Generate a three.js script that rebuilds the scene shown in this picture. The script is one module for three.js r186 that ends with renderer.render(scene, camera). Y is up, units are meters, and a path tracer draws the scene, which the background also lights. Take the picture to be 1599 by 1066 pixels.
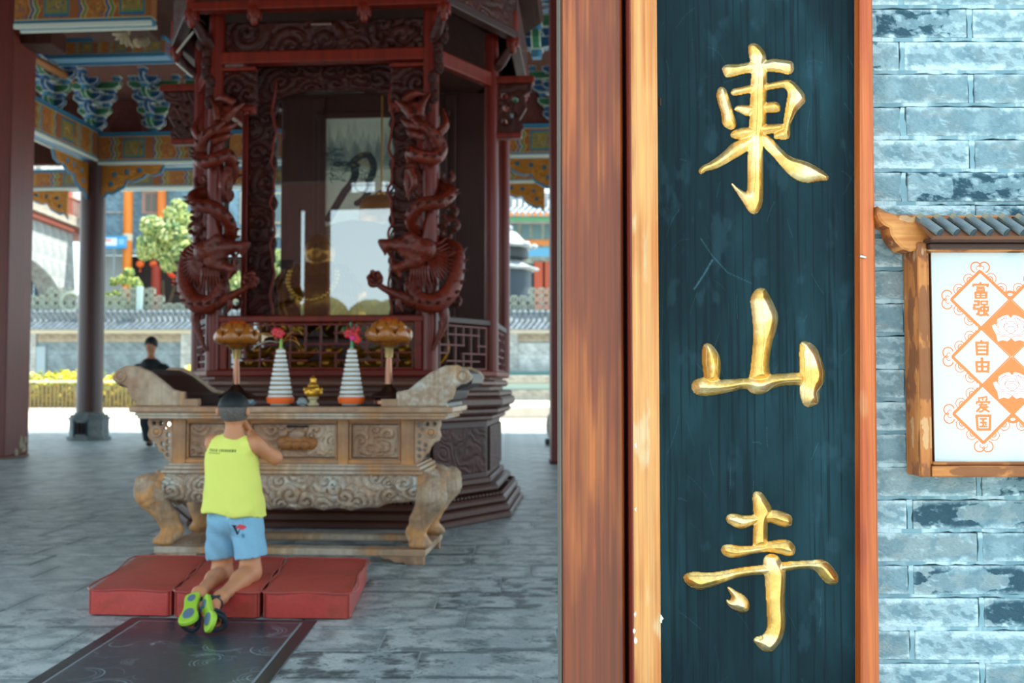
import * as THREE from 'three';
import { RoundedBoxGeometry } from 'three/addons/geometries/RoundedBoxGeometry.js';
import { mergeGeometries, mergeVertices, toCreasedNormals } from 'three/addons/utils/BufferGeometryUtils.js';

// ---------- camera, sky, sun, exposure ----------
const W = 1599, H = 1066, FPX = 1555, EYE = 1.05, PITCH = Math.atan(67 / FPX);
const scene = new THREE.Scene();
const camera = new THREE.PerspectiveCamera(2 * Math.atan(H / 2 / FPX) * 180 / Math.PI, W / H, 0.05, 400);
camera.position.set(0, EYE, 0);
camera.rotation.x = PITCH;
camera.focus = 2.0;
camera.userData.fStop = 5;
const renderer = new THREE.WebGLRenderer();
renderer.toneMapping = THREE.LinearToneMapping;
renderer.toneMappingExposure = 2.4;
renderer.shadowMap.enabled = true;
{ // clear summer sky with a little haze and thin cloud, the same all round
  const w = 512, h = 256, d = new Float32Array(w * h * 4);
  for (let y = 0; y < h; y++) for (let x = 0; x < w; x++) {
    const up = Math.max(0, Math.sin(((y + 0.5) / h - 0.5) * Math.PI)), t = Math.pow(up, 0.55), a = x / w * Math.PI * 2;
    const c = 0.5 + 0.5 * Math.sin(a * 3 + 5 * up) * Math.sin(a * 7 + 19 * up + 1.3) * Math.sin(31 * up + a * 2), k = 0.25 * Math.max(0, c - 0.45) * (1 - t * 0.5), i = (y * w + x) * 4;
    d[i] = 0.84 * (1 - t) + 0.5 * t + k; d[i + 1] = 1.06 * (1 - t) + 0.68 * t + k; d[i + 2] = 1.1 * (1 - t) + 0.85 * t + k; d[i + 3] = 1;
  }
  const t = new THREE.DataTexture(d, w, h, THREE.RGBAFormat, THREE.FloatType);
  t.mapping = THREE.EquirectangularReflectionMapping; t.magFilter = THREE.LinearFilter; t.needsUpdate = true;
  scene.background = t; scene.environment = t; scene.backgroundIntensity = 1; scene.environmentIntensity = 1;
}
const sun = new THREE.DirectionalLight(new THREE.Color(1, 0.95, 0.86), 5.2);
sun.position.set(8, 17, -12 - 2.5); sun.target.position.set(0, 0, -12);
sun.castShadow = true; Object.assign(sun.shadow.camera, { left: -60, right: 60, top: 60, bottom: -60, near: -80, far: 120 });
scene.add(sun, sun.target);

// ---------- helpers ----------
const V = (x, y, z) => new THREE.Vector3(x, y, z);
let seed_ = 7;
const rnd = (a = 0, b = 1) => { seed_ = (seed_ + 0x6d2b79f5) | 0; let t = Math.imul(seed_ ^ (seed_ >>> 15), 1 | seed_); t = (t + Math.imul(t ^ (t >>> 7), 61 | t)) ^ t; return a + (b - a) * (((t ^ (t >>> 14)) >>> 0) / 4294967296); };
const reseed = (n) => { seed_ = n; };
const clamp = (x, a = 0, b = 1) => Math.min(b, Math.max(a, x)), lerp = (a, b, t) => a + (b - a) * t;
const sstep = (a, b, x) => { const t = clamp((x - a) / (b - a)); return t * t * (3 - 2 * t); };
// where a measured picture point lies in the place, at a depth or on the ground
function ray(x, y) { const v = V((x - W / 2) / FPX, -(y - H / 2) / FPX, -1); return v.applyAxisAngle(V(1, 0, 0), PITCH); }
function P(x, y, d) { const r = ray(x, y); return V(0, EYE, 0).addScaledVector(r, d / -r.z); }
function F(x, y, g = 0) { const r = ray(x, y); return V(0, EYE, 0).addScaledVector(r, (g - EYE) / r.y); }
const names = {};
function numbered(n) { const k = names[n] = (names[n] ?? -1) + 1; return k ? n + '_' + String(k).padStart(3, '0') : n; }
function tag(o, label, category, group) { Object.assign(o.userData, { label, category }); if (group) o.userData.group = group; return o; }
function thing(name, label, category, pos = [0, 0, 0], turn = 0, group) {
  const o = new THREE.Group(); o.name = numbered(name); o.position.set(...(pos.isVector3 ? pos.toArray() : pos)); o.rotation.y = turn; scene.add(o);
  return tag(o, label, category, group);
}
function part(name, geo, mat, parent, pos, kind) {
  const g = Array.isArray(geo) ? merge(geo) : geo;
  if (!g.attributes.uv) buv(g);
  const m = new THREE.Mesh(g, mat); m.name = name; m.castShadow = m.receiveShadow = true;
  if (pos) m.position.set(...(pos.isVector3 ? pos.toArray() : pos));
  if (kind) m.userData.kind = kind;
  if (parent) parent.add(m);
  return m;
}
function solo(name, geo, mat, label, category, pos, group) { const m = part(numbered(name), geo, mat, scene, pos); return tag(m, label, category, group); }
function struct(name, geo, mat, pos) { const m = part(name, geo, mat, scene, pos); m.userData.kind = 'structure'; return m; }
function copy(o, label, group) { const c = o.clone(); c.name = numbered(o.name.replace(/_\d{3}$/, '')); scene.add(c); if (label) c.userData.label = label; if (group) c.userData.group = group; return c; }
function merge(list) {
  const gs = list.map((g) => { let q = g.index ? g.toNonIndexed() : g.clone(); if (!q.attributes.uv) buv(q); if (!q.attributes.normal) q.computeVertexNormals(); for (const k of Object.keys(q.attributes)) if (!['position', 'normal', 'uv'].includes(k)) q.deleteAttribute(k); return q; });
  return mergeGeometries(gs);
}
// uv in metres by the main direction of each face; swap turns the grain
function buv(g, swap = false, sc = 1, off = 0) {
  if (!g.attributes.normal) g.computeVertexNormals();
  const p = g.attributes.position, n = g.attributes.normal, u = new Float32Array(p.count * 2);
  for (let i = 0; i < p.count; i++) {
    const ax = Math.abs(n.getX(i)), ay = Math.abs(n.getY(i)), az = Math.abs(n.getZ(i)), x = p.getX(i), y = p.getY(i), z = p.getZ(i);
    let a, b; if (az >= ax && az >= ay) { a = x; b = y; } else if (ax >= ay) { a = z; b = y; } else { a = x; b = z; }
    if (swap) [a, b] = [b, a];
    u[i * 2] = a * sc + off; u[i * 2 + 1] = b * sc + off * 0.7;
  }
  g.setAttribute('uv', new THREE.BufferAttribute(u, 2)); return g;
}
const mv = (g, x = 0, y = 0, z = 0, rx = 0, ry = 0, rz = 0) => { if (rx) g.rotateX(rx); if (ry) g.rotateY(ry); if (rz) g.rotateZ(rz); return g.translate(x, y, z); };
// box with softened edges; x0..x1 etc
function rb(w, h, d, r = 0.006, swap = false) { return buv(new RoundedBoxGeometry(w, h, d, 1, Math.min(r, w / 2.01, h / 2.01, d / 2.01)), swap); }
function bb(x0, x1, y0, y1, z0, z1, r = 0.006, swap) { return mv(rb(x1 - x0, y1 - y0, z1 - z0, r, swap), (x0 + x1) / 2, (y0 + y1) / 2, (z0 + z1) / 2); }
function lathe(pts, n = 28) { return new THREE.LatheGeometry(pts.map(([r, y]) => new THREE.Vector2(Math.max(r, 1e-4), y)), n); }
function shapeOf(pts, holes = [], curved = false) {
  const s = new THREE.Shape(); const v = pts.map(([x, y]) => new THREE.Vector2(x, y));
  if (curved) { const c = new THREE.CatmullRomCurve3(pts.map(([x, y]) => V(x, y, 0)), true, 'centripetal').getPoints(pts.length * 4).map((q) => new THREE.Vector2(q.x, q.y)); c.pop(); s.setFromPoints(c); } else s.setFromPoints(v);
  for (const h of holes) { const q = new THREE.Path(); q.setFromPoints(h.map(([x, y]) => new THREE.Vector2(x, y))); s.holes.push(q); }
  return s;
}
function ext(pts, depth, bevel = 0.004, o = {}) {
  const g = new THREE.ExtrudeGeometry(pts.isShape ? pts : shapeOf(pts, o.holes, o.curved), { depth: depth - 2 * bevel, bevelEnabled: bevel > 0, bevelThickness: bevel, bevelSize: bevel, bevelOffset: -bevel, bevelSegments: o.seg ?? 1, curveSegments: 8, steps: 1 });
  g.translate(0, 0, -depth / 2 + bevel); g.deleteAttribute('uv'); return buv(g, o.swap);
}
const ring = (cx, cy, r, n = 14, a0 = 0) => Array.from({ length: n }, (_, i) => [cx + r * Math.cos(a0 + i / n * 2 * Math.PI), cy + r * Math.sin(a0 + i / n * 2 * Math.PI)]);
// swept tube through points with its own radius at each; flat squashes it
function sweep(pts, rad, { sides = 8, seg, flat = 1, closed = false } = {}) {
  const c = new THREE.CatmullRomCurve3(pts.map((p) => (p.isVector3 ? p : V(...p))), closed), n = seg ?? pts.length * 4, pos = [], uv = [], idx = [];
  let len = 0, prev = null;
  const T0 = c.getTangent(0), N = V(0, 0, 0).crossVectors(T0, Math.abs(T0.y) > 0.9 ? V(1, 0, 0) : V(0, 1, 0)).normalize(), B = V(0, 0, 0);
  for (let i = 0; i <= n; i++) {
    const t = i / n, q = c.getPoint(t), k = t * (rad.length - 1), a = Math.min(rad.length - 2, Math.floor(k)), r = rad.length > 1 ? lerp(rad[a], rad[a + 1], k - a) : rad[0];
    if (prev) len += q.distanceTo(prev); prev = q;
    const T = c.getTangent(t); N.addScaledVector(T, -N.dot(T)).normalize(); B.crossVectors(T, N);
    for (let j = 0; j <= sides; j++) { const th = j / sides * 2 * Math.PI, s = Math.sin(th) * r * flat, co = Math.cos(th) * r; pos.push(q.x + co * N.x + s * B.x, q.y + co * N.y + s * B.y, q.z + co * N.z + s * B.z); uv.push(j / sides * 2 * Math.PI * Math.max(r, 0.01), len); }
  }
  for (let i = 0; i < n; i++) for (let j = 0; j < sides; j++) { const a = i * (sides + 1) + j, b = a + sides + 1; idx.push(a, a + 1, b, b, a + 1, b + 1); }
  const cap = (i0, p, flip) => { const k = pos.length / 3; pos.push(p.x, p.y, p.z); uv.push(0, 0); for (let j = 0; j < sides; j++) flip ? idx.push(k, i0 + j + 1, i0 + j) : idx.push(k, i0 + j, i0 + j + 1); };
  if (!closed) { cap(0, c.getPoint(0), true); cap(n * (sides + 1), c.getPoint(1), false); }
  const g = new THREE.BufferGeometry(); g.setAttribute('position', new THREE.Float32BufferAttribute(pos, 3)); g.setAttribute('uv', new THREE.Float32BufferAttribute(uv, 2)); g.setIndex(idx); g.computeVertexNormals(); 
  return g;
}
// skin of a distance field (surface nets)
function skin(f, lo, hi, cell) {
  const n = [0, 1, 2].map((k) => Math.ceil((hi[k] - lo[k]) / cell) + 1), [nx, ny, nz] = n, val = new Float32Array(nx * ny * nz), id = (i, j, k) => (k * ny + j) * nx + i;
  for (let k = 0; k < nz; k++) for (let j = 0; j < ny; j++) for (let i = 0; i < nx; i++) val[id(i, j, k)] = f(lo[0] + i * cell, lo[1] + j * cell, lo[2] + k * cell);
  const vid = new Int32Array(nx * ny * nz).fill(-1), pos = [], idx = [], E = [[0, 1], [0, 2], [0, 4], [1, 3], [1, 5], [2, 3], [2, 6], [3, 7], [4, 5], [4, 6], [5, 7], [6, 7]];
  for (let k = 0; k < nz - 1; k++) for (let j = 0; j < ny - 1; j++) for (let i = 0; i < nx - 1; i++) {
    const c = []; let m = 0; for (let q = 0; q < 8; q++) { c[q] = val[id(i + (q & 1), j + ((q >> 1) & 1), k + (q >> 2))]; if (c[q] < 0) m |= 1 << q; }
    if (m === 0 || m === 255) continue;
    let sx = 0, sy = 0, sz = 0, ct = 0;
    for (const [a, b] of E) if ((c[a] < 0) !== (c[b] < 0)) { const t = c[a] / (c[a] - c[b]); sx += lerp(a & 1, b & 1, t); sy += lerp((a >> 1) & 1, (b >> 1) & 1, t); sz += lerp(a >> 2, b >> 2, t); ct++; }
    vid[id(i, j, k)] = pos.length / 3; pos.push(lo[0] + (i + sx / ct) * cell, lo[1] + (j + sy / ct) * cell, lo[2] + (k + sz / ct) * cell);
  }
  const quad = (a, b, c, d, fl) => { if (a < 0 || b < 0 || c < 0 || d < 0) return; fl ? idx.push(a, b, c, a, c, d) : idx.push(a, c, b, a, d, c); };
  for (let k = 1; k < nz - 1; k++) for (let j = 1; j < ny - 1; j++) for (let i = 1; i < nx - 1; i++) {
    const v0 = val[id(i, j, k)] < 0;
    if (v0 !== (val[id(i + 1, j, k)] < 0)) quad(vid[id(i, j - 1, k - 1)], vid[id(i, j, k - 1)], vid[id(i, j, k)], vid[id(i, j - 1, k)], v0);
    if (v0 !== (val[id(i, j + 1, k)] < 0)) quad(vid[id(i - 1, j, k - 1)], vid[id(i - 1, j, k)], vid[id(i, j, k)], vid[id(i, j, k - 1)], v0);
    if (v0 !== (val[id(i, j, k + 1)] < 0)) quad(vid[id(i - 1, j - 1, k)], vid[id(i, j - 1, k)], vid[id(i, j, k)], vid[id(i - 1, j, k)], v0);
  }
  const g = new THREE.BufferGeometry(); g.setAttribute('position', new THREE.Float32BufferAttribute(pos, 3)); g.setIndex(idx); g.computeVertexNormals(); return buv(g);
}
const cone = (a, b, ra, rb_) => { // tapered capsule distance
  const bx = b[0] - a[0], by = b[1] - a[1], bz = b[2] - a[2], L = bx * bx + by * by + bz * bz || 1e-9;
  return (x, y, z) => { const px = x - a[0], py = y - a[1], pz = z - a[2], t = clamp((px * bx + py * by + pz * bz) / L); return Math.hypot(px - t * bx, py - t * by, pz - t * bz) - lerp(ra, rb_, t); };
};
const ell = (c, r) => (x, y, z) => { const a = (x - c[0]) / r[0], b = (y - c[1]) / r[1], d = (z - c[2]) / r[2], k = Math.hypot(a, b, d); return k < 1e-6 ? -Math.min(...r) : (k - 1) * k / Math.hypot(a / r[0], b / r[1], d / r[2]); };
const smin = (a, b, k) => { const h = Math.max(k - Math.abs(a - b), 0) / k; return Math.min(a, b) - h * h * k * 0.25; };
const blend = (list, k = 0.03) => (x, y, z) => { let d = 1e9; for (const f of list) d = smin(d, f(x, y, z), k); return d; };

// ---------- noise and textures ----------
const hash = (x, y, s) => { let h = Math.imul(x, 374761393) ^ Math.imul(y, 668265263) ^ Math.imul(s, 1274126177); h = Math.imul(h ^ (h >>> 13), 1274126177); return ((h ^ (h >>> 16)) >>> 0) / 4294967296; };
function vn(x, y, px, py, s) { const X = Math.floor(x), Y = Math.floor(y), m = (a, p) => ((a % p) + p) % p; let u = x - X, v = y - Y; u = u * u * (3 - 2 * u); v = v * v * (3 - 2 * v); const a = m(X, px), b = m(X + 1, px), c = m(Y, py), d = m(Y + 1, py); return lerp(lerp(hash(a, c, s), hash(b, c, s), u), lerp(hash(a, d, s), hash(b, d, s), u), v); }
function fb(u, v, fx, fy, s, o = 4) { let r = 0, a = 0.5, t = 0; for (let i = 0; i < o; i++) { r += a * vn(u * fx, v * fy, fx, fy, s + i * 17); t += a; a *= 0.5; fx *= 2; fy *= 2; } return r / t; }
function tex(w, h, fn, srgb = true, rx = 1, ry = 1) {
  const d = new Uint8Array(w * h * 4);
  for (let y = 0; y < h; y++) for (let x = 0; x < w; x++) { const c = fn(x / w, y / h, x, y), i = (y * w + x) * 4; if (typeof c === 'number') d[i] = d[i + 1] = d[i + 2] = clamp(c) * 255; else { d[i] = clamp(c[0]) * 255; d[i + 1] = clamp(c[1]) * 255; d[i + 2] = clamp(c[2]) * 255; } d[i + 3] = 255; }
  const t = new THREE.DataTexture(d, w, h); t.wrapS = t.wrapT = THREE.RepeatWrapping; t.magFilter = THREE.LinearFilter; t.minFilter = THREE.LinearMipmapLinearFilter; if (srgb) t.colorSpace = THREE.SRGBColorSpace; t.repeat.set(rx, ry); t.needsUpdate = true; return t;
}
function canvasTex(w, h, draw, rx = 1, ry = 1) { const c = document.createElement('canvas'); c.width = w; c.height = h; draw(c.getContext('2d'), w, h); const t = new THREE.CanvasTexture(c); t.colorSpace = THREE.SRGBColorSpace; t.wrapS = t.wrapT = THREE.RepeatWrapping; t.repeat.set(rx, ry); return t; }
const hex = (s) => [1, 3, 5].map((i) => parseInt(s.slice(i, i + 2), 16) / 255);
const mixc = (a, b, t) => [lerp(a[0], b[0], t), lerp(a[1], b[1], t), lerp(a[2], b[2], t)];
const rep = (t, rx, ry) => { const c = t.clone(); c.repeat.set(rx, ry); c.needsUpdate = true; return c; };
function mat(color, roughness = 0.7, o = {}) { return new THREE.MeshPhysicalMaterial({ color, roughness, ...o }); }

const grainT = tex(512, 512, (u, v) => { const a = fb(u, v, 40, 3, 1), b = fb(u, v, 8, 2, 9), c = fb(u, v, 120, 6, 21, 2); return 0.62 + 0.22 * a + 0.2 * b + 0.12 * (c - 0.4); });
const grainH = rep(grainT, 1, 1); grainH.rotation = Math.PI / 2;
const spotT = tex(512, 512, (u, v) => { const a = fb(u, v, 6, 6, 3, 5), b = fb(u, v, 40, 40, 31, 3); return 0.6 + 0.35 * a + 0.22 * (b - 0.4); });
const reliefT = tex(512, 512, (u, v) => { const w = fb(u, v, 6, 6, 5, 3), q = Math.sin((fb(u, v, 5, 5, 77, 3) + 0.25 * w) * 38); return 0.5 + 0.35 * q + 0.3 * (fb(u, v, 16, 16, 12, 3) - 0.5); }, false);
const fineT = tex(256, 256, (u, v) => fb(u, v, 24, 24, 8, 4), false);
// ================= brick wall, door post, sign board, notice board (about two metres away) =================
const WZ = -2.03; // brick faces
const PXM = (x, y, d = 2) => P(x, y, d);
{ // brick wall: every brick and joint a piece
  const brickTex = [], rows = [];
  for (let k = 0; k < 8; k++) brickTex.push(tex(384, 96, (u, v, X, Y) => {
    const ex = Math.min(u * 4, (1 - u) * 4), ey = Math.min(v, 1 - v), e = Math.min(ex, ey), a = fb(u, v, 16, 3, 50 + k * 7, 5), b = fb(u, v, 8, 2, 90 + k * 5, 4), c = fb(u, v, 64, 13, 130 + k, 3), g = fb(u, v, 36, 7, 210 + k, 4);
    const wob = 0.35 * (fb(u, v, 14, 4, 160 + k, 3) - 0.5), w2 = fb(u + wob * 0.1, v + wob * 0.3, 9, 2, 260 + k * 3, 5), streak = fb(u + v * 0.1, v + wob * 0.25, 18, 6, 330 + k, 5);
    let col = mixc(hex('#7f9da6'), hex('#9ab5bc'), sstep(0.3, 0.7, b)); col = mixc(col, hex('#9eacad'), (k % 3 === 0 ? 0.8 : 0.35) * sstep(0.4, 0.6, fb(u, v, 3, 2, 300 + k, 3)));
    col = mixc(col, hex('#6a8d99'), 0.45 * sstep(0.52, 0.68, w2));
    const patch = k === 1 || k === 4 || k === 6 ? sstep(0.6, 0.66, fb(u, v, 5, 2, 400 + k, 3) + 0.1 * (c - 0.5) + 0.08 * (g - 0.5) + (k === 6 ? 0.06 : 0)) : 0; col = mixc(col, hex('#1f4454'), 0.9 * patch * (0.8 + 0.2 * c));
    const crust = sstep(-0.02, 0.1, 0.16 * a + 0.14 * (w2 - 0.4) + (k % 3 === 2 ? 0.05 : -0.01) - e * 0.62) * (0.6 + 0.5 * c), veil = sstep(0.5, 0.72, streak + (k % 3 === 2 ? 0.1 : k % 3 === 1 ? 0.0 : -0.1));
    col = mixc(col, hex('#d6e9ec'), clamp(0.8 * crust + 0.5 * veil)); const n = 0.95 + 0.1 * c; return [col[0] * n, col[1] * n, col[2] * n];
  }));
  const bumpB = tex(384, 96, (u, v) => 0.5 * fb(u, v, 12, 4, 5, 4) + 0.5 * fb(u, v, 60, 20, 15, 3), false);
  const mats = brickTex.map((t) => mat('#e6eaec', 0.9, { map: t, bumpMap: bumpB, bumpScale: 0.004 }));
  const mortT = tex(512, 64, (u, v) => { const a = fb(u, v, 24, 3, 9, 5), b = fb(u, v, 6, 2, 19, 3), c = mixc(hex('#8eb0b9'), hex('#cfe2e6'), sstep(0.4, 0.62, a)); return mixc(c, hex('#6f929d'), 0.6 * sstep(0.5, 0.66, b)); });
  const mortM = mat('#e4eaec', 0.95, { map: mortT, bumpMap: mortT, bumpScale: 0.004 }), backM = mat('#36525d', 0.95);
  const x0 = P(1330, 600, 2.03).x, x1 = x0 + 1.5, wall = struct('wall_right', bb(x0, x1, 0, 3.0, WZ - 0.24, WZ - 0.012, 0.004), backM);
  const pitch = 51.13, ys = (k) => P(1480, 13.9 + pitch * k, 2.03).y, L = 0.2925, xo = P(1526, 600, 2.03).x;
  const wavy = (w, h, d, n, s, vert) => { const g = new THREE.BoxGeometry(w, h, d, vert ? 1 : n, vert ? n : 1, 1), p = g.attributes.position; for (let i = 0; i < p.count; i++) { const x = p.getX(i), y = p.getY(i), t = vert ? y : x; const o = (fb(t * 3.1 + 0.37 * s, 0.5, 16, 4, s + ((vert ? x : y) > 0 ? 5 : 0), 3) - 0.45) * 0.008; p.setXYZ(i, vert ? x + Math.sign(x) * o : x, vert ? y : y + Math.sign(y) * (y > 0 ? o * 0.35 : o), p.getZ(i) + (p.getZ(i) > 0 ? 0.002 * (fb(t * 2.3, 0.3, 20, 4, s + 9, 3) - 0.5) : 0)); } g.computeVertexNormals(); return buv(g, vert); };
  const bed = [0, 1, 2, 3, 4].map((s) => wavy(x1 - x0, 0.0066, 0.05, 110, 40 + s * 11)), perp = [0, 1, 2, 3].map((s) => wavy(0.0095, 0.06, 0.05, 10, 60 + s * 7, true)); bed.forEach((g, k) => g.attributes.uv.array.forEach((q, i, a) => { a[i] = q * 2 + (i % 2 ? k * 0.37 : k * 0.61); }));
  reseed(11);
  const kinds = Array.from({ length: 5 }, () => { // a few slightly uneven brick bodies
    const h = 0.0585, g = mergeVertices(new RoundedBoxGeometry(L - 0.011, h, 0.09, 2, 0.003)), p = g.attributes.position, a = rnd(0, 9), q = [rnd(-1, 1), rnd(-1, 1), rnd(-1, 1), rnd(-1, 1)];
    for (let i = 0; i < p.count; i++) { const x = p.getX(i), y = p.getY(i); p.setXYZ(i, x + 0.001 * q[0] * Math.sign(x), y + 0.0012 * Math.sin(x * 34 + a) + 0.0007 * q[1] * Math.sign(y), p.getZ(i) + 0.0015 * q[2] * y / h + 0.002 * q[3] * x); }
    g.computeVertexNormals(); const u = new Float32Array(p.count * 2); for (let i = 0; i < p.count; i++) { u[i * 2] = clamp(p.getX(i) / L + 0.5); u[i * 2 + 1] = clamp(p.getY(i) / h + 0.5); } g.setAttribute('uv', new THREE.BufferAttribute(u, 2)); return g;
  });
  for (let k = -6; k < 29; k++) {
    const top = ys(k), bot = ys(k + 1); if (bot < 0) break;
    const hh = top - bot, off = (k % 2 === 0 ? 0 : -L / 2 + 0.005);
part('mortar_joint', bed[(k + 30) % 5], mortM, wall, V((x0 + x1) / 2, bot + 0.0052, WZ - 0.0262));
    for (let c = -2; c < 6; c++) {
      const bx = xo + off + c * L + L / 2, left = bx - L / 2, right = bx + L / 2; if (right < x0 + 0.02 || left > x1 - 0.05) continue;
      const dark = k === 0 && c === -1 ? 1 : k === 1 && c === -1 ? 4 : k === 15 && c === 0 ? 6 : k === 17 && c === 0 ? 6 : rnd() < 0.12 ? [1, 4, 6][Math.floor(rnd(0, 3))] : [0, 2, 3, 5, 7][Math.floor(rnd(0, 5))];
      const m = part('brick', kinds[Math.floor(rnd(0, 5))], mats[dark], wall, V(bx, bot + 0.0084 + (hh - 0.0084) / 2, WZ - 0.045 + rnd(-0.0012, 0.0012)));
      m.scale.y = (hh - 0.0078) / 0.0585; if (rnd() < 0.5) m.rotation.z = Math.PI; m.rotation.z += rnd(-0.004, 0.004);
      part('mortar_joint', perp[Math.floor(rnd(0, 4))], mortM, wall, V(right, bot + 0.004 + hh / 2, WZ - 0.0268));
    }
  }
}
// lacquered wood, worn where the photograph shows it
const postT = tex(256, 1024, (u, v) => { const a = fb(u, v, 24, 3, 41), b = fb(u, v, 3, 5, 51, 5), c = fb(u, v, 70, 10, 61, 2), w = sstep(0.5, 0.72, b * 0.7 + a * 0.35); let col = mixc(hex('#8a3f1a'), hex('#bd682c'), w); col = mixc(col, hex('#cc7a36'), 0.7 * sstep(0.62, 0.8, fb(u, v, 10, 2, 71, 4))); const n = 0.8 + 0.3 * c; return col.map((q) => q * n); });
const trimT = tex(256, 1024, (u, v) => { const a = fb(u, v, 18, 4, 141), b = fb(u, v, 2, 7, 151, 5), c = fb(u, v, 60, 10, 161, 2); let col = mixc(hex('#cf7a30'), hex('#eda860'), sstep(0.35, 0.7, a * 0.5 + b * 0.6)); col = mixc(col, hex('#a8532a'), 0.6 * sstep(0.55, 0.72, fb(u, v, 3, 5, 171, 4))); col = mixc(col, hex('#f0d2a8'), 0.7 * sstep(0.62, 0.72, fb(u, v, 3, 9, 191, 5))); const n = 0.86 + 0.2 * c; return col.map((q) => q * n); });
const postM = mat('#f0ece8', 0.38, { map: rep(postT, 4, 0.5), bumpMap: grainT, bumpScale: 0.0006, clearcoat: 0.08, clearcoatRoughness: 0.4 });
const trimM = mat('#f2ece6', 0.42, { map: rep(trimT, 7, 0.6), bumpMap: grainT, bumpScale: 0.0005, clearcoat: 0.2, clearcoatRoughness: 0.4 });
const redEdgeM = mat('#8f2f1c', 0.45, { map: rep(grainT, 3, 0.8) });
const TOP = 2.6;
{
  const xa = P(879, 600, 2.0).x, xb = P(975, 600, 2.0).x, o = thing('door_post', 'square brown lacquered wooden door post left of the black sign board', 'post', [(xa + xb) / 2, 0, -2.0]);
  const w = xb - xa, p = part('shaft', bb(-w / 2, w / 2, 0, TOP, -0.19, 0, 0.007), postM, o);
  part('edge_strip', bb(-w / 2 - 0.004, -w / 2, 0, TOP, -0.16, -0.035, 0.002), mat('#8f8377', 0.55, { map: grainT }), o); part('threshold_block', bb(-w / 2 - 0.02, w / 2 - 0.002, 0, 0.14, -0.20, 0.025, 0.01), postM, o);
}
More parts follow.
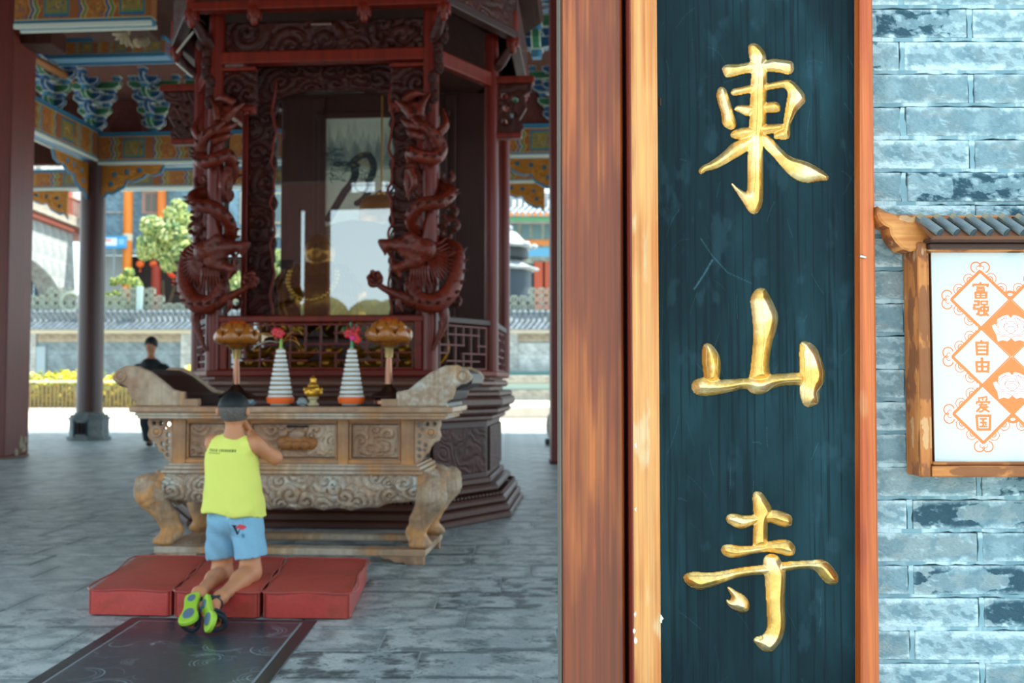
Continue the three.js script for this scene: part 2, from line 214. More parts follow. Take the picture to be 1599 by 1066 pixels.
// ---- the sign board ----
const sx0 = P(988, 600, 1.95).x, sx1 = P(1030, 600, 1.95).x, zF = -1.95;
const board = thing('sign_board', 'tall black wooden sign board with three gilded characters and orange wood edges', 'sign', [(P(1030, 600, 2).x + P(1345, 600, 2).x) / 2, 0, -2.0]);
const bxc = board.position.x, BZ = -0.01; // panel face
{
  const w2 = (P(1345, 600, 2.01).x - P(1029, 600, 2.01).x) / 2;
  const boardT = tex(512, 1024, (u, v) => { const a = fb(u, v, 80, 10, 3, 3), b = fb(u, v, 5, 8, 13, 5), c = fb(u, v, 30, 60, 23, 3), s = sstep(0.62, 0.8, fb(u, v, 14, 40, 33, 4)); let col = mixc(hex('#10262c'), hex('#1c3a42'), sstep(0.3, 0.75, b)); col = mixc(col, hex('#0b191f'), 0.55 * sstep(0.5, 0.75, a)); col = mixc(col, hex('#2f4e59'), 0.35 * s); return col.map((q) => q * (0.93 + 0.14 * c)); });
  { // fine pale scratches and the loop of an old chalk line
    const d = boardT.image.data; reseed(5);
    const dot = (x, y, k) => { x = ((x | 0) + 512) % 512; y = clamp(y | 0, 0, 1023); const i = (y * 512 + x) * 4; for (let c = 0; c < 3; c++) d[i + c] = Math.min(255, d[i + c] + k * [70, 90, 95][c] * rnd(0.4, 1)); };
    for (let k = 0; k < 90; k++) { let x = rnd(0, 512), y = rnd(0, 1024), a = rnd(0, 6.3), L = rnd(10, 60), kk = rnd(0.1, 0.35), bend = rnd(-0.02, 0.02); for (let i = 0; i < L; i++) { a += bend; x += Math.cos(a); y += Math.sin(a) * 0.7; dot(x, y, kk); } }
    const uv = (px, py) => { const p = P(px, py, 2.01); return [((p.x - bxc) / (2 * w2) + 0.5) * 512, (p.y - 0.1) / (TOP - 0.1) * 1024]; }, line = (pts, wd, k) => { for (let i = 0; i + 1 < pts.length; i++) { const a = uv(...pts[i]), b = uv(...pts[i + 1]); for (let t = 0; t < 1; t += 0.01) for (let o = 0; o < wd; o++) if (rnd() < 0.7) dot(lerp(a[0], b[0], t) + o, lerp(a[1], b[1], t), k); } };
    line([[1111, 405], [1098, 428], [1082, 452]], 6, 0.13); line([[1093, 372], [1112, 400], [1135, 425], [1174, 443]], 4, 0.1); line([[1060, 135], [1110, 118], [1170, 112]], 2, 0.04); line([[1225, 112], [1275, 122], [1320, 150]], 2, 0.04);
  }
  part('panel', mv(new THREE.BoxGeometry(2 * w2, TOP - 0.1, 0.03).translate(0, 0, -0.015), 0, TOP / 2 + 0.05, BZ), mat('#ffffff', 0.62, { map: boardT, bumpMap: grainT, bumpScale: 0.0003, specularIntensity: 0.25 }), board);
  // left edge: red return and worn orange front
  part('edge_board', bb(sx0 - bxc, sx1 - bxc, 0.04, TOP, -0.05, 0.05, 0.004), trimM, board);
  part('red_return', bb(sx0 - bxc - 0.003, sx0 - bxc + 0.002, 0.04, TOP, -0.06, 0.046, 0.002), redEdgeM, board);
  part('back_rail', bb(P(975, 600, 2).x - bxc - 0.02, sx0 - bxc + 0.01, 0, TOP, -0.14, -0.07, 0.004), mat('#2a120c', 0.8), board);
  // right edge widens downwards
  const q = (x, y) => { const p = P(x, y, 1.975); return [p.x - bxc, p.y]; }, A = q(1343, -200), B = q(1361, -200), C = q(1374.5, 1066), D = q(1346, 1066), E_ = [C[0] + (C[0] - B[0]) * 0.35, 0.04], F_ = [D[0] + (D[0] - A[0]) * 0.35, 0.04];
  part('edge_board', mv(ext([A, F_, E_, B], 0.055, 0.004), 0, 0, -0.0025), mat('#e4a680', 0.42, { map: rep(trimT, 6, 0.55), bumpMap: grainT, bumpScale: 0.0005, clearcoat: 0.2, clearcoatRoughness: 0.4 }), board);
  for (const [x, y] of [[1033, 155], [1034, 970]]) part('hinge_pin', mv(new THREE.CylinderGeometry(0.003, 0.003, 0.016, 8), P(x, y, 1.95).x - bxc, P(x, y, 1.95).y, 0.03), mat('#3a2a20', 0.4, { metalness: 0.7 }), board);
  reseed(23); for (const [x, y, s] of [[993, 695, 5], [993, 795, 4], [992, 960, 5], [993, 1000, 6], [991, 985, 5], [1033, 966, 7]]) { const p = P(x, y, 1.947); part('chipped_patch', ext(Array.from({ length: 9 }, (_, i) => { const a = i / 9 * 6.283, r = s * 0.00085 * rnd(0.6, 1.2); return [r * Math.cos(a) * 0.6, r * Math.sin(a) * 1.3]; }), 0.0024, 0.0006, { curved: true }), mat('#e6dcc6', 0.9), board, V(p.x - bxc, p.y, x > 1010 ? 0.0505 : 0.0505)); }
  { const p = P(1355, 398, 1.945); part('nail', mv(new THREE.CylinderGeometry(0.003, 0.003, 0.012, 10).rotateZ(1.3), p.x - bxc, p.y, 0.027), mat('#cfc9bd', 0.35, { metalness: 0.8 }), board); }
}
// ---- gilded characters: strokes traced from the photograph, each a ridged relief ----
const goldT = tex(256, 256, (u, v) => { const a = fb(u, v, 5, 5, 7, 5), b = fb(u, v, 30, 30, 17, 3); return mixc(hex('#e8ba66'), hex('#fae0a8'), sstep(0.3, 0.7, a)).map((q) => q * (0.9 + 0.2 * b)); });
const goldM = mat('#ffffff', 0.27, { map: rep(goldT, 6, 6), metalness: 0.9, bumpMap: rep(fineT, 5, 5), bumpScale: 0.0003 });
function relief(strokes, sc, ox, oy, hmax) {
  const cur = strokes.map((s) => { const c = new THREE.CatmullRomCurve3(s.map(([x, y]) => V(ox + x * sc, oy + y * sc, 0)), true, 'centripetal').getPoints(s.length * 5); c.pop(); return c.map((p) => [p.x, p.y]); });
  const boxes = cur.map((c) => [Math.min(...c.map((p) => p[0])), Math.max(...c.map((p) => p[0])), Math.min(...c.map((p) => p[1])), Math.max(...c.map((p) => p[1]))]);
  const X0 = Math.min(...boxes.map((b) => b[0])) - 3, X1 = Math.max(...boxes.map((b) => b[1])) + 3, Y0 = Math.min(...boxes.map((b) => b[2])) - 3, Y1 = Math.max(...boxes.map((b) => b[3])) + 3, st = 1.25, nx = Math.ceil((X1 - X0) / st), ny = Math.ceil((Y1 - Y0) / st);
  const sd = (c, x, y) => { let d = 1e9, inside = false; for (let i = 0, j = c.length - 1; i < c.length; j = i++) { const [ax, ay] = c[j], [bx, by] = c[i], ex = bx - ax, ey = by - ay, t = clamp(((x - ax) * ex + (y - ay) * ey) / (ex * ex + ey * ey + 1e-9)), dx = x - ax - ex * t, dy = y - ay - ey * t; d = Math.min(d, dx * dx + dy * dy); if ((ay > y) !== (by > y) && x < ex * (y - ay) / ey + ax) inside = !inside; } d = Math.sqrt(d); return inside ? d : -d; };
  const D = new Float32Array((nx + 1) * (ny + 1)).fill(-9), Hh = new Float32Array((nx + 1) * (ny + 1));
  cur.forEach((c, s) => { const b = boxes[s]; for (let j = 0; j <= ny; j++) for (let i = 0; i <= nx; i++) { const x = X0 + i * st, y = Y0 + j * st; if (x < b[0] - 3 || x > b[1] + 3 || y < b[2] - 3 || y > b[3] + 3) continue; const d = sd(c, x, y), k = j * (nx + 1) + i; D[k] = Math.max(D[k], d); if (d > 0) { const t = Math.min(1, d / hmax); Hh[k] = Math.max(Hh[k], 1.8 + hmax * (1.18 * t - 0.2 * t * t)); } } });
  const pos = [], idx = [], key = new Map();
  const vert = (k, make) => { if (!key.has(k)) { key.set(k, pos.length / 3); pos.push(...make()); } return key.get(k); };
  const w = (x, y, h) => { const p = P(x, y, 2.01); return [p.x - bxc, p.y, BZ + h * 0.00129 - 0.001]; };
  const node = (i, j) => vert('n' + i + ',' + j, () => w(X0 + i * st, Y0 + j * st, Hh[j * (nx + 1) + i]));
  const cut = (i, j, i2, j2, low) => { const a = D[j * (nx + 1) + i], b = D[j2 * (nx + 1) + i2], t = a / (a - b); return vert((low ? 'l' : 'c') + [i, j, i2, j2].join(), () => w(X0 + (i + (i2 - i) * t) * st, Y0 + (j + (j2 - j) * t) * st, low ? -1 : 1.6)); };
  for (let j = 0; j < ny; j++) for (let i = 0; i < nx; i++) {
    const cs = [[i, j], [i, j + 1], [i + 1, j + 1], [i + 1, j]], ins = cs.map(([a, b]) => D[b * (nx + 1) + a] > 0); if (!ins.some((q) => q)) continue;
    const poly = [], ed = [];
    for (let k = 0; k < 4; k++) { const a = cs[k], b = cs[(k + 1) % 4]; if (ins[k]) poly.push(node(...a)); if (ins[k] !== ins[(k + 1) % 4]) { const [p, q] = ins[k] ? [a, b] : [b, a]; poly.push(cut(...p, ...q)); ed.push([cut(...p, ...q), cut(...p, ...q, true), ins[k]]); } }
    for (let k = 1; k + 1 < poly.length; k++) idx.push(poly[0], poly[k], poly[k + 1]);
    if (ed.length === 2) { const [a, b] = ed[0][2] ? [ed[0], ed[1]] : [ed[1], ed[0]]; idx.push(a[0], a[1], b[0], b[0], a[1], b[1]); }
  }
  // soften so that facets run smoothly, keeping the outline
  const g = new THREE.BufferGeometry(); g.setAttribute('position', new THREE.Float32BufferAttribute(pos, 3)); g.setIndex(idx); g.computeVertexNormals(); return buv(g);
}
const DONG = [[[385, 75], [410, 62], [440, 72], [475, 110], [485, 140], [480, 180], [490, 215], [489, 300], [486, 400], [484, 520], [470, 570], [468, 700], [468, 900], [462, 960], [440, 1000], [415, 1012], [390, 1000], [350, 940], [318, 890], [289, 843], [294, 838], [330, 866], [372, 885], [378, 850], [380, 700], [386, 560], [391, 450], [396, 300], [400, 190], [386, 130]],
  [[238, 200], [265, 180], [330, 177], [400, 165], [470, 160], [520, 148], [570, 152], [628, 165], [640, 190], [635, 220], [610, 238], [560, 228], [490, 222], [400, 229], [350, 236], [300, 250], [262, 253], [245, 230]],
  [[206, 350], [215, 315], [235, 303], [258, 315], [275, 350], [290, 400], [302, 445], [318, 500], [315, 528], [293, 545], [265, 535], [240, 510], [232, 450], [215, 395]],
  [[287, 332], [300, 315], [345, 305], [400, 292], [490, 284], [560, 270], [610, 265], [640, 280], [670, 310], [700, 352], [703, 385], [685, 408], [655, 440], [635, 480], [619, 520], [619, 572], [605, 595], [570, 598], [530, 592], [525, 572], [545, 548], [568, 535], [580, 480], [592, 400], [600, 335], [585, 314], [530, 318], [470, 329], [400, 340], [345, 350], [305, 355], [289, 346]],
  [[305, 430], [320, 410], [350, 404], [400, 406], [450, 404], [500, 387], [540, 387], [563, 410], [560, 440], [530, 450], [470, 447], [440, 446], [400, 460], [378, 468], [335, 448]],
  [[283, 568], [300, 548], [340, 532], [400, 525], [470, 514], [530, 509], [575, 512], [575, 545], [530, 563], [480, 570], [400, 586], [350, 597], [308, 594], [288, 582]],
  [[107, 773], [122, 748], [180, 715], [240, 670], [300, 615], [350, 594], [400, 572], [430, 590], [405, 640], [360, 675], [300, 710], [240, 745], [200, 763], [150, 775], [122, 790]],
  [[452, 576], [480, 570], [520, 595], [560, 640], [620, 690], [690, 712], [760, 745], [810, 780], [832, 808], [820, 825], [775, 829], [720, 838], [670, 830], [620, 800], [570, 750], [520, 690], [480, 650], [458, 615]]];
const SHAN = [[[538, 185], [558, 132], [590, 100], [620, 91], [650, 100], [690, 160], [725, 230], [748, 290], [752, 330], [735, 420], [710, 500], [690, 600], [683, 680], [690, 745], [680, 790], [620, 812], [560, 800], [532, 780], [540, 700], [550, 600], [560, 450], [555, 350], [544, 250]],
  [[174, 560], [185, 525], [210, 510], [240, 518], [280, 560], [308, 610], [318, 670], [312, 750], [300, 795], [250, 830], [190, 800], [180, 720], [171, 640]],
  [[92, 842], [105, 800], [150, 775], [200, 772], [300, 785], [400, 782], [500, 775], [560, 768], [700, 745], [800, 740], [920, 735], [960, 760], [940, 827], [880, 830], [780, 836], [700, 860], [650, 890], [600, 900], [550, 890], [510, 862], [470, 860], [400, 880], [300, 900], [200, 913], [140, 905], [105, 880]],
  [[908, 560], [915, 515], [940, 495], [990, 506], [1040, 550], [1075, 620], [1095, 690], [1105, 740], [1095, 810], [1073, 850], [1062, 885], [1065, 930], [1050, 970], [1010, 990], [975, 998], [940, 975], [920, 930], [912, 880], [915, 800], [910, 700]]];
const SI = [[[495, 85], [505, 65], [525, 60], [550, 70], [580, 110], [605, 155], [608, 190], [588, 230], [583, 300], [580, 372], [545, 385], [500, 375], [498, 300], [500, 200], [495, 130]],
  [[341, 215], [355, 195], [390, 187], [440, 198], [500, 195], [560, 185], [620, 167], [670, 178], [715, 200], [728, 225], [720, 255], [690, 268], [650, 262], [600, 243], [560, 236], [500, 255], [450, 276], [410, 275], [370, 255], [348, 238]],
  [[313, 400], [325, 372], [360, 364], [420, 372], [480, 372], [540, 362], [600, 345], [660, 337], [705, 342], [735, 370], [745, 400], [730, 428], [700, 435], [650, 422], [600, 412], [540, 415], [480, 425], [420, 440], [370, 444], [330, 428]],
  [[96, 555], [110, 535], [150, 522], [250, 525], [330, 515], [420, 498], [500, 488], [560, 482], [650, 468], [730, 460], [830, 455], [890, 450], [930, 470], [965, 510], [990, 555], [985, 585], [955, 598], [920, 590], [890, 560], [850, 515], [780, 506], [690, 520], [640, 530], [560, 540], [480, 545], [400, 560], [320, 590], [250, 612], [190, 626], [150, 615], [115, 590]],
  [[555, 462], [570, 430], [605, 418], [640, 430], [660, 460], [685, 520], [685, 600], [680, 700], [685, 800], [680, 860], [660, 920], [620, 970], [590, 985], [545, 970], [515, 940], [499, 915], [515, 895], [550, 885], [575, 850], [575, 750], [570, 650], [564, 560]],
  [[350, 610], [360, 607], [400, 630], [450, 660], [478, 700], [475, 740], [440, 757], [390, 742], [350, 710], [343, 690], [350, 680], [365, 686], [370, 660], [356, 632]]];
[[DONG, 260 / 924, 1060, 50, 10, 'top character'], [SHAN, 260 / 1260, 1060, 430, 14, 'middle character'], [SI, 290 / 1066, 1040, 750, 11, 'bottom character']].forEach(([s, k, x, y, h, l]) => { const m = part('gilded_character', relief(s, k, x, y, h), goldM, board); m.userData.label = 'gilded relief ' + l; });

// ---- notice board with a little tiled roof ----
{
  const D1 = 1.955, q = (x, y, d = D1) => P(x, y, d), xl = q(1436, 0).x, xr = q(1730, 0).x, cx = (xl + xr) / 2, o = thing('notice_board', 'wooden framed notice board with tiled top and orange paper-cut print', 'notice board', [cx, 0, WZ]);
  const X = (x, d) => q(x, 600, d).x - cx, Y = (y, d = D1) => q(1500, y, d).y, zf = -D1 - WZ; // front of the frame above the brick face
  const wornT = tex(256, 512, (u, v) => { const a = fb(u, v, 16, 3, 341), b = fb(u, v, 4, 6, 351, 5); let c = mixc(hex('#b76c2e'), hex('#dd9a54'), sstep(0.35, 0.7, a * 0.5 + b * 0.5)); c = mixc(c, hex('#7d4620'), 0.75 * sstep(0.56, 0.66, fb(u, v, 6, 9, 361, 5))); return mixc(c, hex('#e2c9a4'), 0.5 * sstep(0.68, 0.74, fb(u, v, 9, 12, 371, 4))); });
  const fm = mat('#ffffff', 0.55, { map: rep(wornT, 5, 2), bumpMap: grainT, bumpScale: 0.0008 }), fh = mat('#ffffff', 0.55, { map: (() => { const t = rep(wornT, 5, 2); t.rotation = Math.PI / 2; return t; })(), bumpMap: grainH, bumpScale: 0.0008 });
  const yb0 = Y(745), yb1 = Y(722), yt = Y(393), w = X(1458) - X(1436);
  part('frame_rail', bb(X(1436), X(1452), yb0, yt + 0.02, 0, zf, 0.004), fm, o); part('frame_rail', bb(X(1436) * -1 - 0.0205, -X(1436), yb0, yt + 0.02, 0, zf, 0.004), fm, o);
  part('inner_bead', bb(X(1452), X(1458.5), yb1 - 0.006, yt, 0, zf - 0.012, 0.003), fm, o); part('inner_bead', bb(-X(1458.5), -X(1452), yb1 - 0.006, yt, 0, zf - 0.012, 0.003), fm, o);
  part('frame_rail', bb(X(1453), -X(1453), yb0, yb1 - 0.007, 0, zf - 0.0005, 0.004), fh, o); part('inner_bead', bb(X(1458), -X(1458), yb1 - 0.0068, yb1, 0, zf - 0.012, 0.003), fh, o);
  // print: flat paper with papercut diamonds, in picture pixels times four
  const px0 = 1457, py0 = 388, K = 6, tw = (1709 - 1457), th = 336;
  const print = canvasTex(tw * K, th * K, (c) => {
    c.fillStyle = '#d5e1e2'; c.fillRect(0, 0, tw * K, th * K); c.setTransform(K, 0, 0, K, -px0 * K, -py0 * K); const OR = '#fb7f3c'; c.strokeStyle = c.fillStyle = OR; c.lineJoin = c.lineCap = 'round';
    const dia = (x, y, rx, ry) => { c.beginPath(); c.moveTo(x, y - ry); c.lineTo(x + rx, y); c.lineTo(x, y + ry); c.lineTo(x - rx, y); c.closePath(); };
    for (const y of [512, 602]) { dia(1581.5, y, 47, 45); c.fill(); }
    for (const cx of [1534.5, 1628.5]) for (const y of [467, 557, 646.5]) { dia(cx, y, 45, 43.5); c.fillStyle = '#d5e1e2'; c.fill(); c.lineWidth = 2.2; c.strokeStyle = OR; c.stroke(); }
    // lace of arcs outside the diamonds
    const lace = (x, y, a) => { c.save(); c.translate(x, y); c.rotate(a); c.lineWidth = 1.4; c.beginPath(); c.arc(0, -2, 8, Math.PI - 0.15, 0.15); c.stroke(); c.lineWidth = 1.8; c.beginPath(); c.arc(0, 0, 4.2, Math.PI, 0); c.stroke(); c.fillStyle = OR; c.beginPath(); c.arc(0, 0, 2.2, 0, 7); c.fill(); c.beginPath(); c.arc(8, -5.5, 0.8, 0, 7); c.fill(); c.restore(); };
    const tre = (x, y, a) => { c.save(); c.translate(x, y); c.rotate(a); c.lineWidth = 2; c.beginPath(); c.arc(-6.5, -7.5, 8.2, Math.PI * 0.6, -0.3); c.stroke(); c.beginPath(); c.arc(6.5, -7.5, 8.2, Math.PI + 0.3, Math.PI * 0.4); c.stroke(); c.lineWidth = 1.3; c.beginPath(); c.arc(-3, -6.5, 3, Math.PI * 0.7, -0.5); c.stroke(); c.beginPath(); c.arc(3, -6.5, 3, Math.PI + 0.5, Math.PI * 0.3); c.stroke(); c.restore(); };
    const edge = (ax, ay, bx, by, a) => { c.lineWidth = 4.5; c.beginPath(); c.moveTo(ax + Math.sin(a) * 1.5, ay - Math.cos(a) * 1.5); c.lineTo(bx + Math.sin(a) * 1.5, by - Math.cos(a) * 1.5); c.stroke(); for (const t of [0.3, 0.66]) { const nx = Math.sin(a), ny = -Math.cos(a); lace(lerp(ax, bx, t) + nx * 2.5, lerp(ay, by, t) + ny * 2.5, a); } c.beginPath(); };
    const A = Math.PI / 4;
    for (const m of [0, 1]) { c.save(); if (m) { c.translate(2 * 1581.5, 0); c.scale(-1, 1); }
      const x = 1534.5, ys_ = [467, 557, 646.5];
      ys_.forEach((y, i) => { tre(x - 46, y, -Math.PI / 2); edge(x - 45, y, x, y - 44, -A); edge(x - 45, y, x, y + 44, -3 * A); });
      tre(x, 423.5, 0); edge(x + 0, 424, x + 46, 467, A); tre(x, 690, Math.PI); edge(x, 690, x + 46, 646, 3 * A);
      for (const y of [512, 602]) { c.fillStyle = OR; c.beginPath(); c.moveTo(x, y); c.lineTo(x - 9, y - 8.5); c.lineTo(x - 10, y + 8.5); c.fill(); c.fillStyle = '#d5e1e2'; c.beginPath(); c.ellipse(x - 7.5, y, 2.4, 3.6, 0, 0, 7); c.fill(); }
      for (const y of [459, 655]) { c.fillStyle = OR; c.beginPath(); c.ellipse(1581.5, y, 9, 6.5, 0, 0, 7); c.fill(); c.fillStyle = '#d5e1e2'; c.beginPath(); c.ellipse(1581.5, y, 4, 2.4, 0, 0, 7); c.fill(); }
      c.restore(); }
    // lotus flowers
    for (const y of [512, 602]) { c.save(); c.translate(1581.5, y); c.scale(0.1502, 0.1502); c.translate(-740, -745); c.fillStyle = '#d5e1e2'; c.strokeStyle = '#d9674a'; c.lineWidth = 4.5;
      const half = [[740, 850], [700, 884], [650, 870], [598, 887], [583, 810], [556, 765], [538, 717], [575, 703], [604, 740], [590, 700], [600, 650], [650, 622], [710, 603], [740, 640]], both = half.concat(half.slice(0, -1).reverse().slice(0, -1).map(([x, q]) => [1480 - x, q]));
      c.beginPath(); both.forEach(([x, q], i) => (i ? c.lineTo(x, q) : c.moveTo(x, q))); c.closePath(); c.fill();
      for (const m of [0, 1]) { c.save(); if (m) { c.translate(1480, 0); c.scale(-1, 1); } const cv = (...b) => { c.beginPath(); c.moveTo(b[0], b[1]); for (let i = 2; i < b.length; i += 4) c.quadraticCurveTo(b[i], b[i + 1], b[i + 2], b[i + 3]); c.stroke(); };
        cv(590, 700, 620, 650, 700, 640, 690, 660, 660, 740); cv(604, 740, 600, 690, 710, 605); cv(660, 790, 590, 800, 604, 740); cv(700, 780, 640, 740, 690, 700); cv(740, 800, 690, 830, 590, 800); cv(740, 850, 690, 820, 625, 830); cv(740, 674, 690, 670, 695, 700, 715, 705, 740, 704); c.restore(); }
      c.beginPath(); c.ellipse(740, 762, 45, 38, 0, 0, 7); c.fill(); c.stroke(); c.restore(); }
    // writing, stroke by stroke on a 100-unit square
    const glyph = (cx, cy, s, lines) => { c.save(); c.translate(cx - s / 2, cy - s / 2); c.scale(s / 100, s / 100); c.lineCap = 'butt'; c.lineJoin = 'miter'; c.strokeStyle = OR; for (const [wd, ...l] of lines) { c.lineWidth = wd * 1.22; c.beginPath(); c.moveTo(l[0], l[1]); for (let i = 2; i < l.length; i += 2) c.lineTo(l[i], l[i + 1]); c.stroke(); } c.restore(); };
    glyph(1534.5, 453, 26, [[12, 45, 0, 55, 8], [11, 4, 26, 7, 13, 95, 13, 92, 28], [8, 24, 28, 76, 28], [8, 28, 38, 72, 38, 72, 50, 28, 50, 28, 36], [12, 14, 62, 86, 62, 83, 96], [12, 18, 60, 20, 98], [10, 50, 62, 50, 92], [8, 18, 78, 82, 78], [9, 16, 94, 84, 94]]);
    glyph(1534.5, 480.5, 26, [[12, 8, 8, 38, 8, 36, 30, 10, 30, 8, 54, 38, 54, 34, 88, 20, 84], [9, 50, 8, 90, 8, 88, 28, 52, 28, 52, 6], [11, 48, 44, 94, 44, 92, 66, 50, 66, 50, 42], [13, 70, 30, 70, 92], [11, 40, 94, 92, 88], [11, 80, 76, 96, 98]]);
    glyph(1534.5, 543, 25, [[12, 52, 0, 46, 14], [13, 16, 14, 20, 98], [13, 10, 18, 88, 18, 84, 98], [11, 20, 42, 80, 42], [11, 20, 65, 80, 65], [12, 20, 90, 82, 90]]);
    glyph(1534.5, 570.5, 25, [[13, 14, 26, 18, 96], [13, 8, 30, 92, 30, 86, 98], [14, 50, 0, 50, 90], [11, 18, 58, 84, 58], [12, 18, 88, 84, 88]]);
    glyph(1534.5, 631.5, 25, [[9, 20, 12, 80, 3], [10, 22, 18, 30, 30], [10, 48, 14, 52, 26], [10, 80, 12, 68, 28], [10, 10, 50, 12, 36, 92, 36, 86, 48], [11, 24, 54, 78, 54], [11, 44, 40, 34, 70, 8, 98], [10, 34, 68, 76, 68, 46, 92, 24, 100], [11, 42, 72, 92, 98]]);
    glyph(1534.5, 660, 26, [[13, 10, 6, 16, 98], [13, 6, 10, 94, 10, 88, 98], [9, 28, 28, 74, 28], [9, 30, 50, 72, 50], [9, 26, 74, 76, 74], [11, 50, 28, 50, 74], [8, 62, 56, 70, 66], [13, 14, 92, 90, 92]]);
  });
  const pg = new THREE.BoxGeometry(X(1709) - X(1457), yt + 0.008 - yb1 + 0.004, 0.004), pw = X(1709) - X(1457);
  part('backing_board', bb(X(1450), -X(1450), yb0 + 0.01, yt + 0.03, 0, 0.02, 0.002), mat('#8b5a33', 0.8), o);
  part('printed_sheet', pg, mat('#ffffff', 0.35, { map: print }), o, V(X(1457, D1 + 0.03) + pw / 2 + 0.0, (yt + 0.008 + yb1 - 0.004) / 2, zf - 0.03)).userData.label = 'white sheet with orange paper-cut print';
  // cloud-shaped cheek of the roof, its left end sweeping up
  const ck = [[1371, 321], [1385, 330], [1400, 334], [1460, 335.5], [1600, 335.5], [1600, 392], [1456, 392], [1440, 389], [1424, 392], [1411, 389], [1399, 377], [1392, 366], [1390, 355], [1382, 351], [1374, 343], [1370, 334]].map(([x, y]) => { const p = q(x, y, D1 + 0.005); return [p.x - cx, p.y]; });
  part('roof_cheek', mv(ext(ck, 0.055, 0.004), 0, 0, zf - 0.033), fh, o);
  const ck2 = ck.map(([x, y]) => [-x, y]).reverse(); part('roof_cheek', mv(ext(ck2, 0.055, 0.004), 0, 0, zf - 0.033), fh, o);
  const dk = mat('#5b3a2c', 0.6, { map: grainH }), tb = mat('#8d5b3d', 0.7, { map: grainH });
  part('eave_moulding', bb(X(1452), -X(1452), Y(389), Y(380), 0, zf + 0.012, 0.004), dk, o); part('eave_moulding', bb(X(1447), -X(1447), Y(380), Y(373), 0, zf + 0.03, 0.004), dk, o);
  // sloping bed and round tiles; they lean out and to the right like the photograph's
  const y0 = Y(341), y1 = Y(372.5), zb = zf + 0.002, zt = zf + 0.037;
  const bed = new THREE.BufferGeometry(); { const a = [X(1434), y0, zb], b = [-X(1434), y0, zb], c = [-X(1449), y1, zt], d = [X(1449), y1, zt], t = 0.006; const v = [a, b, c, d].flatMap(([x, y, z]) => [x, y, z]).concat([a, b, c, d].flatMap(([x, y, z]) => [x, y - t, z - t])); bed.setAttribute('position', new THREE.Float32BufferAttribute(v, 3)); bed.setIndex([0, 2, 1, 0, 3, 2, 4, 5, 6, 4, 6, 7, 0, 1, 5, 0, 5, 4, 3, 7, 6, 3, 6, 2, 0, 4, 7, 0, 7, 3, 1, 2, 6, 1, 6, 5]); } const bg = bed.toNonIndexed(); bg.computeVertexNormals();
  part('roof_bed', buv(bg), tb, o);
  const tileT = tex(128, 256, (u, v) => { const a = fb(u, v, 3, 5, 441, 5); return mixc(mixc(hex('#4e5a5e'), hex('#7d8a8c'), fb(u, v, 5, 6, 451, 4)), hex('#a68d62'), 0.75 * sstep(0.5, 0.66, a)); }), tm = mat('#ffffff', 0.6, { map: rep(tileT, 12, 10) }), cap = mat('#2e3d45', 0.6);
  for (let k = 0; k < 12; k++) { const xa = X(1437 + k * 25.6), lean = 0.026, a = V(xa, y0 + 0.002, zb + 0.004), b = V(xa + lean, y1 + 0.006, zt + 0.006); const t = part('roof_tile', sweep([a, a.clone().lerp(b, 0.5), b], [0.0085, 0.0085, 0.0085], { sides: 14, seg: 4 }), tm, o); part('tile_end', sweep([b.clone().lerp(a, 0.01), b.clone().lerp(a, -0.025)], [0.0078, 0.0074], { sides: 14, seg: 1 }), cap, t); }
  // metal fixing plate with two screws
  const pl = q(1423, 497, 2.02), m = part('fixing_plate', rb(0.02, 0.048, 0.003, 0.001), mat('#9a9183', 0.45, { metalness: 0.6 }), o, V(pl.x - cx + 0.004, pl.y, 0.004)); for (const s of [-1, 1]) part('screw', mv(new THREE.CylinderGeometry(0.003, 0.003, 0.002, 10).rotateX(Math.PI / 2), -0.003, s * 0.016, 0.002), mat('#4a443c', 0.4, { metalness: 0.8 }), m);
}
// ================= the pavilion: floor, roof, pillars, painted beams =================
const ROT = -0.0785; // the pavilion stands a little askew to the wall
const axX = V(Math.cos(ROT), 0, -Math.sin(ROT)), axZ = V(Math.sin(ROT), 0, Math.cos(ROT)); // right, towards the camera
const stoneT = (s, dark) => tex(384, 256, (u, v) => { const a = fb(u, v, 5, 3, s, 5), b = fb(u, v, 50, 34, s + 5, 3), e = Math.min(Math.min(u, 1 - u) * 3, Math.min(v, 1 - v) * 1.5), g = fb(u, v, 9, 5, s + 9, 4); let c = mixc(hex('#a7b2b3'), hex('#c2cac8'), sstep(0.3, 0.7, a)); c = mixc(c, hex('#4a565a'), clamp(dark * sstep(0.42, 0.75, g * 0.75 + 0.25 * b + 0.16 * (1 - sstep(0, 0.25, e))) + 0.35 * sstep(0.6, 0.75, b))); return c.map((q) => q * (0.9 + 0.2 * b)); });
const paverM = [0.25, 0.4, 0.65, 0.95].map((k, i) => mat('#ffffff', 0.42, { map: stoneT(500 + 31 * i, k), bumpMap: fineT, bumpScale: 0.0012, roughnessMap: null }));
const floorM = mat('#ffffff', 0.4, { map: rep(stoneT(700, 0.45), 0.8, 1.2), bumpMap: fineT, bumpScale: 0.001 });
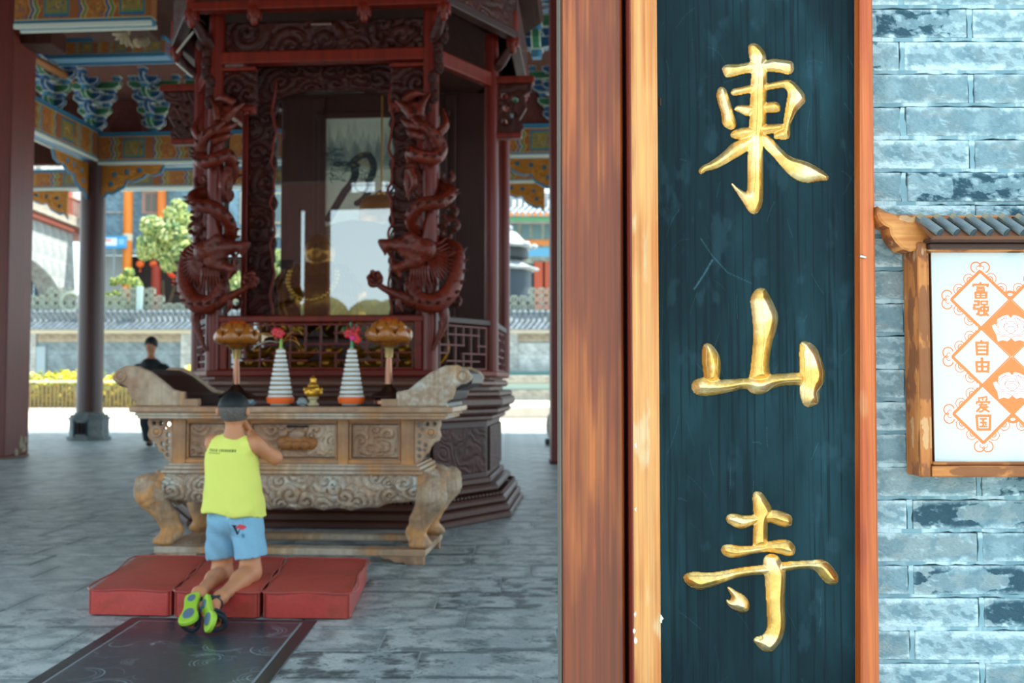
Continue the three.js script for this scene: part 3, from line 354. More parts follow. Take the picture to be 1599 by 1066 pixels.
{
  const floor = struct('floor', bb(-13.8, 8.6, -0.3, -0.003, -24, 7, 0.002), floorM);
  reseed(31);
  const geos = [0.72, 0.56].map((w) => [0, 1].map((k) => { const g = new RoundedBoxGeometry(w - 0.006, 0.03, 0.364, 1, 0.003), p = g.attributes.position, u = new Float32Array(p.count * 2); for (let i = 0; i < p.count; i++) { u[i * 2] = clamp(p.getX(i) / w + 0.5); u[i * 2 + 1] = clamp(p.getZ(i) / 0.364 + 0.5); } g.setAttribute('uv', new THREE.BufferAttribute(u, 2)); return g; }));
  for (let k = -3; k < 16; k++) {
    let x = -6.3 - rnd(0, 0.7); const z = -(3.61 + 0.37 * k + 0.185);
    while (x < 1.9) { const big = rnd() < 0.75 ? 0 : 1, w = [0.72, 0.56][big], near = x > -2.2 && z > -6.5 ? 1 : 0; const m = part('paver', geos[big][0], paverM[Math.min(3, Math.floor(rnd(0, 2.6)) + (near && rnd() < 0.6 ? 1 : 0))], floor, V(x + w / 2, -0.015 + rnd(-0.0012, 0.0012), z)); if (rnd() < 0.5) m.rotation.y = Math.PI; x += w; }
  }
  // dark inlaid slab with shallow carved cloud lines
  const q = (x, y, g = 0) => F(x, y, g), a = q(206, 965), b = q(495.5, 969.5), l2 = q(100, 1031), r2 = q(423, 1066), along = (p, s, z) => { const t = (z - p.z) / (s.z - p.z); return p.clone().lerp(s, t); }, c = along(b, r2, -2.2), d = along(a, l2, -2.2);
  const o = thing('carved_floor_slab', 'dark polished stone floor slab with thin pale carved lines before the cushions', 'floor slab', [0, 0, 0]);
  const quadU = (pts, y, h) => { const g = ext(pts.map((p) => [p.x, -p.z]), h, 0.002); g.rotateX(-Math.PI / 2).translate(0, y, 0); return g; };
  const ctr = [a, b, c, d].reduce((s, p) => s.add(p), V(0, 0, 0)).multiplyScalar(0.25), inset = (k) => [[a, b, d], [b, a, c], [c, d, b], [d, c, a]].map(([p, u, w]) => p.clone().addScaledVector(u.clone().sub(p).normalize(), k).addScaledVector(w.clone().sub(p).normalize(), k));
  const slabT = canvasTex(1024, 1024, (g) => {
    g.fillStyle = '#343c46'; g.fillRect(0, 0, 1024, 1024); reseed(77);
    for (let i = 0; i < 5000; i++) { g.fillStyle = `rgba(${rnd() < 0.5 ? '20,28,36' : '92,104,112'},${rnd(0.03, 0.12)})`; const r = rnd(2, 16); g.beginPath(); g.ellipse(rnd(0, 1024), rnd(0, 1024), r, r * rnd(0.3, 1), rnd(0, 3), 0, 7); g.fill(); }
    g.lineCap = 'round'; for (let i = 0; i < 46; i++) { const x = rnd(60, 960), y = rnd(60, 990), R = rnd(20, 90), n = 2 + (rnd(0, 4) | 0), a0 = rnd(0, 6.28); for (let k = 0; k < n; k++) { g.strokeStyle = `rgba(168,184,188,${rnd(0.3, 0.75)})`; g.lineWidth = rnd(3, 6); g.beginPath(); g.arc(x, y, R * (1 - k * 0.17), a0 + k * 0.1, a0 + rnd(1.2, 3.6)); g.stroke(); } }
    for (let i = 0; i < 60; i++) { g.strokeStyle = `rgba(160,176,180,${rnd(0.2, 0.5)})`; g.lineWidth = 3; let x = rnd(0, 1024), y = rnd(0, 1024); g.beginPath(); g.moveTo(x, y); for (let k = 0; k < 3; k++) { x += rnd(-60, 90); y += rnd(-50, 50); g.quadraticCurveTo(x + rnd(-30, 30), y + rnd(-30, 30), x, y); } g.stroke(); }
  }, 0.8, 0.8);
  const sm = mat('#ffffff', 0.32, { map: slabT }), dm = mat('#23292f', 0.35), lm = mat('#8d979b', 0.6);
  part('border', quadU([a, b, c, d], 0.0015, 0.006), dm, o); part('incised_line', quadU(inset(0.055), 0.002, 0.006), lm, o); part('carved_field', quadU(inset(0.064), 0.0026, 0.006), sm, o);
}
// roof over pavilion and porch; the side towards the courtyard behind the camera is a wall with an open doorway
const darkWood = mat('#4a2419', 0.85, { map: grainT, specularIntensity: 0.4 }), redWood = mat('#7d2a1e', 0.42, { map: grainT, clearcoat: 0.2, clearcoatRoughness: 0.3 }), deepRed = mat('#77271c', 0.5, { map: grainT, clearcoat: 0.1, clearcoatRoughness: 0.3 }), redWoodH = mat('#7d2a1e', 0.42, { map: grainH, clearcoat: 0.2, clearcoatRoughness: 0.3 });
{
  struct('ceiling', bb(-13.6, 8, 7.5, 7.9, -22.4, -2.6, 0.01), darkWood);
  // eave boards hang below the ceiling all round; the front one is the lintel of the hall doorway
  struct('trim_1', bb(-13.6, 8, 3.75, 7.6, -2.75, -2.55, 0.01), darkWood); struct('trim_2', bb(-13.6, 8, 6.02, 7.6, -22.5, -22.3, 0.01), darkWood); struct('trim_3', bb(-13.7, -13.5, 5.6, 7.6, -22.4, -2.6, 0.01), darkWood); struct('trim_4', bb(7.9, 8.1, 5.6, 7.6, -22.4, -2.6, 0.01), darkWood);
  const M = (x, y, z) => { const r = ray(x, y), o = V(0, EYE, 0), n = axZ, q = V(-1.437, 0, -7.48).addScaledVector(axZ, -0.34), t = q.clone().sub(o).dot(n) / r.dot(n), h = o.addScaledVector(r, t); r.addScaledVector(n, -2 * r.dot(n)); return h.addScaledVector(r, (z - h.z) / r.z); };
  // gate hall across the forecourt behind the camera: its doorway, slit and ring transom are what the shrine glass mirrors
  const z = 11, A = M(512, 326, z), S0 = M(466, 326, z), S1 = M(475.5, 326, z), T0 = M(560, 300, z), T1 = M(560, 277, z), R = M(690, 300, z), HT = M(560, 110, z).y;
  const top = A.y, xr = A.x, X = (p) => M(p, 290, z).x, q = (x0, x1, y0, y1) => bb(Math.min(x0, x1), Math.max(x0, x1), y0, y1, z, z + 0.25, 0.01);
  const w = struct('wall_front', [q(X(405), S0.x, 0, HT), q(S1.x, xr, 0, top), q(S0.x, R.x, top, T0.y), q(S0.x, R.x, T1.y, HT), q(S0.x, X(545), T0.y, T1.y), q(X(585), X(593), T0.y, T1.y), q(X(632), R.x, T0.y, T1.y), q(R.x, R.x + 1.2, 0, HT)], darkWood);
  for (const px of [563, 612]) { const c = M(px, 288, z); part('transom_ring', mv(new THREE.TorusGeometry(0.19, 0.016, 6, 24), c.x, c.y, z + 0.1), darkWood, w); part('transom_bar', bb(c.x - 0.4, c.x + 0.4, c.y - 0.014, c.y + 0.014, z + 0.09, z + 0.11, 0.003), darkWood, w); }
  // low planting and a far roof across the courtyard behind the camera, seen in the shrine glass
  const far = 34; struct('ground_front', bb(-40, 30, -0.3, -0.01, 7, 60, 0.01), mat('#b9b6ac', 0.9, { map: spotT }));
  const hm = mat('#7c7a4a', 0.95, { map: spotT }); reseed(3);
  const trees = thing('courtyard_hedge', 'clipped olive green hedge across the courtyard, mirrored in the shrine glass', 'hedge', [0, 0, far]);
  { const a = M(505, 488, far), b = M(760, 488, far), x0 = Math.min(a.x, b.x), x1 = Math.max(a.x, b.x), g2 = []; for (let x = x0; x < x1; x += 1.3) g2.push(mv(new THREE.IcosahedronGeometry(rnd(1.1, 1.7), 2), x, a.y - rnd(0.6, 1.4), rnd(-0.4, 0.4))); g2.push(bb(x0, x1, 0, a.y - 0.8, -0.8, 0.8, 0.2)); part('foliage', g2, hm, trees); }
}
// pillars and columns
const stoneGrey = mat('#98a1a1', 0.85, { map: spotT, bumpMap: fineT, bumpScale: 0.003 });
{
  const z0 = -14.05, X = (10 - 799.5) / 1555 * 14.05, o = thing('square_pillar', 'square dark red pillar at the left edge with peeling paint at its foot', 'pillar', [X - 0.35, 0, z0 - 0.35]);
  part('shaft', bb(-0.35, 0.35, 0.03, 7.5, -0.35, 0.35, 0.02), deepRed, o); part('footing', bb(-0.36, 0.36, 0, 0.03, -0.36, 0.36, 0.005), mat('#7a5a4a', 0.8), o);
  reseed(9); for (const [zz, yy, r] of [[-0.12, 0.2, 0.07], [-0.2, 0.12, 0.06], [0.02, 0.07, 0.05], [-0.24, 0.24, 0.04]]) part('bare_patch', mv(ext(Array.from({ length: 10 }, (_, i) => [r * rnd(0.6, 1.25) * Math.cos(i * 0.628), 1.3 * r * rnd(0.6, 1.2) * Math.sin(i * 0.628)]), 0.008, 0.002, { curved: true }), 0.352, yy, zz, 0, Math.PI / 2), mat('#d8c7a8', 0.9, { map: spotT }), o);
  const z1 = -13.2, x1 = (860.5 - 799.5) / 1555 * 13.2, r = thing('square_pillar', 'dark red pillar glimpsed just left of the brown door post', 'pillar', [x1 + 0.3, 0, z1 - 0.3]); part('shaft', bb(-0.3, 0.3, 0.02, 7.5, -0.3, 0.3, 0.02), deepRed, r); part('footing', bb(-0.31, 0.31, 0, 0.02, -0.31, 0.31, 0.005), mat('#50221c', 0.7), r);
}
const RC = F(139, 686); RC.y = 0; // foot of the round column
{
  const o = thing('round_column', 'tall round dark red column on an eight-sided carved stone base', 'column', RC, ROT);
  const oc = (r) => ring(0, 0, r, 8, Math.PI / 8), st = (r, y0, y1) => mv(ext(oc(r), y1 - y0, 0.008), 0, (y0 + y1) / 2, 0, -Math.PI / 2);
  part('shaft', new THREE.CylinderGeometry(0.225, 0.24, 5.4, 40).translate(0, 3.18, 0), mat('#4a1d1a', 0.4, { map: grainT, clearcoat: 0.15, clearcoatRoughness: 0.3 }), o);
  const base = part('stone_base', [st(0.4, 0, 0.06), st(0.355, 0.06, 0.39), st(0.385, 0.39, 0.43), st(0.34, 0.43, 0.48), st(0.27, 0.48, 0.52)], stoneGrey, o);
  for (let k = 0; k < 8; k++) { const a = k * Math.PI / 4 + Math.PI / 8, ap = 0.355 * Math.cos(Math.PI / 8); part('carved_panel', mv(rb(0.19, 0.22, 0.02, 0.006), 0, 0.225, ap + 0.003, 0, a + Math.PI / 8), mat('#5a5350', 0.8, { bumpMap: reliefT, bumpScale: 0.012 }), base); for (const s of [-1, 1]) part('corner_bar', mv(rb(0.028, 0.3, 0.028, 0.004), s * 0.125, 0.225, ap, 0, a + Math.PI / 8), mat('#2c5360', 0.7), base); }
}
// painted beams: flat paint of bands, lozenges and chevrons
const beamTex = (seed) => canvasTex(1024, 160, (g, w, h) => {
  g.fillStyle = '#8a4a17'; g.fillRect(0, 0, w, h); reseed(seed);
  const band = (x, cols) => cols.forEach(([c, wd], i) => { g.strokeStyle = c; g.lineWidth = wd; g.lineJoin = 'miter'; g.beginPath(); const xx = x + i * 15; g.moveTo(xx, 0); g.lineTo(xx, 24); g.lineTo(xx + 20, 45); g.lineTo(xx, 66); g.lineTo(xx, 94); g.lineTo(xx + 20, 115); g.lineTo(xx, 136); g.lineTo(xx, 160); g.stroke(); });
  for (let s = 0; s < 2; s++) { const o = s * 512; g.fillStyle = '#9c5a1c'; g.fillRect(o + 60, 12, 130, 136); g.fillStyle = '#7f6a2e'; g.fillRect(o + 300, 20, 180, 120);
    for (let i = 0; i < 70; i++) { g.strokeStyle = ['#c08a35', '#5b3517', '#23366b', '#c79a4a'][(rnd(0, 4)) | 0]; g.lineWidth = rnd(2, 4); g.beginPath(); const x = o + rnd(70, 470), y = rnd(20, 140); g.arc(x, y, rnd(5, 14), rnd(0, 6), rnd(2, 8)); g.stroke(); }
    band(o + 30, [['#1c4f86', 9], ['#d7c694', 4], ['#2f7a46', 9], ['#c9a65a', 4]]); band(o + 200, [['#c9a65a', 4], ['#1c4f86', 11], ['#d7c694', 4], ['#2f7a46', 10], ['#c9a65a', 4]]);
    g.strokeStyle = '#1c4f86'; g.lineWidth = 8; g.strokeRect(o + 310, 26, 160, 108); g.strokeStyle = '#2f7a46'; g.lineWidth = 5; g.strokeRect(o + 318, 34, 144, 92); }
  g.fillStyle = '#1f5f7d'; g.fillRect(0, 0, w, 9); g.fillRect(0, h - 11, w, 11); g.fillStyle = '#bfae7c'; g.fillRect(0, 9, w, 3); g.fillRect(0, h - 14, w, 3);
});
const paintA = beamTex(201), creamM = mat('#c9cbbb', 0.7), blueM = mat('#1f4f7c', 0.6), tealM = mat('#2a6c8a', 0.6), greenM = mat('#2d6b45', 0.6), goldLeaf = mat('#a8691c', 0.45, { metalness: 0.35, bumpMap: reliefT, bumpScale: 0.01 });
function beam(label, a, dir, len, y0, y1, th, u0 = 0, rr = 2.6, under = creamM) {
  const yaw = Math.atan2(-dir.z, dir.x), o = thing('painted_beam', label, 'beam', [a.x, 0, a.z], yaw), hgt = y1 - y0;
  const g = bb(0, len, y0, y1, -th / 2, th / 2, 0.012), p = g.attributes.position, u = g.attributes.uv; for (let i = 0; i < p.count; i++) u.setXY(i, p.getX(i) / rr + u0, clamp((p.getY(i) - y0) / hgt));
  part('beam_body', g, mat('#ffffff', 0.6, { map: paintA }), o); part('soffit', bb(0, len, y0 - 0.03, y0, -th / 2, th / 2, 0.004), tealM, o); part('cream_fillet', [bb(0, len, y0 - 0.055, y0, th / 2 - 0.03, th / 2 + 0.012, 0.004), bb(0, len, y0 - 0.055, y0, -th / 2 - 0.012, -th / 2 + 0.03, 0.004)], under, o); part('blue_fillet', bb(0, len, y1, y1 + 0.05, -th / 2 - 0.015, th / 2 + 0.015, 0.006), tealM, o);
  return o;
}
const tb1 = beam('painted tie beam with orange fields running right from the round column', RC, axX, 16.5, 5.3, 5.82, 0.3, 0.05);
beam('painted beam running from the round column towards the viewer', RC, axZ, 5, 5.36, 5.9, 0.3, 0.4);
beam('broad painted beam with pale underside across the top left corner', P(28, 20, 12), axX, 1.72, 5.42, 6.0, 0.16, 0.1, 1.9);
beam('far painted eave beam behind the shrine, level with its glass', P(-40, 280, 23.2), axX, 21, 5.6, 5.98, 0.25, 0.6, 3.2);
beam('painted coffer beam under the ceiling above the bracket sets', P(84, 70, 15.6), axX, 1.9, 6.2, 6.42, 0.35, 0.3, 1.1, tealM);
{ const o = solo('ceiling_purlin', sweep([P(14, 70, 15.2), P(76, 104, 16.5), P(113, 125, 18.2)], [0.07, 0.07, 0.07], { sides: 10 }), mat('#b06a24', 0.55, { map: grainT }), 'slanting orange purlin in the dark ceiling at top left', 'purlin'); }
for (const [x, y, d, w, l] of [[190, 40, 13.2, 0.9, 'dark carved beam end with pale rosette, left of the canopy'], [66, 62, 14.5, 0.5, 'short dark ceiling beam beside the orange purlin'] ]) { const p = P(x, y, d); solo('ceiling_beam', rb(w, 0.28, 0.5, 0.02), darkWood, l, 'beam', p); }
{ const p = P(215, 66, 13), o = thing('ceiling_rosette', 'pale carved lotus rosette under the ceiling at upper left', 'rosette', p); const m = mat('#a89274', 0.8); for (let k = 0; k < 8; k++) part('petal', mv(new THREE.SphereGeometry(0.08, 10, 8).scale(1, 0.5, 0.7), 0.1, 0, 0.03, 0, 0, k * Math.PI / 4), m, o); part('boss', new THREE.SphereGeometry(0.07, 12, 10), m, o); for (let k = 0; k < 5; k++) part('leaf', mv(new THREE.SphereGeometry(0.09, 8, 6).scale(1.3, 0.3, 0.6), -0.22 + 0.03 * k, 0.1 - 0.02 * k, 0.02, 0, 0, 0.5 * k), m, o); }
// bracket sets: tiers of painted arms with cream edges
function bracketSet(label, p, turn, sc = 1, tiers = 4) {
  const o = thing('bracket_set', label, 'bracket set', p, turn, undefined); o.scale.setScalar(sc);
  const arm = (len, y, dirz, col, z0 = 0) => { const h = 0.15, sh = [[-len / 2, 0.5 * h], [-len / 2 + 0.07, 0.12 * h], [-len / 2 + 0.16, 0], [len / 2 - 0.16, 0], [len / 2 - 0.07, 0.12 * h], [len / 2, 0.5 * h], [len / 2, h], [-len / 2, h]], inn = sh.map(([x, q]) => [x * 0.965, (q - h / 2) * 0.82 + h / 2]);
    const tf = (g) => { if (dirz) g.rotateY(Math.PI / 2); return mv(g, 0, y, z0); }, m = part('arm', tf(ext(sh, 0.1, 0.004)), col, o); part('cream_edge', [tf(ext(sh, 0.012, 0.002).translate(0, 0, 0.046)), tf(ext(sh, 0.012, 0.002).translate(0, 0, -0.046))].map((g) => g.scale(1.01, 1.0, 1.01)), creamM, m); part('painted_face', tf(ext(inn, 0.112, 0.002)), col, m); };
  const block = (x, y, z, col) => { const m = part('block', mv(new THREE.CylinderGeometry(0.1, 0.07, 0.1, 4).rotateY(Math.PI / 4), x, y + 0.05, z), col, o); part('edge', mv(rb(0.15, 0.018, 0.15, 0.003), x, y + 0.095, z), creamM, m); };
  block(0, -0.1, 0, tealM);
  for (let t = 0; t < tiers; t++) { const L = 0.44 + t * 0.2, y = t * 0.26; arm(L, y, false, t % 2 ? greenM : blueM); arm(L * 1.15, y, true, t % 2 ? blueM : greenM); for (const s of [-1, 1]) { block(s * (L / 2 - 0.08), y + 0.15, 0, t % 2 ? tealM : blueM); block(0, y + 0.15, s * (L * 0.575 - 0.08), t % 2 ? blueM : tealM); if (t > 1) arm(0.45, y, false, blueM, s * (L * 0.575 - 0.3)); } }
}
{
  const at = (p, dx, dz) => p.clone().addScaledVector(axX, dx).addScaledVector(axZ, dz).setY(5.98), q = 0.98;
  bracketSet('blue and green bracket set over the round column', at(RC, 0, 0), ROT, q); bracketSet('blue and green bracket set on the tie beam, next right of the round column', at(RC, 1.18, 0), ROT, q);
  bracketSet('bracket set on the receding beam by the left pillar', at(RC, 0, 1.5), ROT, q); bracketSet('bracket set behind the canopy, right of its hanging post', at(RC, 7.9, 0), ROT, q); bracketSet('bracket set at the upper right beside the door post', at(RC, 8.9, 0), ROT, q); bracketSet('bracket set half hidden behind the left carved canopy bracket', at(RC, 2.3, 0), ROT, q);
  bracketSet('bracket set hanging high against the ceiling, left of the door post top', P(838, 78, 15), ROT, 1.3);
  const board = (label, x0, x1) => { const w = x1 - x0, c = at(RC, (x0 + x1) / 2, -0.05); solo('arched_spandrel', ext([[-w / 2, 0], [w / 2, 0], [w / 2 - 0.1, 0.35], [0.2, 0.62], [-0.2, 0.62], [-w / 2 + 0.1, 0.35]], 0.05, 0.01), mat('#5d2119', 0.7, { bumpMap: reliefT, bumpScale: 0.01 }), label, 'panel', V(c.x, 5.92, c.z)); };
  board('dark red arched panel between the two left bracket sets', 0.25, 0.95); board('dark red arched panel between the right-hand bracket sets', 8.1, 8.75);
  // gilded corbels under the beams by the round column
  const cb = [[0, 0], [1.2, 0], [1.12, -0.16], [0.98, -0.2], [0.86, -0.17], [0.78, -0.24], [0.6, -0.3], [0.5, -0.27], [0.42, -0.4], [0.2, -0.52], [0.1, -0.5], [0, -0.62]];
  const holes = [[0.25, -0.18], [0.5, -0.13], [0.75, -0.1], [0.18, -0.36]].map(([x, y]) => ring(x, y, 0.055, 8));
  const corbel = (label, p, turn, mir) => { const pts = mir ? cb.map(([x, y]) => [-x, y]).reverse() : cb, hs = mir ? holes.map((h) => h.map(([x, y]) => [-x, y])) : holes, o = thing('gilded_corbel', label, 'corbel', p, turn); part('carved_board', ext(pts, 0.08, 0.008, { holes: hs }), goldLeaf, o); part('blue_edge', mv(ext(pts.map(([x, y]) => [x * 1.04, y * 1.1]), 0.04, 0.005), 0, 0, -0.012), tealM, o); };
  const bt = (dx, dz) => RC.clone().addScaledVector(axX, dx).addScaledVector(axZ, dz).setY(5.25);
  corbel('gilded scrollwork corbel under the tie beam, right of the round column', bt(0.2, 0.05), ROT); corbel('gilded scrollwork corbel under the receding beam, left of the round column', bt(-0.02, 0.25), ROT - Math.PI / 2); corbel('gilded corbel under the far beam seen past the canopy at right', bt(8.95, 0.02), ROT, true); corbel('small gilded corbel below the far eave beam at right', P(-40, 280, 23.2).addScaledVector(axX, 13.4).setY(5.555), ROT, true); corbel('gilded corbel left of the round column under the far beam', P(-40, 280, 23.2).addScaledVector(axX, 2.3).setY(5.555), ROT, true);
}
// dark curved stone drum standing beside the right pillar
{ const p = F(862, 694), o = thing('drum_stone', 'pale drum stone with a dark rim beside the right pillar', 'drum stone', [p.x + 0.1, 0.32, p.z]); part('drum', new THREE.CylinderGeometry(0.27, 0.27, 0.16, 28).rotateZ(Math.PI / 2).rotateY(0.5), mat('#d8d3c4', 0.8, { map: spotT }), o); part('rim', new THREE.TorusGeometry(0.27, 0.035, 8, 28).rotateY(Math.PI / 2 + 0.5), mat('#2b3436', 0.6), o); part('foot', bb(-0.22, 0.22, -0.32, -0.22, -0.12, 0.12, 0.02), mat('#2b3436', 0.8), o); }
// ================= kneeling cushions, altar table and what stands on it =================
const leatherT = tex(256, 256, (u, v) => { const a = fb(u, v, 3, 3, 611, 5), b = fb(u, v, 60, 60, 621, 2), c = sstep(0.45, 0.7, fb(u, v, 4, 5, 631, 4)); return mixc(mixc(hex('#b83630'), hex('#c64b42'), a), hex('#93391f'), 0.55 * c).map((q) => q * (0.93 + 0.12 * b)); });
const leatherM = mat('#ffffff', 0.42, { map: leatherT, bumpMap: fineT, bumpScale: 0.0008, clearcoat: 0.12, clearcoatRoughness: 0.4 }), pipeM = mat('#b5524a', 0.4);
{
  const CH = 0.118, make = (fl, fr, bl, br, label) => { // front left/right on the floor, back left/right on the top
    const A = F(...fl), B = F(...fr), C = F(...bl, CH), D = F(...br, CH), c = A.clone().add(B).add(C).add(D).multiplyScalar(0.25); c.y = 0;
    const o = thing('kneeling_cushion', label, 'cushion', c, 0, 'red kneeling cushions in a row'), at = (u, v, h) => A.clone().lerp(B, u).lerp(C.clone().lerp(D, u), v).setY(h).sub(c);
    const g = mergeVertices(new RoundedBoxGeometry(1, 1, 1, 5, 0.06).deleteAttribute('normal').deleteAttribute('uv')), s = new THREE.BufferGeometry(); s.setAttribute('position', g.attributes.position.clone()); s.setIndex(g.index.clone());
    const p = s.attributes.position; for (let i = 0; i < p.count; i++) { const x = p.getX(i), y = p.getY(i), z = p.getZ(i), rx = clamp(x + 0.5), rz = clamp(0.5 - z), q = at(rx, rz, 0.002 + (y + 0.5) * CH + (y > 0.4 ? 0.012 * Math.sin(Math.PI * rx) * Math.sin(Math.PI * rz) : 0)); p.setXYZ(i, q.x, q.y, q.z); }
    s.computeVertexNormals(); part('cover', buv(s, false, 1.4, rnd(0, 3)), leatherM, o);
    const e = 0.012, yy = CH - 0.001, pts = [at(e, e, yy), at(0.5, e, yy + 0.003), at(1 - e, e, yy), at(1 - e, 0.5, yy + 0.002), at(1 - e, 1 - e, yy), at(0.5, 1 - e, yy + 0.003), at(e, 1 - e, yy), at(e, 0.5, yy + 0.002)];
    part('piping', sweep(pts, [0.0042, 0.0042], { sides: 6, closed: true, seg: 64 }), pipeM, o);
    for (const [u, v] of [[e, e], [1 - e, e]]) part('corner_seam', sweep([at(u, v, 0.008), at(u, v, 0.06), at(u, v, yy)], [0.003, 0.003], { sides: 6 }), pipeM, o);
  };
  make([137, 961.5], [267, 964], [215, 867], [325, 868], 'left red leather kneeling cushion, empty, next to the bare floor on its left');
  make([271, 965], [405, 967], [329, 868.5], [446, 870], 'middle red leather kneeling cushion with the boy kneeling on it');
  make([410, 967], [547, 968.5], [451, 870], [574, 872], 'right red leather kneeling cushion, empty, with its dark side showing');
}
// ---- weathered altar table ----
const wxT = (s, gy, or) => tex(320, 320, (u, v) => { const a = fb(u, v, 5, 5, s, 5), b = fb(u, v, 40, 4, s + 9, 3), c = fb(u, v, 30, 30, s + 19, 3); let k = mixc(hex('#8a5a3c'), hex('#b58c66'), a); k = mixc(k, hex('#ccccc4'), gy * (0.35 + 0.65 * sstep(0.3, 0.7, fb(u, v, 4, 6, s + 29, 5) * 0.8 + 0.2 * c))); k = mixc(k, hex('#d68e4a'), or * sstep(0.45, 0.75, fb(u, v, 4, 4, s + 39, 4))); return k.map((q) => q * (0.8 + 0.22 * b + 0.15 * c)); });
const wxA = mat('#ffffff', 0.7, { map: wxT(801, 0.45, 0.8), bumpMap: grainT, bumpScale: 0.0015 }), wxH = mat('#ffffff', 0.6, { map: (() => { const t = wxT(831, 0.6, 0.6); t.rotation = Math.PI / 2; return t; })(), bumpMap: grainH, bumpScale: 0.0015 }), wxO = mat('#ffffff', 0.62, { map: wxT(861, 0.12, 1.0), bumpMap: grainT, bumpScale: 0.0015 }), carvedM = mat('#ffffff', 0.75, { map: rep(wxT(891, 0.95, 0.25), 2, 2), bumpMap: fineT, bumpScale: 0.002 });
const legM = mat('#ffffff', 0.75, { map: rep(wxT(911, 0.5, 0.7), 2, 2), bumpMap: fineT, bumpScale: 0.002 });
const darkTop = mat('#3a231c', 0.4, { map: grainH }), darkTable = mat('#4a2a20', 0.55, { map: grainT });
// plate with scrolls carved in relief: the front is a height field of spirals
function carved(w, h, nx, ny, seed, amp, pitch, o = {}) {
  reseed(seed); const n = Math.max(3, Math.round(w * h / (pitch * pitch * 7))), cs = Array.from({ length: n }, () => [rnd(-w / 2, w / 2), rnd(-h / 2, h / 2), rnd() < 0.5 ? 1 : -1, rnd(0, 6.28), rnd(0.7, 1.4)]);
  const hgt = (x, y) => { let b = 1e9, k = 0; cs.forEach((c, i) => { const d = Math.hypot(x - c[0], y - c[1]) / c[4]; if (d < b) { b = d; k = i; } }); const c = cs[k], r = b, th = Math.atan2(y - c[1], x - c[0]); return amp * (1 - Math.pow(Math.abs(Math.cos(3.1416 * r / pitch + c[2] * th / 2 + c[3])), 5)) * (0.75 + 0.25 * Math.cos(r / pitch * 1.3)); };
  const g = new THREE.PlaneGeometry(w, h, nx, ny), p = g.attributes.position;
  for (let i = 0; i < p.count; i++) { let x = p.getX(i), y = p.getY(i); const u = x / w + 0.5, v = y / h + 0.5, e = Math.min(u * w, (1 - u) * w, v * h, (1 - v) * h); let z = hgt(x, y) * sstep(0, 0.02, e); if (o.bow) z += o.bow(u, v); if (o.low) { const l = o.low(u); y = lerp(-h / 2 + l, h / 2, v); } if (o.extra) z += o.extra(x, y); p.setXYZ(i, x, y, z); }
  // rim and back so that the plate has thickness
  const idx = [...g.index.array], pos = [...p.array], row = nx + 1, rim = []; for (let i = 0; i <= nx; i++) rim.push(i); for (let j = 1; j <= ny; j++) rim.push(j * row + nx); for (let i = nx - 1; i >= 0; i--) rim.push(ny * row + i); for (let j = ny - 1; j > 0; j--) rim.push(j * row);
  const b0 = pos.length / 3; rim.forEach((k) => pos.push(pos[k * 3], pos[k * 3 + 1], -0.03)); const m = rim.length; for (let i = 0; i < m; i++) { const a = rim[i], b = rim[(i + 1) % m], c = b0 + i, d = b0 + (i + 1) % m; idx.push(a, b, c, b, d, c); } const ce = pos.length / 3; pos.push(0, 0, -0.03); for (let i = 0; i < m; i++) idx.push(ce, b0 + i, b0 + (i + 1) % m);
  const q = new THREE.BufferGeometry(); q.setAttribute('position', new THREE.Float32BufferAttribute(pos, 3)); q.setIndex(idx); return buv(toCreasedNormals(q, 0.9));
}
const TPOS = V(-1.315, 0, -5.894);
const table = thing('altar_table', 'weathered carved wooden altar table with scroll ends and lion feet', 'table', TPOS, ROT), tw = (x, y, z) => V(x, y, z).applyAxisAngle(V(0, 1, 0), ROT).add(TPOS);
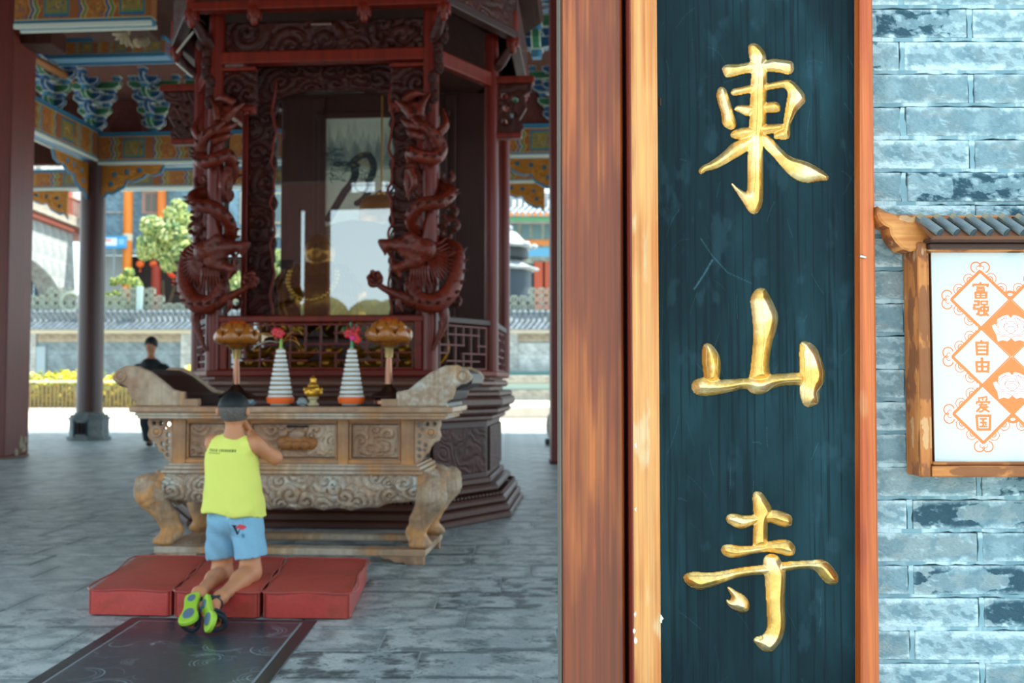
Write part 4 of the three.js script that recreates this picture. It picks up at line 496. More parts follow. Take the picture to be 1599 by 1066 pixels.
{
  const t = table, foot = [[-0.16, 0], [0.16, 0], [0.16, 0.052], [-0.1, 0.052], [-0.13, 0.035], [-0.145, 0.04], [-0.15, 0.02]];
  // plinth frame
  part('plinth_rail', bb(-0.815, 0.815, 0.05, 0.09, -0.12, 0, 0.006, true), wxH, t); part('plinth_rail', bb(-0.815, 0.815, 0.05, 0.09, -0.66, -0.56, 0.006, true), wxH, t);
  for (const s of [-1, 1]) part('plinth_rail', bb(Math.min(s * 0.815, s * 0.69), Math.max(s * 0.815, s * 0.69), 0.05, 0.0895, -0.56, -0.12, 0.006), wxA, t);
  for (const s of [-1, 1]) for (const z of [-0.03, -0.63]) part('plinth_foot', mv(ext((s > 0 ? [[-0.26, 0.052], [-0.235, 0.03], [-0.2, 0.03], [-0.17, 0.012], [-0.12, 0.012], [-0.1, 0], [0, 0], [0, 0.052]] : [[0, 0.052], [0, 0], [0.1, 0], [0.12, 0.012], [0.17, 0.012], [0.2, 0.03], [0.235, 0.03], [0.26, 0.052]]), 0.05, 0.004), s * 0.805, 0, z), wxA, t);
  // four lion legs with faces on the knees and clawed feet
  const leg = (sx, sz) => {
    const zz = (k) => -0.33 + sz * k, B = [cone([sx * 0.8, 0.47, zz(0.26)], [sx * 0.85, 0.4, zz(0.31)], 0.07, 0.085), cone([sx * 0.85, 0.4, zz(0.31)], [sx * 0.77, 0.25, zz(0.24)], 0.085, 0.06), cone([sx * 0.77, 0.25, zz(0.24)], [sx * 0.735, 0.17, zz(0.22)], 0.06, 0.052), cone([sx * 0.735, 0.17, zz(0.22)], [sx * 0.77, 0.125, zz(0.26)], 0.052, 0.045),
      ell([sx * 0.865, 0.47, zz(0.32)], [0.07, 0.05, 0.06]), ell([sx * 0.89, 0.43, zz(0.345)], [0.035, 0.03, 0.035]), ell([sx * 0.9, 0.47, zz(0.31)], [0.022, 0.022, 0.022]), ell([sx * 0.86, 0.475, zz(0.355)], [0.022, 0.022, 0.022]), ell([sx * 0.83, 0.33, zz(0.3)], [0.04, 0.045, 0.04])];
    for (const [dx, dz] of [[0.05, 0.0], [0.045, 0.035], [0.01, 0.05], [-0.03, 0.04]]) B.push(cone([sx * (0.75 + dx * 0.5), 0.15, zz(0.24 + dz * 0.5)], [sx * (0.765 + dx * 1.1), 0.112, zz(0.255 + dz * 1.1)], 0.03, 0.022));
    const f0 = blend(B, 0.025), f = (x, y, z) => f0(x, y, z) + (y > 0.28 ? 0.006 * Math.sin(x * 70 + 2 * Math.sin(y * 60)) * Math.sin(y * 75) * Math.sin(z * 66 + 1) : 0.002 * Math.sin(y * 90));
    const g = skin((x, y, z) => Math.max(f(x, y, z), 0.088 - y), [Math.min(sx * 0.6, sx * 1), 0.07, Math.min(zz(0.08), zz(0.46))], [Math.max(sx * 0.6, sx * 1), 0.57, Math.max(zz(0.08), zz(0.46))], 0.011);
    part('leg', g, legM, t);
  };
  for (const sx of [-1, 1]) for (const sz of [1, -1]) leg(sx, sz);
  // carved apron, bowed, with a wavy lower edge
  const low = (u) => { const q = Math.abs(u - 0.5) * 2; return 0.055 * sstep(0.5, 0.95, q) + 0.014 * Math.abs(Math.sin(u * 30)) * (1 - sstep(0.7, 0.9, q)); };
  part('apron', mv(carved(1.56, 0.215, 460, 70, 71, 0.026, 0.036, { low, bow: (u, v) => 0.05 * Math.sin(Math.PI * clamp(v * 1.0)) * (0.6 + 0.4 * Math.cos((u - 0.5) * 2)) }), 0, 0.415, -0.045), carvedM, t);
  part('apron', mv(carved(1.56, 0.215, 100, 20, 71, 0.02, 0.05, { low }), 0, 0.415, -0.61, 0, Math.PI), carvedM, t);
  for (const s of [-1, 1]) part('apron', mv(carved(0.5, 0.215, 90, 40, 72 + s, 0.018, 0.05, { low, bow: (u, v) => 0.04 * Math.sin(Math.PI * v) }), s * 0.775, 0.415, -0.33, 0, s * Math.PI / 2), carvedM, t);
  part('waist_moulding', [bb(-0.79, 0.79, 0.52, 0.54, -0.64, -0.02, 0.006, true), bb(-0.775, 0.775, 0.54, 0.565, -0.62, -0.035, 0.01, true), bb(-0.755, 0.755, 0.565, 0.578, -0.6, -0.05, 0.004, true)], wxH, t);
  // body: posts, rails and three carved panels; the coin slot sits in the middle one
  part('body_core', bb(-0.72, 0.72, 0.57, 0.85, -0.6, -0.09, 0.005), darkTable, t);
  const posts = [[-0.735, -0.655], [-0.325, -0.265], [0.275, 0.34], [0.655, 0.735]];
  for (const [a, b] of posts) part('post', bb(a, b, 0.575, 0.85, -0.1, -0.06, 0.005), wxO, t);
  for (const [a, b] of [[-0.655, -0.325], [-0.265, 0.275], [0.34, 0.655]]) for (const [y0, y1] of [[0.578, 0.602], [0.826, 0.85]]) part('panel_rail', bb(a, b, y0, y1, -0.1, -0.064, 0.005, true), wxO, t);
  const panel = (a, b, seed, extra, label) => { const w = b - a - 0.01, m = part('carved_panel', mv(carved(w - 0.03, 0.19, Math.round(w * 260), 52, seed, 0.016, 0.036, { extra }), (a + b) / 2, 0.714, -0.084), wxA, t); part('panel_bead', [bb(a + 0.004, b - 0.004, 0.602, 0.612, -0.1, -0.068, 0.003), bb(a + 0.004, b - 0.004, 0.816, 0.826, -0.1, -0.068, 0.003), bb(a + 0.004, a + 0.015, 0.612, 0.816, -0.1, -0.068, 0.003), bb(b - 0.015, b - 0.004, 0.612, 0.816, -0.1, -0.068, 0.003)], wxO, m); return m; };
  const lump = (x, y, rx, ry, h) => (px, py) => { const d = Math.hypot((px - x) / rx, (py - y) / ry); return d < 1 ? h * Math.sqrt(1 - d * d) : 0; }, sum = (...f) => (x, y) => f.reduce((s, q) => Math.max(s, q(x, y)), 0);
  panel(-0.655, -0.325, 81, sum(lump(0.08, 0.0, 0.04, 0.07, 0.02), lump(0.08, 0.06, 0.02, 0.02, 0.02), lump(-0.05, -0.05, 0.08, 0.03, 0.015)));
  const mid = panel(-0.265, 0.275, 82, sum(lump(0.17, -0.05, 0.05, 0.04, 0.018), lump(0.11, -0.06, 0.03, 0.04, 0.016)));
  // gilded lotus bowl relief on the middle panel
  const lot = part('lotus_relief', (() => { const g = []; for (const s of [-2, -1, 0, 1, 2]) g.push(mv(new THREE.SphereGeometry(0.05, 14, 10).scale(0.75, 0.8, 0.35), s * 0.042, -0.01 - 0.006 * Math.abs(s), 0.004 * (2 - Math.abs(s)), 0, 0, -s * 0.4)); for (const s of [-1, 0, 1]) g.push(mv(new THREE.SphereGeometry(0.042, 14, 10).scale(0.8, 0.7, 0.4), s * 0.05, -0.03, 0.016, 0, 0, -s * 0.3)); return g; })(), mat('#b9702c', 0.5, { map: spotT }), t, V(0.03, 0.72, -0.066));
  part('bowl_centre', mv(new THREE.SphereGeometry(0.05, 16, 12).scale(0.95, 0.6, 0.4), 0, 0.03, 0.008), mat('#c8a184', 0.6, { map: spotT }), lot);
  part('coin_slot', bb(-0.035, 0.095, 0.795, 0.806, -0.075, -0.058, 0.002), mat('#15100e', 0.8), t);
  panel(0.34, 0.655, 83, sum(lump(0.06, 0.03, 0.05, 0.012, 0.02), lump(0.06, 0.0, 0.035, 0.03, 0.012), lump(-0.02, 0.01, 0.016, 0.05, 0.018), lump(-0.08, -0.03, 0.05, 0.05, 0.016), lump(0.03, -0.05, 0.1, 0.02, 0.012)));
  // pierced corner brackets
  for (const s of [-1, 1]) {
    let pts = [[0, 0], [0.155, 0], [0.16, -0.03], [0.15, -0.06], [0.16, -0.1], [0.145, -0.13], [0.12, -0.14], [0.1, -0.165], [0.085, -0.2], [0.06, -0.215], [0.045, -0.245], [0.02, -0.262], [0, -0.28]], hs = [[0.03, -0.035, 0.016], [0.075, -0.03, 0.014], [0.12, -0.03, 0.013], [0.03, -0.1, 0.013], [0.03, -0.14, 0.012], [0.03, -0.18, 0.014], [0.065, -0.155, 0.012], [0.03, -0.22, 0.012], [0.06, -0.185, 0.01], [0.05, -0.06, 0.009]];
    if (s < 0) { pts = pts.map(([x, y]) => [-x, y]).reverse(); hs = hs.map(([x, y, r]) => [-x, y, r]); }
    const m = part('corner_bracket', mv(ext(pts, 0.03, 0.005, { holes: hs.map(([x, y, r]) => ring(x, y, r, 9)) }), s * 0.735, 0.846, -0.08), wxA, t); part('flower_boss', mv(new THREE.TorusGeometry(0.026, 0.009, 8, 18), s * 0.835, 0.765, -0.062), wxA, m); part('flower_eye', mv(new THREE.SphereGeometry(0.018, 12, 8).scale(1, 1, 0.6), s * 0.835, 0.765, -0.062), wxA, m);
  }
  // top board in two steps, then the upswept ends
  part('top_moulding', [bb(-0.93, 0.93, 0.846, 0.862, -0.63, -0.0, 0.004, true), bb(-0.945, 0.945, 0.862, 0.882, -0.645, 0.008, 0.008, true)], wxH, t); part('top_board', bb(-0.975, 0.975, 0.882, 0.92, -0.66, 0.02, 0.01, true), mat('#ffffff', 0.35, { map: wxT(931, 0.35, 0.2), bumpMap: grainH, bumpScale: 0.001 }), t); part('dark_inlay', bb(-0.68, 0.68, 0.9195, 0.922, -0.65, -0.004, 0.001, true), darkTop, t);
  const prof = [[0.64, 0.92], [0.64, 1.005], [0.71, 1.018], [0.775, 1.07], [0.85, 1.125], [0.93, 1.16], [1.0, 1.163], [1.06, 1.135], [1.085, 1.1], [1.08, 1.075], [1.05, 1.055], [1.02, 1.05], [0.99, 1.03], [0.985, 1.0], [0.97, 0.965], [0.935, 0.945], [0.945, 0.92]];
  for (const s of [-1, 1]) {
    const pr = s > 0 ? prof : prof.map(([x, y]) => [-x, y]).reverse(), low = pr.map(([x, y]) => [x, y > 1.0 ? y - 0.014 : y]);
    for (const z of [0.0, -0.635]) { const m = part('scroll_cheek', mv(ext(pr, 0.045, 0.008), 0, 0, z - 0.012), s < 0 ? wxA : carvedM, t); part('step_block', mv(rb(0.1, 0.045, 0.05, 0.005), s * 0.6, 0.9425, z - 0.012), wxA, m); part('scroll_eye', mv(new THREE.TorusGeometry(0.03, 0.008, 6, 20), s * 1.03, 1.1, z - 0.012 + 0.024), wxA, m); }
    part('scroll_plank', mv(ext(low.map(([x, y]) => [x, y - 0.004]), 0.59, 0.004), 0, 0, -0.33), darkTop, t);
  }
}
// ---- offerings on the table ----
const topY = 0.921, amber = new THREE.MeshPhysicalMaterial({ color: '#c87a2c', roughness: 0.22, transmission: 0.45, thickness: 0, clearcoat: 0.5, clearcoatRoughness: 0.15 }), amberTop = new THREE.MeshPhysicalMaterial({ color: '#c7551c', roughness: 0.2, transmission: 0.3, thickness: 0 });
const bronze = mat('#4a3128', 0.3, { metalness: 0.75 }), copperM = mat('#a3705a', 0.3, { metalness: 0.8 }), brassM = mat('#d9b676', 0.28, { metalness: 0.85 });
function lotusLamp(label, pos) {
  const o = thing('lotus_lamp', label, 'lamp', pos, 0, undefined);
  part('base', lathe([[0, 0], [0.085, 0], [0.088, 0.03], [0.08, 0.045], [0.115, 0.05], [0.12, 0.058], [0.1, 0.068], [0.055, 0.09], [0.03, 0.118], [0.022, 0.13]], 32), bronze, o); part('base_band', lathe([[0.088, 0.01], [0.0895, 0.012], [0.0895, 0.03], [0.088, 0.032]], 32), copperM, o);
  part('stem', lathe([[0.022, 0.125], [0.02, 0.2], [0.016, 0.29]], 20), copperM, o); part('knob', mv(new THREE.SphereGeometry(0.022, 14, 10), 0, 0.135, 0), brassM, o); part('socket', lathe([[0.016, 0.288], [0.024, 0.29], [0.026, 0.345], [0.045, 0.352], [0.05, 0.358]], 20), brassM, o);
  const cup = part('flower_cup', lathe([[0.01, 0.352], [0.05, 0.357], [0.085, 0.385], [0.1, 0.42], [0.095, 0.44], [0.06, 0.44], [0.02, 0.43]], 28), amber, o);
  const petal = (w, h, c) => { const g = new THREE.SphereGeometry(1, 14, 10), p = g.attributes.position; for (let i = 0; i < p.count; i++) { const y = p.getY(i), k = 1 - 0.35 * Math.max(0, y); p.setXYZ(i, p.getX(i) * w * k, y * h, p.getZ(i) * 0.018 + c * (1 - y * y) * 0.6); } g.computeVertexNormals(); return g; };
  for (let k = 0; k < 8; k++) part('petal', mv(petal(0.056, 0.056, 0.05), 0, 0, 0).rotateX(0.45).translate(0, 0.425, 0.095).rotateY(k * Math.PI / 4), amber, o);
  for (let k = 0; k < 8; k++) part('petal', petal(0.048, 0.05, 0.045).rotateX(0.1).translate(0, 0.462, 0.066).rotateY(k * Math.PI / 4 + 0.39), amber, o);
  for (let k = 0; k < 6; k++) part('inner_petal', petal(0.036, 0.04, 0.03).rotateX(-0.25).translate(0, 0.492, 0.034).rotateY(k * Math.PI / 3), amberTop, o);
  return o;
}
const onTop = (x, d) => { const p = P(x, 600, d); p.y = topY + 0.001; return p; };
lotusLamp('amber lotus lamp on a bronze stand behind the boy, left of the cones', onTop(369, 6.25)); lotusLamp('amber lotus lamp on a bronze stand at the right end of the altar', onTop(607, 5.98));
function cone_(label, pos, kind) {
  const o = thing('offering_cone', label, 'cone', pos, 0.3 * kind);
  part('foot', lathe([[0, 0], [0.06, 0], [0.058, 0.012], [0.072, 0.018], [0.078, 0.05], [0.074, 0.052], [0.07, 0.04], [0, 0.04]], 28).translate(0, 0, 0), mat('#dcd9cf', 0.5), o); part('orange_rim', lathe([[0.0705, 0.014], [0.077, 0.016], [0.083, 0.05], [0.079, 0.054], [0.072, 0.034]], 28), mat('#f2651c', 0.4), o);
  const wT = mat('#dfe3e3', 0.45), gT = mat('#b98d4a', 0.4, { metalness: 0.5 });
  part('core', lathe([[0.064, 0.04], [0.012, 0.345], [0, 0.347]], 20), wT, o);
  for (let k = 0; k < 11; k++) { const y = 0.055 + k * 0.027, r = lerp(0.064, 0.015, k / 10.6); part('ring', new THREE.TorusGeometry(r, 0.0115, 8, 26).rotateX(Math.PI / 2).translate(0, y, 0), wT, o); part('gold_band', new THREE.TorusGeometry(r + 0.005, 0.0028, 6, 24).rotateX(Math.PI / 2).translate(0, y + 0.0135, 0), gT, o); }
  // plastic flower spray on the tip
  const gm = mat(kind ? '#2f8f52' : '#86b53c', 0.35), fl = [['#c5202c', 0.03], ['#e0302e', 0.024], ['#d8327a', 0.018]];
  part('spray_stem', sweep([[0, 0.34, 0], [0.002, 0.4, 0.003], [-0.004, 0.46, 0]], [0.01, 0.008, 0.006]), gm, o);
  reseed(40 + kind); (kind ? [[0.016, 0.42, 0.02, 1], [0.0, 0.405, 0.03, 2], [0.03, 0.395, 0.02, 1], [-0.02, 0.43, 0.02, 0], [0.02, 0.455, 0.01, 0]] : [[-0.02, 0.44, 0.03, 0], [0.0, 0.43, 0.035, 0]]).forEach(([x, y, z, c]) => { const f = []; for (let k = 0; k < 6; k++) f.push(mv(new THREE.SphereGeometry(fl[c][1] * 0.62, 8, 6).scale(1, 0.8, 0.5), fl[c][1] * 0.5 * Math.cos(k), fl[c][1] * 0.45 * Math.sin(k), 0, 0, 0, k)); part('flower', mv(mergeGeometries(f), x, y, z), mat(fl[c][0], 0.35), o); });
  const strips = kind ? [['#0f5a3c', -0.05, 0.47], ['#0f5a3c', -0.01, 0.5], ['#0f5a3c', 0.02, 0.49], ['#d7b22c', 0.12, 0.4], ['#15120f', 0.06, 0.42], ['#6b3d17', 0.1, 0.3]] : [['#d9a42f', -0.115, 0.43], ['#571d45', -0.07, 0.47], ['#d9a42f', 0.1, 0.38], ['#c3641c', 0.085, 0.41], ['#6b3d17', 0.13, 0.33], ['#2a2018', -0.13, 0.37], ['#d2c8b0', -0.14, 0.36], ['#c9a53c', 0.11, 0.45]];
  for (const [c, x, y] of strips) part('tinsel_leaf', sweep([[0, 0.375, 0], [x * 0.5, (y + 0.39) / 2 + 0.012, 0.01], [x, y, 0.02], [x * 1.25, y - 0.03, 0.025]], [0.003, 0.012, 0.013, 0.002], { flat: 0.25, sides: 8 }), mat(c, 0.3, { metalness: 0.3 }), o);
}
cone_('white beaded offering cone with a red flower, left of the gold jar', onTop(438, 5.97), 0); cone_('white beaded offering cone with green and red flowers, right of the gold jar', onTop(549, 5.96), 1);
{
  const gm = mat('#e0a53a', 0.28, { metalness: 0.75 }), o = thing('gold_jar', 'small gold treasure jar with pointed lid between the two cones', 'jar', onTop(489, 5.94));
  part('foot', lathe([[0, 0], [0.038, 0], [0.036, 0.012], [0.02, 0.025], [0.024, 0.035], [0.034, 0.045], [0.036, 0.055], [0, 0.055]], 20), mat('#c9b98e', 0.25, { metalness: 0.3 }), o); part('body', lathe([[0, 0.052], [0.035, 0.055], [0.052, 0.075], [0.053, 0.095], [0.04, 0.112], [0.028, 0.118]], 22), gm, o); part('lid', lathe([[0.03, 0.116], [0.032, 0.122], [0.02, 0.136], [0.015, 0.15], [0.02, 0.158], [0.012, 0.17], [0.0, 0.182]], 18), gm, o);
  for (let k = 0; k < 9; k++) part('coin_boss', mv(new THREE.SphereGeometry(0.016, 10, 8).scale(1, 1, 0.5), 0, 0.085 + (k % 2 ? 0.012 : -0.006), 0.05).rotateY(k * 0.698), gm, o);
  const rock = (label, x, d, s, c) => { const g = new THREE.IcosahedronGeometry(s, 3), p = g.attributes.position; for (let i = 0; i < p.count; i++) { const k = 0.8 + 0.35 * hash(Math.round(p.getX(i) * 900), Math.round(p.getY(i) * 900), Math.round(p.getZ(i) * 900) & 255); p.setXYZ(i, p.getX(i) * k, p.getY(i) * k * 0.9 + s * 0.75, p.getZ(i) * k); } g.computeVertexNormals(); solo('crumpled_wrapper', g, mat(c, 0.35, { metalness: 0.3 }), label, 'wrapper', onTop(x, d)); };
  rock('crumpled grey foil lump touching the gold jar on its left', 472, 5.93, 0.03, '#8d969c'); rock('small bluish crumpled wrapper just right of the boy\'s head', 393, 6.1, 0.022, '#8fa4b4');
}
// ================= the carved shrine with its dragons, glass, painting and gilded statue =================
const SPOS = V(-1.437, 0, -7.48), shrine = thing('shrine', 'tall dark red carved wooden shrine with dragon columns and glass front', 'shrine', SPOS, ROT);
const sl = (px, py) => [(px - 501) / 208, 1.05 + (600 - py) / 208]; // picture point to the shrine's front plane
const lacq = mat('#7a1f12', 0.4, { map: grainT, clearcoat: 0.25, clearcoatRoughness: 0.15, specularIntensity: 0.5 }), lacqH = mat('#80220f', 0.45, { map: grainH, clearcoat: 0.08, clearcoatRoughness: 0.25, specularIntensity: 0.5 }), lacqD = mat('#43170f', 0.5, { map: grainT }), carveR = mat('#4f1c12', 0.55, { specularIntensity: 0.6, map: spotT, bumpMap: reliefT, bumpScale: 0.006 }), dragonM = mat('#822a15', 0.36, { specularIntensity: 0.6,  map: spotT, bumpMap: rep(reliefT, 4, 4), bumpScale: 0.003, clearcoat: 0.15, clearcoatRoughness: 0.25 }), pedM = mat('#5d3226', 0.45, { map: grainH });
const CORN = [[-0.83, 0], [0.83, 0], [1.22, -0.67], [1.22, -1.87], [0.83, -2.54], [-0.83, -2.54], [-1.22, -1.87], [-1.22, -0.67]];
const octo = (k) => CORN.map(([x, z]) => [x * k, -((z + 1.27) * k - 1.27)]);
const tier = (k, y0, y1, bev = 0.012) => mv(ext(octo(k), y1 - y0, bev), 0, (y0 + y1) / 2, 0, -Math.PI / 2);
{
  const s = shrine;
  part('pedestal_foot', [tier(1.14, 0, 0.05, 0.01), tier(1.12, 0.05, 0.11)], pedM, s); part('pedestal_moulding', [tier(1.1, 0.11, 0.17, 0.02), tier(1.05, 0.2, 0.26, 0.02), tier(1.0, 0.26, 0.31, 0.01)], pedM, s);
  { const g = []; octo(1.07).forEach((a, i, l) => { const b = l[(i + 1) % 8], n = Math.round(Math.hypot(b[0] - a[0], b[1] - a[1]) / 0.045); for (let k = 0; k < n; k++) { const t = (k + 0.5) / n; g.push(mv(new THREE.SphereGeometry(0.018, 6, 5), lerp(a[0], b[0], t), 0.185, -lerp(a[1], b[1], t))); } }); const m = part('bead_row', g, pedM, s); m.userData.kind = 'stuff'; }
  part('pedestal_waist', tier(0.97, 0.3, 0.76, 0.005), lacqD, s);
  CORN.forEach((a, i) => { const b = CORN[(i + 1) % 8], mx = (a[0] + b[0]) / 2 * 0.975, mz = ((a[1] + b[1]) / 2 + 1.27) * 0.975 - 1.27, L = Math.hypot(b[0] - a[0], b[1] - a[1]) * 0.86; part('waist_panel', mv(rb(L, 0.36, 0.03, 0.008), mx, 0.53, mz, 0, Math.atan2(b[0] - a[0], b[1] - a[1]) - Math.PI / 2), carveR, s); });
  part('pedestal_cornice', [tier(1.01, 0.76, 0.81, 0.015), tier(1.05, 0.81, 0.87, 0.02), tier(1.08, 0.87, 0.95, 0.02), tier(1.06, 0.95, 1.0, 0.015)], pedM, s);
  part('sill', [tier(1.03, 1.03, 1.09, 0.02)], mat('#7e4a3a', 0.4, { map: grainH, clearcoat: 0.2 }), s); part('sill_rail', tier(1.04, 1.105, 1.165, 0.015), lacqH, s); part('sill_recess', tier(0.99, 1.0, 1.14, 0.002), pedM, s);
  const colR = [0.06, 0.06, 0.058, 0.055, 0.055, 0.055, 0.055, 0.058];
  CORN.forEach(([x, z], i) => part('column', new THREE.CylinderGeometry(colR[i], colR[i], 2.75, 22).translate(x, 2.53, z), lacq, s));
  // lattice fronts: bars on a stepped grid
  const lattice = (a, b, y0, y1, nx) => { const L = Math.hypot(b[0] - a[0], b[1] - a[1]), yaw = -Math.atan2(b[1] - a[1], b[0] - a[0]), bw = 0.014, g = []; const bar = (x0, x1, ya, yb) => g.push(bb(Math.min(x0, x1) - bw / 2, Math.max(x0, x1) + bw / 2, Math.min(ya, yb) - bw / 2, Math.max(ya, yb) + bw / 2, -0.012, 0.012, 0.003));
    const H2 = y1 - y0, fy = (k) => y0 + H2 * k; const w = L / nx, lat = new THREE.Group(); lat.name = 'lattice_panel'; s.add(lat); lat.position.set(a[0], 0, a[1]); lat.rotation.y = yaw;
    const put = () => { while (g.length) part('lattice_bar', g.pop(), lacq, lat); };
    bar(0, L, y0, y0); bar(0, L, y1, y1); for (const k of [0.18, 0.36, 0.55, 0.8]) { for (let i = 0; i < nx; i++) { const x0 = i * w, q = (i + Math.round(k * 10)) % 3; if (q === 0) bar(x0, x0 + w, fy(k), fy(k)); else if (q === 1) bar(x0, x0 + w * 0.55, fy(k), fy(k)); else bar(x0 + w * 0.45, x0 + w, fy(k), fy(k)); } }
    for (let i = 0; i <= nx; i++) bar(i * w, i * w, y0, y1); for (let i = 0; i < nx; i++) { bar(i * w + w * 0.5, i * w + w * 0.5, fy(i % 2 ? 0 : 0.36), fy(i % 2 ? 0.36 : 0.8)); bar(i * w + w * 0.5, i * w + w * 0.5, fy(i % 2 ? 0.55 : 0.8), fy(1)); } put(); };
  lattice([-0.7, 0], [0.7, 0], 1.17, 1.5, 6); lattice([0.88, -0.09], [1.18, -0.58], 1.17, 1.5, 3); lattice([-1.18, -0.58], [-0.88, -0.09], 1.17, 1.5, 3); lattice([1.22, -0.75], [1.22, -1.8], 1.17, 1.5, 4); lattice([-1.22, -1.8], [-1.22, -0.75], 1.17, 1.5, 4);
  for (const x of [-0.745, 0.745]) part('small_post', bb(x - 0.028, x + 0.028, 1.16, 1.53, -0.03, 0.03, 0.01), lacqH, s);
  part('front_rail', bb(-0.83, 0.83, 1.515, 1.57, -0.035, 0.035, 0.014, true), lacqH, s);
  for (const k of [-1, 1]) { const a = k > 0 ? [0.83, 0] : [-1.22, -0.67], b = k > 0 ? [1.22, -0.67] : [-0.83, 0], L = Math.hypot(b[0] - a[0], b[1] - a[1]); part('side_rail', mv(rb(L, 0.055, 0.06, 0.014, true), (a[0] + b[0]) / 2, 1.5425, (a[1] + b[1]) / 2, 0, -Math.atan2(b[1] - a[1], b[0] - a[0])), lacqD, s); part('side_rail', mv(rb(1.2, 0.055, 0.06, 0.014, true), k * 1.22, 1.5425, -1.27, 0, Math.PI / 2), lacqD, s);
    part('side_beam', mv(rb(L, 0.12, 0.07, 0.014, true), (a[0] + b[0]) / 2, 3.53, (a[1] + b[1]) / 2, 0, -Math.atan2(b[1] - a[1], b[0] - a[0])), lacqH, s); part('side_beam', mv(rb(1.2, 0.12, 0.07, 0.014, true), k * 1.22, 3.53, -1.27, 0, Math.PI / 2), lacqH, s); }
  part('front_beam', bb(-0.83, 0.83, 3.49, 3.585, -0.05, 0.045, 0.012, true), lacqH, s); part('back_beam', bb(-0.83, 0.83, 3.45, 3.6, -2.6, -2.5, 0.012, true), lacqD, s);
  part('frieze_board', mv(carved(1.62, 0.25, 160, 26, 91, 0.03, 0.07), 0, 3.715, -0.05), carveR, s); part('frieze_strip', bb(-0.1, 0.06, 3.79, 3.8, -0.03, 0.0, 0.003, true), mat('#8d6f62', 0.4), s);
  // corner brackets under the front beam, with scalloped feet
  for (const k of [-1, 1]) { const m = part('corner_bracket', mv(carved(0.27, 0.3, 44, 48, 95 + k, 0.035, 0.06), k * 0.655, 3.3, -0.01), carveR, s); part('bracket_rim', [bb(k * 0.655 - 0.14, k * 0.655 + 0.14, 3.44, 3.47, -0.03, 0.04, 0.008, true), bb(k * 0.79 - 0.012, k * 0.79 + 0.012, 3.12, 3.45, -0.03, 0.04, 0.006)], lacqH, m); const f = []; for (let i = 0; i < 6; i++) f.push(mv(new THREE.SphereGeometry(0.024, 8, 6), k * 0.655 - 0.12 + i * 0.048, 3.12, 0.02)); f.push(bb(k * 0.655 - 0.14, k * 0.655 + 0.14, 3.12, 3.17, -0.03, 0.05, 0.015, true)); part('scalloped_foot', f, lacqH, m); }
  // inner carved frame set back behind the dragons, its inner edge wavy
  const wave = (y, q) => 0.016 * Math.sin(y * 17 + q) + 0.01 * Math.sin(y * 41), fz = -0.3;
  for (const k of [-1, 1]) { const g = carved(0.21, 1.86, 44, 360, 97 + k, 0.022, 0.07), p = g.attributes.position; for (let i = 0; i < p.count; i++) { const x = p.getX(i), y = p.getY(i); if (x * k < 0) p.setX(i, x + k * wave(y, k) * Math.min(1, -x * k / 0.1)); } g.computeVertexNormals(); part('carved_side_board', mv(g, k * 0.575, 2.52, fz), carveR, s); part('side_stile', bb(k * 0.7 - 0.025, k * 0.7 + 0.025, 1.57, 3.5, fz - 0.02, fz + 0.03, 0.006), lacq, s); part('side_bead', sweep(Array.from({ length: 24 }, (_, i) => [k * (0.47 - wave((i / 23 - 0.5) * 1.86, k)), 2.52 + (i / 23 - 0.5) * 1.86, fz + 0.02]), [0.011, 0.011], { sides: 6 }), lacqH, s); }
  { const g = carved(1.34, 0.3, 200, 44, 99, 0.025, 0.07, { low: (u) => 0.12 * Math.pow(Math.abs(Math.sin((u - 0.5) * Math.PI)), 3) * 0 + 0.15 * (1 - sstep(0.05, 0.2, Math.min(u, 1 - u)) ) * 0 + 0.1 * sstep(0.0, 0.35, 0.5 - Math.abs(u - 0.5)) }); part('carved_top_board', mv(g, 0, 3.42, fz + 0.004), carveR, s); part('top_stile', bb(-0.7, 0.7, 3.57, 3.65, fz - 0.02, fz + 0.03, 0.006, true), lacq, s); }
  // glazing: clear panes front and sides
  const glass = new THREE.MeshPhysicalMaterial({ color: '#f2fbfa', roughness: 0.0, transmission: 1, thickness: 0, ior: 3.2 });
  part('glass_pane', new THREE.PlaneGeometry(1.36, 1.98).translate(0, 2.55, fz - 0.04), glass, s).userData.label = 'front glass pane mirroring the courtyard sky';
  part('glazing_bar', bb(-1.235, -1.205, 1.57, 3.48, -1.3, -1.24, 0.004), lacqD, s); for (const k of [-1, 1]) part('inner_post', bb(k * 0.66 - 0.05, k * 0.66 + 0.05, 1.1, 3.9, -2.35, -2.25, 0.008), lacqD, s);
  // eaves: octagon beam, carved upper board, drops at the corners, dark canopy above
  const E = octo(1.15).map(([x, y]) => [x, -y]);
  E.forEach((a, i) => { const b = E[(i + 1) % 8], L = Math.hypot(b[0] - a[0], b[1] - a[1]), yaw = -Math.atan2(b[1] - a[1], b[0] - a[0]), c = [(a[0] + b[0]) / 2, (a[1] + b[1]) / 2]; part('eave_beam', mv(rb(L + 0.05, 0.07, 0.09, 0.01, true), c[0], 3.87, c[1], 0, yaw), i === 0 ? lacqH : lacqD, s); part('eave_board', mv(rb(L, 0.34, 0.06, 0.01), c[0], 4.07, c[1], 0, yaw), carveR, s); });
  part('canopy', [tier(1.13, 4.22, 4.5, 0.03), tier(0.98, 3.93, 4.22, 0.01)], darkWood, s); part('canopy_roof', [tier(1.3, 4.5, 4.58, 0.03), tier(1.05, 4.58, 4.9, 0.06)], darkWood, s);
  part('back_panel', bb(-1.05, 1.05, 1.1, 3.92, -2.34, -2.3, 0.006), lacqD, s);
